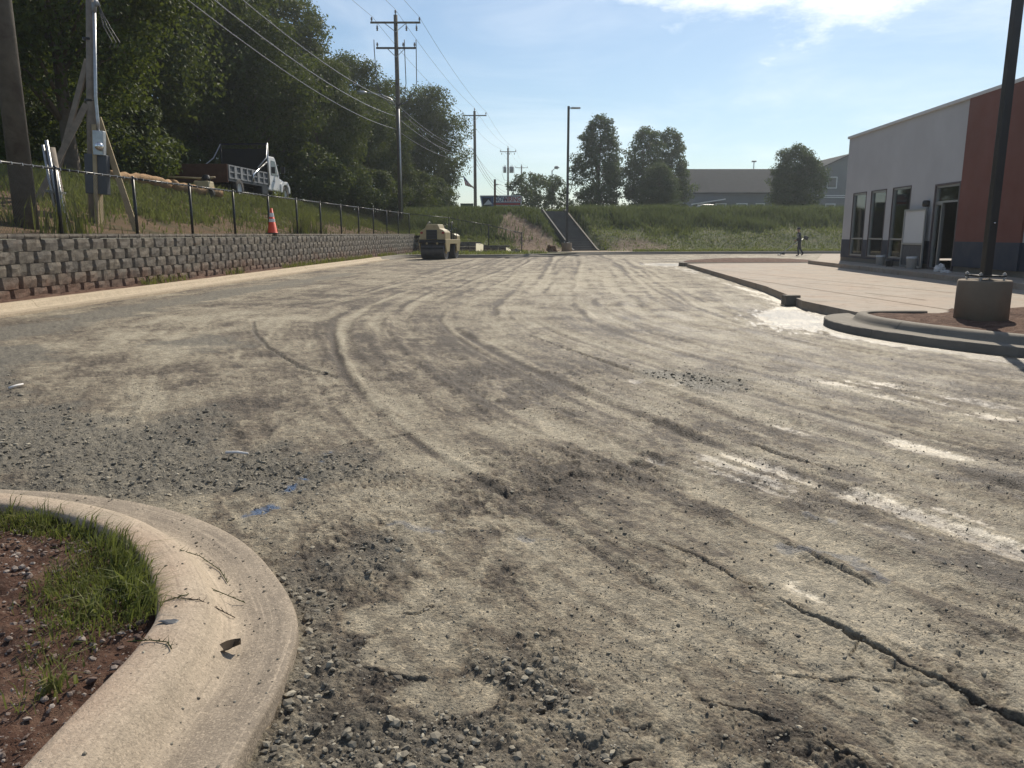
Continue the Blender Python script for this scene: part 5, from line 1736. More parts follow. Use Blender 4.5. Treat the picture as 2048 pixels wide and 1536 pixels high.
tree_px('oak_a', 'sloping-shouldered tree left of the two-crossarm pole', 700, 72, s=0.92, rz=1.2, group=WG)
tree_px('oak_c', 'dense low tree just left of the two-crossarm pole foot', 738, 65, s=0.80, rz=2.9, group=WG)
tree_px('oak_b', 'tree standing directly behind the two-crossarm pole', 790, 82, s=0.80, rz=4.0, group=WG)
tree_px('oak_c', 'light-edged tree at the right end of the wood', 848, 84, s=1.12, rz=0.3, group=WG)
tree_px('cedar', 'small pointed tree at the very right end of the wood', 883, 86, s=1.06, rz=0.3, group=WG)
tree_px('oak_a', 'dark tree filling the gap behind the service pole braces', 95, 46, s=1.2, rz=2.1, group=WG)
tree_px('oak_c', 'dark tree filling the back of the wood above the rusty tailgate', 345, 60, s=1.3, rz=5.6, group=WG)
UG = 'bushes along the edge of the wood'
for i, (px, Y, s, lab) in enumerate(((60, 30, 1.0, 'dark bush under the oak at the left edge'), (235, 35, 1.15, 'dark bush behind the slanting pale brace'), (330, 46, 1.2, 'dark bush behind the yellow attachment'), (620, 52, 1.1, 'bush in front of the wood just right of the truck bonnet'),
                                     (690, 56, 1.05, 'bush at the wood edge midway between truck and two-crossarm pole'), (750, 60, 1.0, 'bush at the wood edge left of the two-crossarm pole'), (822, 66, 1.0, 'bush at the wood edge right of the two-crossarm pole'), (863, 74, 1.0, 'low bush below the light-edged tree at the end of the wood'), (130, 38, 1.4, 'tall dark bush behind the service pole'))):
    tree_px('bush', lab, px, Y, s=s, rz=i * 1.3, group=UG, name='bush', cat='bush')
SG = 'street trees on the far bank'
tree_px('pear', 'upright egg-shaped tree right of the far lamp post', 1197, 84, s=0.94, rz=0.5, group=SG)
tree_px('pear_b', 'airy upright tree, left one of the touching pair', 1287, 88, s=0.92, rz=1.5, group=SG)
tree_px('pear_b', 'airy upright tree, right one of the touching pair', 1336, 92, s=0.95, rz=3.9, group=SG)
tree_px('holly', 'dense dark bush in front of the touching pair of trees', 1318, 82, s=0.72, rz=2.9, group=SG)
tree_px('holly', 'dense rounded tree in front of the grey buildings', 1590, 80, s=0.92, rz=0.9, group=SG)
for i, (px, Y, s, lab) in enumerate(((1052, 92, 0.90, 'thin small tree directly right of the hiring banner'), (1078, 99, 0.95, 'middle one of the thin small trees right of the banner'), (1105, 93, 0.85, 'thin small tree nearest the far lamp post, left of it'), (1148, 90, 0.36, 'low sparse shrub right of the far lamp post'))):
    tree_px('sapling', lab, px, Y, s=s, rz=i * 2.1, group='thin small trees by the banner', name='small_tree')

# ================================================================== FAR BUILDINGS
def gable_house(label, x0, x1, y0, y1, z0, z_eave, z_ridge, ridge='X', wins=(), chim=False):
    t = thing('grey_building', label, 'building', ((x0 + x1) / 2, (y0 + y1) / 2, z0))
    w, d = x1 - x0, y1 - y0
    he, hr = z_eave - z0, z_ridge - z0
    b = MB()
    if ridge == 'X':
        b.prism([(-d / 2, 0), (d / 2, 0), (d / 2, he), (0, hr), (-d / 2, he)], 'X', -w / 2, w / 2)
    else:
        b.prism([(-w / 2, 0), (w / 2, 0), (w / 2, he), (0, hr), (-w / 2, he)], 'Y', -d / 2, d / 2)
    b.build('wall', M['siding'], t)
    o = 0.45
    for s in (-1, 1):
        b = MB()
        if ridge == 'X':
            sl = (hr - he) / (d / 2)
            b.prism([(0, hr + 0.06), (0, hr + 0.26), (s * (d / 2 + o), he - sl * o + 0.26), (s * (d / 2 + o), he - sl * o + 0.06)], 'X', -w / 2 - o, w / 2 + o)
        else:
            sl = (hr - he) / (w / 2)
            b.prism([(0, hr + 0.06), (0, hr + 0.26), (s * (w / 2 + o), he - sl * o + 0.26), (s * (w / 2 + o), he - sl * o + 0.06)], 'Y', -d / 2 - o, d / 2 + o)
        b.build('roof', M['shingle'], t)
    for (wx, wz, ww, wh) in wins:
        wi = link('window', None, t, (wx, -d / 2, wz))
        b = MB(); b.box((0, -0.04, 0), (ww, 0.08, wh)); b.build('pane', M['house_glass'], wi)
        b = MB(); b.box((0, -0.07, wh / 2 + 0.07), (ww + 0.3, 0.1, 0.14)); b.box((0, -0.07, -wh / 2 - 0.07), (ww + 0.3, 0.1, 0.14))
        for s in (-1, 1):
            b.box((s * (ww / 2 + 0.07), -0.07, 0), (0.14, 0.1, wh))
        b.build('frame', M['trim'], wi)
    return t


def zpx(y, Y): return CAM_Z + (468 - y) / F / 1.02 * Y
def xpx(x, Y): return (x - 1024) / F / 1.02 * Y


Y1 = 112
t = gable_house('long grey single-storey building with a broad pitched roof', xpx(1384, Y1), xpx(1600, Y1), Y1, Y1 + 14, 3.0, zpx(388, Y1), zpx(346, Y1 + 7), 'X',
                [(-6.2, 1.9, 1.6, 1.3), (-3.8, 1.9, 1.3, 1.3), (-0.8, 1.9, 1.3, 1.3), (1.8, 1.9, 1.0, 1.3)])
w2 = (xpx(1600, Y1) - xpx(1384, Y1)) / 2
b = MB(); b.prism([(-w2 - 0.3, 2.45), (-w2 + 4.0, 3.1), (-w2 + 4.0, 3.25), (-w2 - 0.3, 2.6)], 'Y', -9.2, -7.2); b.build('porch_roof', M['trim'], t)
Y2 = 124
gable_house('two-storey grey gabled building partly hidden by the shop corner', xpx(1626, Y2), xpx(1752, Y2), Y2, Y2 + 16, 3.0, zpx(345, Y2), zpx(316, Y2), 'Y',
            [(-2.6, 6.3, 1.3, 1.5), (2.6, 6.3, 1.3, 1.5), (-2.6, 2.2, 1.3, 1.5), (1.2, 2.2, 1.3, 1.5), (0, 4.2, 9.5, 0.12)])
# car-park lamps far behind
def far_lamp(label, px, py, Y, z0, double):
    x_ = xpx(px, Y); z1 = zpx(py, Y)
    t = thing('street_lamp', label, 'lamp', (x_, Y, z0))
    b = MB(); b.tube([(0, 0, 0), (0, 0, z1 - z0)], 0.09, 7); b.build('pole', M['galv'], t)
    if double:
        b = MB(); b.box((0, 0, z1 - z0), (0.75, 0.5, 0.25)); b.build('lamp_head', M['grey_box'], t, bevel=0.05)
    else:
        b = MB(); b.tube([(0, 0, z1 - z0 - 0.4), (0.1, 0, z1 - z0), (0.5, 0, z1 - z0 + 0.35)], 0.06, 6); b.build('arm', M['galv'], t)
        b = MB(); b.lathe([(0, -0.4), (0.2, -0.3), (0.25, 0.1), (0, 0.4)], (0.7, 0, z1 - z0 + 0.4), 8, 'X'); b.build('lamp_head', M['grey_box'], t)


far_lamp('box-headed lamp rising above the roof of the long grey building', 1500, 328, 140, 3.0, True)
far_lamp('slim lamp with one curved head behind the thin small trees', 1103, 345, 118, 3.0, False)


def car(label, x_, y_, rz, m, z):
    t = thing('parked_car', label, 'car', (x_, y_, z), rz)
    b = MB(); b.prism([(-2.2, 0.35), (2.15, 0.35), (2.2, 0.75), (1.2, 0.95), (0.65, 0.98), (-1.9, 0.98), (-2.2, 0.85)], 'Y', -0.87, 0.87); b.build('body', m, t, bevel=0.06)
    b = MB(); b.prism([(-1.75, 0.97), (0.75, 0.97), (0.15, 1.42), (-1.35, 1.42)], 'Y', -0.74, 0.74); b.build('glasshouse', M['car_glass'], t)
    b = MB(); b.prism([(-1.42, 1.42), (0.22, 1.42), (0.05, 1.50), (-1.2, 1.50)], 'Y', -0.74, 0.74); b.build('roof', m, t, bevel=0.03)
    for sx in (-1.35, 1.35):
        for sy in (-0.8, 0.8):
            b = MB(); b.lathe([(0.0, -0.1), (0.32, -0.1), (0.33, 0.1), (0.0, 0.1)], (sx, sy, 0.33), 16, 'Y'); b.build('wheel', M['rubber'], t)


car('white car whose roof shows above the weeds before the long building', xpx(1420, 92), 92, 0.1, M['car_white'], 3.25)
car('pale car half hidden by weeds behind the touching pair of trees', xpx(1372, 96), 96, 0.2, M['car_white'], 3.1)

# ================================================================== BANNER, POST, FLAG, BOX
Ys = 68.0
x0, x1 = xpx(961, Ys), xpx(1042, Ys); z0, z1 = zpx(421, Ys), zpx(394, Ys)
sg = thing('hiring_banner', 'framed roadside banner reading NOW HIRING on the bank top', 'sign', ((x0 + x1) / 2, Ys, z0))
W, Hh = x1 - x0, z1 - z0
b = MB(); b.prism([(-W / 2 + 0.22, 0), (W / 2, 0), (W / 2, Hh), (-W / 2, Hh)], 'Y', -0.02, 0.02); b.build('panel', M['sign_blue'], sg)
for (ax, az, bx_, bz) in ((-W / 2, Hh, W / 2, Hh), (-W / 2 + 0.22, 0, W / 2, 0), (-W / 2, Hh, -W / 2 + 0.22, 0), (W / 2, Hh, W / 2, 0)):
    b = MB(); b.tube([(ax, -0.04, az), (bx_, -0.04, bz)], 0.045, 6); b.build('frame_bar', M['sign_white'], sg)
b = MB(); b.box((0.55, -0.028, Hh * 0.74), (W * 0.66, 0.012, Hh * 0.40)); b.build('headline_field', M['sign_white'], sg)
b = MB(); b.box((0.55, -0.028, Hh * 0.42), (W * 0.66, 0.012, Hh * 0.15)); b.build('red_stripe', M['sign_red'], sg)
for k_ in range(3):
    b = MB(); b.box((0.52 + 0.05 * k_, -0.028, Hh * (0.30 - 0.09 * k_)), (W * (0.60 - 0.06 * k_), 0.010, Hh * 0.035)); b.build('small_print', M['sign_white'], sg)
b = MB(); b.box((-W * 0.34, -0.028, Hh * 0.55), (W * 0.20, 0.012, Hh * 0.62)); b.build('picture_field', M['cloth_dark'], sg)
b = MB(); b.prism([(-W * 0.42, Hh * 0.35), (-W * 0.30, Hh * 0.75), (-W * 0.20, Hh * 0.40)], 'Y', -0.045, -0.036); b.build('picture_shape', M['sign_white'], sg)
for sx in (-0.35, 0.38):
    b = MB(); b.box((sx * W, 0.06, -0.5), (0.09, 0.07, 1.2)); b.build('leg', M['pale_wood'], sg)
for txt, cx in (('NOW', 0.02), ('HIRING', 1.02)):
    cu = bpy.data.curves.new('lettering', 'FONT'); cu.body = txt; cu.size = Hh * 0.47; cu.extrude = 0.004; cu.offset = 0.012
    cu.align_x = 'CENTER'; cu.align_y = 'CENTER'
    cu.materials.append(M['sign_blue'] if txt == 'NOW' else M['sign_red'])
    tmp = link('lettering_tmp', cu)
    lme = bpy.data.meshes.new_from_object(tmp.evaluated_get(bpy.context.evaluated_depsgraph_get()))
    bpy.data.objects.remove(tmp)
    o = link('lettering', lme, sg, (cx, -0.042, Hh * 0.74)); o.rotation_euler = (R(90), 0, 0); o.scale = (0.80, 1, 1)
p = aty(990, 424, 64.5)
t = thing('timber_post', 'square brown timber post standing in front of the hiring banner', 'post', (p.x, 64.5, p.z))
b = MB(); b.box((0, 0, 0.9), (0.17, 0.17, 3.4)); b.build('shaft', M['rust'], t)
b = MB(); b.box((0.14, 0, 1.25), (0.16, 0.05, 0.16), (0, 0.6, 0)); b.build('tag_plate', M['black_metal'], t)
# flag on a slanting staff fixed to the second pole
fp = Vector((PB[2][0][0], 97, aty(946, 377, 97).z))
fl = thing('flag', 'red and white striped flag on a slanting staff on the second utility pole', 'flag', fp)
b = MB(); b.tube([(-0.15, -0.1, -0.1), (-1.5, -0.25, 1.62)], 0.025, 6); b.build('staff', M['galv'], fl)
s0, s1 = Vector((-1.48, -0.25, 1.58)), Vector((-0.62, -0.2, 0.46))
for k_ in range(9):
    f0, f1 = k_ / 9, (k_ + 1) / 9
    V, Fq = [], []
    for i in range(9):
        u_ = i / 8
        for f_ in (f0, f1):
            q = s0.lerp(s1, f_) + Vector((0.30 * u_ + 0.50 * f_ * u_, 0.12 * math.sin(5 * u_ + 3 * f_), -1.25 * u_ + 0.75 * f_ * u_))
            V.append(q)
    for i in range(8):
        Fq.append((2 * i, 2 * i + 1, 2 * i + 3, 2 * i + 2))
    o = link('stripe', npmesh('stripe', [tuple(v) for v in V], Fq, M['flag_red'] if k_ % 2 == 0 else M['flag_white']), fl)
    sol = o.modifiers.new('thick', 'SOLIDIFY'); sol.thickness = 0.006
V = [tuple(s0.lerp(s1, f_) + Vector((0.30 * u_ + 0.50 * f_ * u_, 0.12 * math.sin(5 * u_ + 3 * f_) - 0.015, -1.25 * u_ + 0.75 * f_ * u_))) for u_ in (0, .2, .4) for f_ in (0, 0.27, 0.55)]
o = link('canton', npmesh('canton', V, grid_faces(3, 3), M['flag_blue']), fl)
sol = o.modifiers.new('thick', 'SOLIDIFY'); sol.thickness = 0.006
p = aty(934, 417, 88)
t = thing('utility_cabinet', 'low green utility cabinet at the foot of the second utility pole', 'cabinet', (p.x, 88, float(bank_z(p.x, 88))))
b = MB(); b.box((0, 0, 0.75), (1.5, 1.0, 1.5), taper=0.94); b.build('housing', M['green_box'], t, bevel=0.05)
b = MB(); b.box((0, -0.02, 1.53), (1.46, 1.0, 0.08)); b.build('lid', M['green_box'], t)

# ================================================================== TRUCK
tk = thing('flatbed_truck', 'white-cabbed work truck with black headboard, grey rack sides and rusty tailgate', 'truck',
           (-14.85, 38.0, float(bank_z(-14.85, 41)) - 0.22), -0.065)
b = MB(); b.box((0, 2.6, 0.86), (2.5, 5.2, 0.12)); b.build('bed_floor', M['truck_black'], tk)
for s in (-1, 1):
    b = MB(); b.box((s * 0.42, 4.0, 0.62), (0.12, 8.0, 0.24)); b.build('chassis_rail', M['truck_black'], tk)
tg = MB(); tg.box((-0.25, -0.04, 1.16), (3.0, 0.08, 0.86)); tg.build('tailgate', M['rust'], tk, bevel=0.01)
for s in (-1, 1):
    rk = link('side_rack', None, tk, (s * 1.24, 0, 0))
    b = MB(); b.box((-s * 0.03, 2.6, 1.22), (0.02, 5.0, 0.62)); b.build('rack_board', M['dark_box'], rk)
    for z in (0.96, 1.24, 1.54):
        b = MB(); b.box((0, 2.6, z), (0.05, 5.1, 0.06)); b.build('rack_rail', M['rack_grey'], rk)
    for i in range(8):
        b = MB(); b.box((0.012 * s, 0.1 + i * 0.72, 1.24), (0.06, 0.26 if i % 3 else 0.12, 0.62)); b.build('rack_stake', M['rack_grey'], rk)
b = MB(); b.box((0, 5.15, 1.85), (2.5, 0.07, 1.95)); b.build('headboard', M['truck_black'], tk)
b = MB(); b.box((0, 5.15, 3.08), (2.62, 0.09, 0.09)); b.build('headboard_bar', M['truck_black'], tk)
for s in (-1, 1):
    b = MB(); b.tube([(s * 1.27, 5.12, 0.9), (s * 1.29, 5.1, 3.12)], 0.055, 8); b.build('headboard_post', M['galv'] if s > 0 else M['black_metal'], tk, smooth=True)
    b = MB(); b.tube([(s * 1.27, 5.1, 3.1), (s * 1.45, 4.5, 2.3), (s * 1.75 if s < 0 else 1.3, 3.6, 1.7)], 0.03, 6); b.build('tarp_arm', M['galv'], tk, smooth=True)
b = MB(); b.tube([(1.30, 4.9, 2.1), (1.32, 2.9, 1.3), (1.32, 2.9, 0.95)], 0.045, 7); b.build('side_strut', M['chrome'], tk, smooth=True)
cab = link('cab', None, tk, (0, 5.45, 0))
b = MB(); b.prism([(0, 0.65), (1.75, 0.65), (1.75, 1.55), (1.25, 2.42), (1.05, 2.52), (0.1, 2.50), (0, 2.40)], 'X', -1.12, 1.12); b.build('cab_shell', M['white_paint'], cab, bevel=0.07)
for s in (-1, 1):
    b = MB(); b.prism([(0.42, 1.50), (1.48, 1.50), (1.10, 2.28), (0.50, 2.28)], 'X', s * 1.10, s * 1.135); b.build('side_window', M['car_glass'], cab)
    b = MB(); b.box((s * 1.13, 0.8, 1.20), (0.02, 0.16, 0.04)); b.build('door_handle', M['black_metal'], cab)
    b = MB(); b.box((s * 1.42, 1.55, 1.85), (0.20, 0.08, 0.36)); b.build('mirror', M['black_metal'], cab)
b = MB(); b.box((0, 1.53, 1.95), (1.9, 0.03, 0.75), (R(-30), 0, 0)); b.build('windscreen', M['car_glass'], cab)
b = MB(); b.box((0, -0.015, 2.0), (1.5, 0.03, 0.5)); b.build('rear_window', M['car_glass'], cab)
hood = MB(); hood.prism([(1.7, 0.75), (3.25, 0.75), (3.3, 1.1), (3.05, 1.38), (1.75, 1.58)], 'X', -0.86, 0.86); hood.build('bonnet', M['white_paint'], cab, bevel=0.09)
for s in (-1, 1):
    b = MB(); b.prism([(1.75, 0.62), (2.0, 0.62), (2.1, 0.92), (2.35, 1.06), (2.7, 1.06), (2.95, 0.92), (3.05, 0.62), (3.28, 0.62), (3.25, 1.0), (2.9, 1.27), (2.1, 1.27), (1.75, 1.1)], 'X', s * 0.82, s * 1.18); b.build('fender', M['white_paint'], cab, bevel=0.05)
for (y_, xs_) in ((7.98, (1.02,)), (1.25, (0.86, 1.14))):
    for s in (-1, 1):
        for x_ in xs_:
            wh = link('wheel', None, tk, (s * x_, y_, 0.5))
            b = MB(); b.lathe([(0.28, -0.12), (0.46, -0.13), (0.50, -0.08), (0.50, 0.08), (0.46, 0.13), (0.28, 0.12)], n=24, axis='X'); b.build('tyre', M['rubber'], wh, smooth=True)
            b = MB(); b.lathe([(0, -0.03), (0.12, -0.05), (0.20, 0.03), (0.28, 0.10), (0.28, -0.1), (0, -0.1)], n=20, axis='X'); b.build('rim', M['white_paint'], wh, smooth=True)
b = MB(); b.box((1.0, 4.6, 0.62), (0.5, 0.9, 0.5)); b.build('fuel_tank', M['truck_black'], tk, bevel=0.06)
# yellow attachment left of the truck
px_ = aty(408, 375, 33.5)
yt = thing('yellow_trencher', 'small dirty yellow machine with a long handlebar, left of the truck', 'machine', (px_.x, 33.5, float(bank_z(px_.x, 33.5))))
b = MB(); b.box((0, 0, 0.45), (0.75, 0.7, 0.62), taper=0.85); b.build('engine_housing', M['yellow'], yt, bevel=0.05)
b = MB(); b.lathe([(0, 0), (0.16, 0.0), (0.2, 0.1), (0.12, 0.25), (0, 0.27)], (0.12, 0, 0.76), 12); b.build('air_filter', M['truck_black'], yt)
b = MB(); b.tube([(0.5, 0, 0.92), (-0.2, 0.05, 0.88), (-1.55, 0.1, 0.95)], 0.04, 7); b.build('handlebar', M['pale_wood'], yt, smooth=True)
for x_ in (-0.3, 0.3):
    b = MB(); b.lathe([(0, -0.1), (0.24, -0.1), (0.25, 0.1), (0, 0.1)], (x_, -0.3, 0.24), 14, 'Y'); b.build('wheel', M['rubber'], yt)
# straw roll along the top of the bank
for (xa, ya), (xb, yb), lab in (((228, 27.5), (345, 31.0), 'straw erosion roll on the grass, left piece by the pale brace'), ((350, 31.2), (446, 34.0), 'straw erosion roll on the grass, right piece before the yellow machine')):
    P3 = []
    for i in range(16):
        f_ = i / 15
        Y_ = ya + (yb - ya) * f_
        X_ = xpx(xa + (xb - xa) * f_, Y_)
        P3.append((X_, Y_, float(bank_z(X_, Y_)) + 0.42 + 0.03 * math.sin(i * 2.1)))
    b = MB(); b.tube(P3, [0.17 + 0.015 * math.sin(i * 1.7) for i in range(16)], 12)
    tag(b.build('straw_roll', M['straw'], None, smooth=True), lab, 'straw roll', 'straw erosion rolls')

# ================================================================== TRAFFIC CONE
cy = 28.2
cn = thing('traffic_cone', 'orange traffic cone with reflective bands standing on the block wall', 'cone', (wall_x(cy) - 0.17 + 0.03, cy, 1.402))
b = MB(); b.box((0, 0, 0.02), (0.42, 0.42, 0.04)); b.build('base', M['rubber'], cn, bevel=0.015)
def cr(z): return 0.165 - 0.130 * z / 0.90
def ring(z0, z1, e=0.0):
    b_ = MB(); b_.lathe([(cr(z0 - 0.04) + e, z0), (cr(z1 - 0.04) + e, z1)], n=24); return b_
b = MB(); b.lathe([(0.185, 0.038), (0.168, 0.055), (cr(0.86), 0.90), (cr(0.86) - 0.012, 0.905), (0.0, 0.905)], n=24); b.build('cone_body', M['cone_orange'], cn, smooth=True)
ring(0.42, 0.53, 0.003).build('lower_band', M['cone_white'], cn, smooth=True)
ring(0.60, 0.74, 0.003).build('upper_band', M['cone_white'], cn, smooth=True)

# ================================================================== ROAD ROLLER
rp = at(866, 519, 0)
ro = thing('road_roller', 'tan-yellow tandem road roller parked at the corner of the lot', 'road roller', (rp.x + 0.28, rp.y + 1.35, 0.0), R(-12))
for y_, nm in ((-1.0, 'rear'), (1.05, 'front')):
    d = link('drum', None, ro, (0, y_, 0.47))
    b = MB(); b.lathe([(0.0, -0.66), (0.40, -0.66), (0.455, -0.68), (0.475, -0.66), (0.475, 0.66), (0.455, 0.68), (0.40, 0.66), (0.0, 0.66)], n=40, axis='X'); b.build('drum_shell', M['drum_steel'], d, smooth=False)
    for s in (-1, 1):
        b = MB(); b.lathe([(0, 0), (0.17, 0), (0.15, 0.04), (0, 0.05)], (s * 0.66, 0, 0), 16, 'X'); b.build('hub', M['yellow'], d)
for s in (-1, 1):
    b = MB(); b.prism([(-1.25, 0.42), (-0.75, 0.42), (-0.60, 0.85), (1.5, 0.85), (1.5, 1.1), (-1.45, 1.1), (-1.45, 0.9)], 'X', s * 0.72, s * 0.79); b.build('side_frame', M['yellow'], ro, bevel=0.015)
    b = MB(); b.prism([(0.80, 0.42), (1.30, 0.42), (1.42, 0.86), (0.70, 0.86)], 'X', s * 0.722, s * 0.788); b.build('drum_fork', M['yellow'], ro)
b = MB(); b.box((0, -1.42, 0.99), (1.54, 0.10, 0.16)); b.build('rear_bumper', M['truck_black'], ro, bevel=0.02)
for s in (-1, 1):
    b = MB(); b.lathe([(0, 0), (0.06, 0), (0.06, 0.03), (0, 0.03)], (s * 0.30, -1.505, 0.88), 12, 'Y'); b.build('tow_eye', M['yellow'], ro)
    b = MB(); b.box((s * 0.62, -1.40, 1.46), (0.13, 0.05, 0.10)); b.build('tail_lamp', M['sign_red'], ro)
b = MB(); b.box((0, -1.49, 0.62), (1.30, 0.03, 0.10)); b.build('scraper', M['truck_black'], ro)
b = MB(); b.prism([(-0.74, 1.08), (0.74, 1.08), (0.74, 1.48), (0.62, 1.62), (0.42, 1.68), (0.32, 1.92), (-0.32, 1.94), (-0.45, 1.70), (-0.68, 1.58), (-0.74, 1.40)], 'Y', -1.38, -0.35); b.build('hood', M['yellow'], ro, bevel=0.035)
b = MB(); b.box((-0.04, -1.395, 1.36), (0.62, 0.03, 0.52)); g_ = b.build('grille', M['truck_black'], ro)
for k_ in range(6):
    b = MB(); b.box((-0.04, -1.417, 1.15 + 0.085 * k_), (0.58, 0.012, 0.018)); b.build('grille_slat', M['dark_box'], ro)
b = MB(); b.box((0, 0.35, 1.06), (1.40, 1.3, 0.08)); b.build('platform', M['truck_black'], ro)
b = MB(); b.box((0.15, 0.05, 1.35), (0.46, 0.44, 0.12)); b.box((0.15, -0.17, 1.62), (0.46, 0.10, 0.48)); b.build('seat', M['truck_black'], ro, bevel=0.04)
b = MB(); b.box((0.15, 0.75, 1.35), (0.7, 0.25, 0.5), taper=0.8); b.build('console', M['truck_black'], ro, bevel=0.03)
b = MB(); b.tube([(0.15, 0.62, 1.5), (0.15, 0.48, 1.78)], 0.025, 6); b.build('steering_column', M['truck_black'], ro)
pts = [(0.15 + 0.2 * math.cos(a_), 0.48 + 0.2 * math.sin(a_) * 0.5, 1.79 + 0.2 * math.sin(a_) * 0.85) for a_ in [2 * math.pi * i / 20 for i in range(21)]]
b = MB(); b.tube(pts, 0.018, 6); b.build('steering_wheel', M['truck_black'], ro, smooth=True)
for s in (-1, 1):
    b = MB(); b.tube([(s * 0.70, -0.05, 1.1), (s * 0.70, -0.05, 2.02)], 0.04, 8); b.build('rollbar_post', M['black_metal'], ro, smooth=True)
    b = MB(); b.tube([(s * 0.70, -0.05, 2.0), (s * 0.68, 0.25, 2.06), (s * 0.66, 0.5, 1.98)], 0.036, 8); b.build('folded_rollbar', M['black_metal'], ro, smooth=True)
    b = MB(); b.tube([(s * 0.72, 0.95, 1.1), (s * 0.72, 0.95, 1.72), (s * 0.72, 0.35, 1.72), (s * 0.72, 0.35, 1.1)], 0.022, 6); b.build('hand_rail', M['black_metal'], ro, smooth=True)
b = MB(); b.prism([(-0.70, 0.85), (0.70, 0.85), (0.70, 1.30), (0.5, 1.42), (-0.5, 1.42), (-0.70, 1.30)], 'Y', 1.05, 1.75); b.build('water_tank', M['yellow'], ro, bevel=0.04)

# ================================================================== PERSON WITH A STRING TRIMMER
pp_ = at(1597, 512.5, 0)
pr_ = thing('person', 'person in dark clothes and cap walking with a string trimmer by the far kerb', 'person', (pp_.x, pp_.y, 0.0))
J = {'pelvis': ((0, 0, 0.95), 0.145), 'waist': ((-0.02, 0, 1.10), 0.135), 'chest': ((-0.05, 0, 1.33), 0.165), 'neck': ((-0.08, 0, 1.50), 0.062), 'head': ((-0.11, 0, 1.60), 0.085), 'crown': ((-0.11, 0, 1.70), 0.085),
     'hipL': ((-0.02, -0.10, 0.90), 0.10), 'kneeL': ((-0.10, -0.11, 0.50), 0.068), 'ankL': ((-0.05, -0.11, 0.09), 0.048), 'toeL': ((-0.22, -0.12, 0.045), 0.040),
     'hipR': ((0.03, 0.10, 0.90), 0.10), 'kneeR': ((0.10, 0.11, 0.50), 0.068), 'ankR': ((0.32, 0.11, 0.16), 0.048), 'toeR': ((0.20, 0.12, 0.055), 0.040),
     'shL': ((-0.06, -0.19, 1.42), 0.075), 'elL': ((-0.13, -0.26, 1.15), 0.052), 'haL': ((-0.34, -0.18, 1.00), 0.040), 'fiL': ((-0.40, -0.14, 0.95), 0.030),
     'shR': ((-0.04, 0.19, 1.42), 0.075), 'elR': ((0.06, 0.27, 1.14), 0.052), 'haR': ((-0.08, 0.16, 0.98), 0.040), 'fiR': ((-0.13, 0.10, 0.95), 0.030)}
E = [('pelvis', 'waist'), ('waist', 'chest'), ('chest', 'neck'), ('neck', 'head'), ('head', 'crown'), ('pelvis', 'hipL'), ('hipL', 'kneeL'), ('kneeL', 'ankL'), ('ankL', 'toeL'), ('pelvis', 'hipR'), ('hipR', 'kneeR'), ('kneeR', 'ankR'), ('ankR', 'toeR'),
     ('chest', 'shL'), ('shL', 'elL'), ('elL', 'haL'), ('haL', 'fiL'), ('chest', 'shR'), ('shR', 'elR'), ('elR', 'haR'), ('haR', 'fiR')]
keys = list(J)
me = bpy.data.meshes.new('body'); me.from_pydata([J[k_][0] for k_ in keys], [(keys.index(a), keys.index(b_)) for a, b_ in E], []); me.update()
tmp = link('body_tmp', me)
sk = tmp.modifiers.new('skin', 'SKIN'); tmp.modifiers.new('sub', 'SUBSURF').levels = 2
for v, k_ in zip(me.skin_vertices[0].data, keys):
    v.radius = (J[k_][1], J[k_][1])
me.skin_vertices[0].data[0].use_root = True
dg = bpy.context.evaluated_depsgraph_get()
bme = bpy.data.meshes.new_from_object(tmp.evaluated_get(dg))
bpy.data.objects.remove(tmp)
bme.materials.clear(); bme.materials.append(M['cloth_dark']); bme.materials.append(M['skin'])
for p in bme.polygons:
    c_ = p.center
    p.use_smooth = True
    p.material_index = 1 if (c_.z > 1.50 or (abs(c_.y) < 0.24 and c_.x < -0.28 and 0.9 < c_.z < 1.06)) else 0
bme.name = 'body'
link('body', bme, pr_)
b = MB(); b.lathe([(0.112, 0), (0.112, 0.05), (0.09, 0.11), (0.04, 0.14), (0, 0.145)], (-0.10, 0, 1.68), 14); b.box((-0.25, 0, 1.69), (0.14, 0.15, 0.015), (0, 0.15, 0)); b.build('cap', M['cloth_dark'], pr_, smooth=True)
b = MB(); b.tube([(0.02, 0.0, 1.46), (-0.16, -0.12, 1.38), (-0.16, -0.1, 1.15), (-0.02, 0.05, 1.02)], 0.02, 5); b.build('harness_strap', M['paper'], pr_)
tr = thing('string_trimmer', 'long-shafted string trimmer held by the walking person', 'string trimmer', (pp_.x, pp_.y - 0.13, 0))
b = MB(); b.tube([(0.28, 0.10, 1.12), (-0.13, 0.08, 0.93), (-1.30, -0.1, 0.12)], 0.018, 7); b.build('shaft', M['galv'], tr, smooth=True)
b = MB(); b.box((0.38, 0.10, 1.16), (0.26, 0.2, 0.22), (0, 0.4, 0)); b.build('engine', M['truck_black'], tr, bevel=0.03)
b = MB(); b.tube([(-0.42, -0.05, 0.75), (-0.36, -0.04, 0.95), (-0.28, 0.06, 0.97), (-0.26, 0.06, 0.82)], 0.014, 6); b.build('loop_handle', M['truck_black'], tr, smooth=True)
b = MB(); b.lathe([(0, 0), (0.11, 0), (0.09, 0.05), (0, 0.09)], (-1.33, -0.1, 0.06), 14); b.build('cutting_head', M['truck_black'], tr)
b = MB(); b.prism([(-1.28, 0.13), (-1.05, 0.10), (-0.98, 0.18), (-1.18, 0.24)], 'Y', -0.26, 0.06); b.build('guard', M['truck_black'], tr)

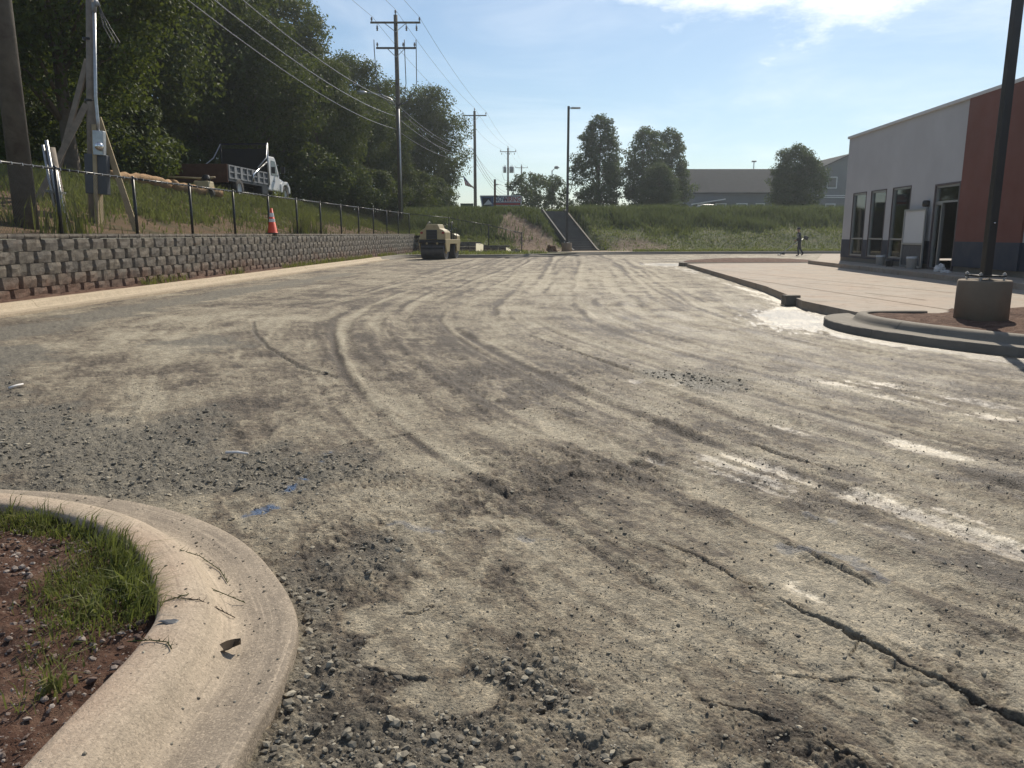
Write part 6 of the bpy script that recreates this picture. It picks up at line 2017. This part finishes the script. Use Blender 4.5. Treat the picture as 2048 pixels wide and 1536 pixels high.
# ================================================================== LOOSE STONES, GRASS AND LITTER
import bmesh as _bm
_b = _bm.new(); _bm.ops.create_icosphere(_b, subdivisions=1, radius=1.0)
ICO_V = np.array([v.co[:] for v in _b.verts]); ICO_F = np.array([[v.index for v in f.verts] for f in _b.faces]); _b.free()


OCT_V = np.array([(1, 0, 0), (0, 1, 0), (-1, 0, 0), (0, -1, 0), (0, 0, 1), (0, 0, -1.)])
OCT_F = np.array([(0, 1, 4), (1, 2, 4), (2, 3, 4), (3, 0, 4), (1, 0, 5), (2, 1, 5), (3, 2, 5), (0, 3, 5)])


def stones(name, pos, size, m, seed, label, cat, flat=0.65, tiny=False):
    rng = np.random.RandomState(seed)
    ICO_V, ICO_F = (OCT_V, OCT_F) if tiny else (globals()['ICO_V'], globals()['ICO_F'])
    n = len(pos); nv = len(ICO_V)
    q = rng.normal(size=(n, 4)); q /= np.linalg.norm(q, axis=1)[:, None]
    w, x_, y_, z_ = q.T
    Rm = np.stack([1 - 2 * (y_**2 + z_**2), 2 * (x_*y_ - z_*w), 2 * (x_*z_ + y_*w), 2 * (x_*y_ + z_*w), 1 - 2 * (x_**2 + z_**2), 2 * (y_*z_ - x_*w), 2 * (x_*z_ - y_*w), 2 * (y_*z_ + x_*w), 1 - 2 * (x_**2 + y_**2)], 1).reshape(n, 3, 3)
    sc_ = rng.uniform(0.5, 1.3, (n, 1, 3)) * size[:, None, None]
    V = (ICO_V[None] * (1 + rng.uniform(-0.28, 0.28, (n, nv, 1)))) * sc_
    V = np.einsum('nij,nkj->nki', Rm, V)
    V[:, :, 2] *= flat
    V = V + pos[:, None, :] + np.array([0, 0, 1]) * (size * 0.22)[:, None, None]
    Fq = (ICO_F[None] + (np.arange(n) * nv)[:, None, None]).reshape(-1, 3)
    tint = np.repeat(rng.uniform(0, 1, n) ** 1.1, nv)
    o = link(name, npmesh(name, V.reshape(-1, 3), Fq, m, {'tint': tint}, smooth=False))
    return tag(o, label, cat, kind='stuff')


rng = np.random.RandomState(77)
n = 150000
r_ = 1.6 + 8.0 * rng.uniform(0, 1, n) ** 1.25; a_ = rng.uniform(R(-44), R(44), n)
sx, sy = r_ * np.sin(a_), r_ * np.cos(a_)
d_k, _ = poly_dist(sx, sy, K_NEAR[::4])
ok = ~(inside(sx, sy, poly_near) & True)
hz, dk, gv, wt, _, _, _ = lot_fields(sx, sy)
pacc = 0.38 * gv + 0.022 + 0.10 * sstep(0.45, 0.9, dk) * (r_ < 5)
ok &= rng.uniform(0, 1, n) < pacc
ok &= d_k > 0.01
size = (0.0032 + 0.0125 * rng.uniform(0, 1, n) ** 4) * np.where(gv > 0.4, 1.15, 0.7) * np.where(rng.uniform(0, 1, n) > 0.992, 1.5, 1)
stones('loose_gravel', np.stack([sx, sy, hz], 1)[ok], size[ok], M['gravel'], 3, 'loose grey crushed stone scattered over the rolled ground', 'gravel')
# small chips and clods all over the rolled surface
n = 152000
r_ = 1.5 + 6.5 * rng.uniform(0, 1, n) ** 1.2; a_ = rng.uniform(R(-44), R(44), n)
sx, sy = r_ * np.sin(a_), r_ * np.cos(a_)
cl = fbm(sx * 1.6, sy * 1.6, 5, 351, 0.62) + 0.5 * fbm((sx - _g(sy)) * 9, sy * 0.9, 3, 353)
ok = (rng.uniform(0, 1, n) < np.clip(0.16 + 0.55 * cl, 0.03, 0.7)) & ~inside(sx, sy, poly_near)
sx, sy = sx[ok], sy[ok]
hz, dk, gv, wt, _, _, pol = lot_fields(sx, sy)
size = (0.0016 + 0.0042 * rng.uniform(0, 1, len(sx)) ** 2.5) * (0.8 + 0.06 * np.hypot(sx, sy))
ok = pol < 0.3
stones('stone_chips', np.stack([sx, sy, hz], 1)[ok], size[ok], M['chips'], 8, 'fine stone chips and clods peppering the rolled ground', 'stone chips', 0.8, True)
# stones in the near island soil and specks on the kerb
n = 22000
sx = rng.uniform(-4.0, -1.0, n); sy = rng.uniform(0.5, 4.0, n)
d_k, _ = poly_dist(sx, sy, K_NEAR[::4])
ok = inside(sx, sy, poly_near) & (d_k > 0.48)
size = 0.0022 + 0.0115 * rng.uniform(0, 1, n) ** 5
stones('soil_stones', np.stack([sx, sy, near_soil_z(sx, sy) - 0.004], 1)[ok], size[ok], M['soil_stone'], 4, 'pale and reddish stones strewn over the soil of the near island', 'stones')
n = 900
i_ = rng.randint(60, len(K_NEAR) - 60, n); of = np.concatenate([rng.uniform(0.02, 0.22, 760), rng.uniform(0.22, 0.43, 140)])
ka = np.array(K_NEAR); kt = np.gradient(ka, axis=0); kt /= np.linalg.norm(kt, axis=1)[:, None]
kp = ka[i_] + np.stack([-kt[i_, 1], kt[i_, 0]], 1) * of[:, None]
kz = np.interp(of, [p[0] for p in prof_near[1:-2]], [p[1] for p in prof_near[1:-2]])
stones('kerb_grit', np.column_stack([kp, kz]), 0.0015 + 0.0055 * rng.uniform(0, 1, n) ** 3, M['gravel'], 5, 'dark grit sprinkled over the near concrete kerb and gutter', 'grit')


def blades(name, pos, h, w, lean, m, seed, label, cat, tint=None, az=None):
    """grass blades as bent tapering strips"""
    rng = np.random.RandomState(seed)
    n = len(pos)
    az = rng.uniform(0, 2 * np.pi, n) if az is None else az
    ln = lean * rng.uniform(0.2, 1.3, n)
    d = np.stack([np.cos(az), np.sin(az), np.zeros(n)], 1)
    fa = rng.uniform(0, 2 * np.pi, n)
    s = np.stack([np.cos(fa), np.sin(fa), np.zeros(n)], 1) * (w * rng.uniform(0.6, 1.4, n))[:, None]
    up = np.array([0, 0, 1.0])
    m1 = pos + d * (h * ln * 0.28)[:, None] + up * (h * 0.55)[:, None]
    tip = pos + d * (h * ln)[:, None] + up * (h * (1 - 0.35 * np.clip(ln, 0, 1.5)))[:, None]
    V = np.stack([pos - s, pos + s, m1 - s * 0.75, m1 + s * 0.75, tip], 1).reshape(-1, 3)
    k_ = (np.arange(n) * 5)[:, None]
    Fq = np.concatenate([k_ + np.array([[0, 1, 3]]), k_ + np.array([[0, 3, 2]]), k_ + np.array([[2, 3, 4]])], 1).reshape(-1, 3)
    t_ = rng.uniform(0, 1, n) if tint is None else np.clip(tint + rng.uniform(-.25, .25, n), 0, 1)
    o = link(name, npmesh(name, V, Fq, m, {'tint': np.repeat(t_, 5)}, smooth=False))
    return tag(o, label, cat, kind='stuff')


# bank above the block wall
n = 95000
yy = 9 + 47 * rng.uniform(0, 1, n) ** 1.25; dd = 0.35 + 9.5 * rng.uniform(0, 1, n)
xx = wall_x(yy) - dd
cl = fbm(xx * 0.8, yy * 0.8, 4, 301)
dens = sstep(1.5, 3.6, dd + 1.3 * cl) * np.clip(0.75 + 0.9 * cl, 0.1, 1) + 0.035
ok = rng.uniform(0, 1, n) < dens
hh = (0.16 + 0.30 * rng.uniform(0, 1, n) + 0.30 * np.clip(cl, 0, 1)) * (0.55 + 0.45 * sstep(1, 4, dd))
P_ = np.stack([xx, yy, bank_z(xx, yy) - 0.02], 1)
blades('bank_grass', P_[ok], hh[ok], 0.008 + 0.0003 * yy[ok], 0.55, M['grass'], 11, 'rough green grass growing on the bank above the block wall', 'grass', 0.5 + 0.7 * cl[ok])
# far bank: tall weeds above, mown grass below
n = 100000
xx = -9 + 62 * rng.uniform(0, 1, n) ** 1.15; df = 0.05 + 11.5 * rng.uniform(0, 1, n)
yy = far_foot(xx) + df
cl = fbm(xx * 0.45, yy * 0.45, 4, 311)
tall = sstep(3.5, 6.0, df + 1.5 * cl)
tall = np.where(xx < 4, sstep(1.0, 4.0, df + cl), tall)
ux, uy = -0.2683, 0.9633
la = np.abs((xx - 5.25) * uy - (yy - 56.4) * ux)
al = (xx - 5.25) * ux + (yy - 56.4) * uy
ok = (rng.uniform(0, 1, n) < (1 - 0.93 * bare(xx, yy)) * np.clip(0.8 + 0.5 * cl, 0.2, 1)) & ~((la < 1.2) & (al > -1.5) & (al < 8.2))
hh = (0.10 + 0.10 * rng.uniform(0, 1, n)) + tall * (0.30 + 0.45 * rng.uniform(0, 1, n) + 0.35 * np.clip(cl, -.5, 1)) * np.where(xx < 4, 0.6, 1.0)
P_ = np.stack([xx, yy, bank_z(xx, yy) - 0.03], 1)
lo = ok & (tall < 0.45); hi = ok & (tall >= 0.45)
blades('mown_grass', P_[lo], hh[lo], np.full(lo.sum(), 0.026), 0.6, M['grass'], 12, 'short pale grass on the lower slope of the far bank', 'grass', 0.55 + 0.6 * cl[lo])
blades('tall_weeds', P_[hi], hh[hi], np.full(hi.sum(), 0.028), 0.4, M['weed'], 13, 'tall dark weeds along the upper part of the far bank', 'weeds', 0.45 + 0.6 * cl[hi])
# verge strip by the stepped wall, and weeds at the foot of the long wall
n = 9000
xx = rng.uniform(-6.5, 30, n); ky = far_kerb_y(xx) + 0.7; fy = far_foot(xx)
yy = ky + (fy - ky) * rng.uniform(0, 1, n)
ok = (np.abs(xx - 5.4) > 3.2) & (fbm(xx, yy, 3, 321) > -0.25)
blades('verge_grass', np.stack([xx, yy, np.full(n, 0.15)], 1)[ok], (0.12 + 0.16 * rng.uniform(0, 1, n))[ok], np.full(ok.sum(), 0.022), 0.6, M['turf'], 14, 'bright green verge grass behind the far kerb', 'grass')
n = 2600
yy = 10 + 40 * rng.uniform(0, 1, n); f_ = rng.uniform(0, 1, n)
ok = fbm(yy * 0.5, yy * 0 + 4, 3, 331) > 0.05 + 0.25 * (yy < 28)
xx = wall_x(yy) + 0.05 + 0.25 * f_
blades('wall_foot_weeds', np.stack([xx, yy, np.full(n, 0.17)], 1)[ok], (0.08 + 0.22 * rng.uniform(0, 1, n))[ok], np.full(ok.sum(), 0.010), 0.6, M['turf'], 15, 'small weeds sprouting along the foot of the block wall', 'weeds')
# a few taller weeds that stick up behind the fence
n = 500
yy = np.concatenate([rng.normal(c_, 0.35, 100) for c_ in (17.5, 33.0, 35.5, 42.0, 52.0)]); dd = np.concatenate([rng.normal(c_, 0.25, 100) for c_ in (0.7, 0.8, 1.0, 4.8, 6.0)]); dd = np.clip(dd, 0.3, 9)
xx = wall_x(yy) - dd
blades('tall_bank_weeds', np.stack([xx, yy, bank_z(xx, yy)], 1), 0.5 + 0.7 * rng.uniform(0, 1, n), np.full(n, 0.014), 0.35, M['turf'], 16, 'scattered tall weeds poking up behind the fence', 'weeds')

# turf of the near island
n = 170000
xx = rng.uniform(-4.2, -1.0, n); yy = rng.uniform(0.5, 4.05, n)
d_k, _ = poly_dist(xx, yy, K_NEAR[::4])
dep = d_k - 0.45
cl = fbm(xx * 2.2, yy * 2.2, 4, 341)
dens = np.zeros(n)
for (x_, y_, rx, ry, a2) in ((255, 1150, 150, 75, 1.0), (140, 1040, 170, 35, 1.0), (330, 1095, 80, 45, 1.0), (210, 1230, 130, 45, 0.55), (40, 1010, 140, 22, 1.0), (130, 1310, 80, 50, 0.20), (90, 1400, 60, 50, 0.12), (180, 1180, 60, 40, 0.6)):
    c_ = at(x_, y_, 0.09); e0 = at(x_, y_ - ry, 0.09); e1 = at(x_, y_ + ry, 0.09)
    wy = (e0 - e1).length / 2; wx = rx * c_.y / F
    dens = np.maximum(dens, a2 * sstep(1.25, 0.5, np.hypot((xx - c_.x) / wx, (yy - c_.y) / wy) + 0.45 * cl))
ok = inside(xx, yy, poly_near) & (dep > 0.0) & (rng.uniform(0, 1, n) < dens * 0.95)
hh = 0.020 + 0.060 * rng.uniform(0, 1, n) ** 1.8 + 0.03 * np.clip(cl, 0, 1)
P_ = np.stack([xx, yy, near_soil_z(xx, yy) - 0.008], 1)
blades('island_turf', P_[ok], hh[ok], 0.0016 + 0.0012 * rng.uniform(0, 1, ok.sum()), 0.95, M['turf'], 17, 'patchy green grass on the near island beside the kerb', 'grass', 0.35 + 0.5 * cl[ok])
# long blades lolling out over the kerb top
n = 2600
i_ = rng.randint(0, len(K_NEAR), n)
ka = np.array(K_NEAR); kt = np.gradient(ka, axis=0); kt /= np.linalg.norm(kt, axis=1)[:, None]
nl = np.stack([-kt[:, 1], kt[:, 0]], 1)
kp = ka[i_] + nl[i_] * (0.448 + 0.10 * rng.uniform(0, 1, n))[:, None]
ok = (kp[:, 1] > 2.35) & (kp[:, 0] > -3.4) & (fbm(kp[:, 0] * 5, kp[:, 1] * 5, 3, 343) > -0.12 - 0.25 * (kp[:, 0] > -1.7))
az = np.arctan2(-nl[i_, 1], -nl[i_, 0]) + rng.normal(0, 0.7, n)
blades('kerb_edge_grass', np.column_stack([kp, np.full(n, 0.125)])[ok], (0.05 + 0.09 * rng.uniform(0, 1, n))[ok], 0.0016 + 0.0014 * rng.uniform(0, 1, ok.sum()), 1.0, M['turf'], 18, 'long grass lolling over the top of the near kerb', 'grass', np.full(ok.sum(), 0.4), az[ok])
# broader bright blades of crabgrass
for i, (x_, y_) in enumerate(((255, 1185), (300, 1210), (190, 1235), (255, 1130), (115, 1390))):
    c_ = at(x_, y_, 0.09)
    k_ = 26
    q = np.stack([c_.x + rng.normal(0, 0.018, k_), c_.y + rng.normal(0, 0.018, k_), np.full(k_, 0.11)], 1)
    o = blades('crabgrass_tuft', q, 0.05 + 0.08 * rng.uniform(0, 1, k_), np.full(k_, 0.0045), 1.0, M['turf'], 40 + i, ['bright crabgrass tuft in the middle of the island grass', 'bright crabgrass tuft nearest the concrete kerb', 'low crabgrass tuft at the lower edge of the island grass', 'crabgrass tuft at the top of the island grass patch', 'small lone grass tuft on bare soil near the kerb'][i], 'grass tuft', np.full(k_, 0.9))
    del o['kind']; o['group'] = 'crabgrass tufts on the near island'
# runners trailing over the kerb
def on_kerb(px):
    out = []
    for x_, y_ in px:
        q = at(x_, y_, 0.11)
        for _ in range(3):
            d_, _a = poly_dist(np.array([q.x]), np.array([q.y]), K_NEAR[::3])
            z_ = float(np.interp(d_[0], [p[0] for p in prof_near[1:-2]], [p[1] for p in prof_near[1:-2]]))
            q = at(x_, y_, z_ + 0.006)
        out.append(q)
    return out
for lab, px in (('dark grass runner trailing over the kerb top, upper one', [(360, 1100), (400, 1112), (440, 1140), (455, 1165)]), ('dark grass runner trailing over the kerb, long middle one', [(320, 1205), (370, 1190), (430, 1180), (490, 1205)]),
                ('thin dark runner on the bare lower kerb', [(255, 1283), (300, 1280), (335, 1284), (343, 1298)]), ('dark grass runner curling down to the gutter', [(350, 1195), (400, 1200), (440, 1220), (470, 1235)])):
    pts = on_kerb(px)
    b = MB(); b.tube(pts, 0.0018, 5)
    for i in range(22):
        s_ = i / 21 * (len(pts) - 1); k_ = min(int(s_), len(pts) - 2)
        q = pts[k_].lerp(pts[k_ + 1], s_ - k_)
        e = Vector((random.uniform(-1, 1), random.uniform(-1, 1), random.uniform(0.1, 0.7))).normalized() * random.uniform(0.012, 0.03)
        b.tube([q, q + e], [0.0014, 0.0003], 4)
    tag(b.build('grass_runner', M['turf'] if 'curl' not in lab else M['leaf_litter'], None), lab, 'grass runner', 'grass runners over the near kerb')
# dead leaf in the gutter
q = on_kerb([(455, 1299)])[0]
V, Fq = [], []
for i in range(7):
    u_ = i / 6; w_ = 0.020 * math.sin(math.pi * (0.06 + 0.9 * u_)) + 0.001
    for s in (-1, 0, 1):
        V.append(((u_ - 0.5) * 0.085, s * w_, 0.002 + 0.016 * abs(s) * (0.5 + u_) + 0.02 * (u_ - 0.4) ** 2))
o = link('dead_leaf', npmesh('dead_leaf', V, grid_faces(7, 3), M['leaf_litter']), None, q); o.rotation_euler = (0.3, 0, 0.5)
o.modifiers.new('thick', 'SOLIDIFY').thickness = 0.001
tag(o, 'curled dark dead leaf lying in the near gutter', 'leaf')
# dark tar-like blotch on the kerb is a thin crust
q = on_kerb([(342, 1240)])[0]
b = MB(); rr_ = [0.03 * (0.7 + 0.5 * random.random()) for _ in range(14)]
nv = [(rr_[i] * 1.2 * math.cos(i / 14 * 6.283), rr_[i] * 0.55 * math.sin(i / 14 * 6.283), 0.0) for i in range(14)] + [(rr_[i] * 0.8 * math.cos(i / 14 * 6.283), rr_[i] * 0.4 * math.sin(i / 14 * 6.283), 0.003) for i in range(14)]
b.add(nv, [(i, (i + 1) % 14, 14 + (i + 1) % 14, 14 + i) for i in range(14)] + [tuple(range(14, 28))])
o = b.build('mortar_smear', M['dark_box'], None, q + Vector((0, 0, -0.0055))); o.rotation_euler = (0.0, 0.12, 0.2)
tag(o, 'grey mortar smear on top of the near kerb', 'smear')
# sticks
for lab, a2, b2, r, m in (('pale stick lying on the gravel left of the blue paint mark', (452, 905), (496, 907), 0.010, 'paper'), ('short pale stick at the left edge of the gravel', (18, 776), (46, 768), 0.012, 'paper'), ('short dark stick at the bottom edge of the picture', (1246, 1528), (1284, 1518), 0.006, 'leaf_litter')):
    b = MB(); p0, p1 = at(*a2, 0.03), at(*b2, 0.035)
    b.tube([p0, p0.lerp(p1, 0.5) + Vector((0.003, 0.004, 0.004)), p1], [r, r * 0.9, r * 0.7], 7)
    tag(b.build('stick', M[m], None, smooth=True), lab, 'stick', 'sticks lying on the lot')

# ================================================================== HAZE
m = bpy.data.materials.new('summer_haze'); m.use_nodes = True
nt = m.node_tree
nt.nodes.remove(nt.nodes['Principled BSDF'])
pv = nd(nt, 'ShaderNodeVolumePrincipled')
pv.inputs['Color'].default_value = (0.86, 0.93, 1.0, 1)
pv.inputs['Density'].default_value = HAZE_DENSITY
pv.inputs['Anisotropy'].default_value = 0.65
nt.links.new(pv.outputs[0], nt.nodes['Material Output'].inputs['Volume'])
b = MB(); b.box((0, 0, 13.0), (1960, 1960, 31.0))
hz_o = b.build('haze', m)
hz_o['kind'] = 'stuff'; hz_o['label'] = 'thin pale summer haze filling the air'; hz_o['category'] = 'haze'
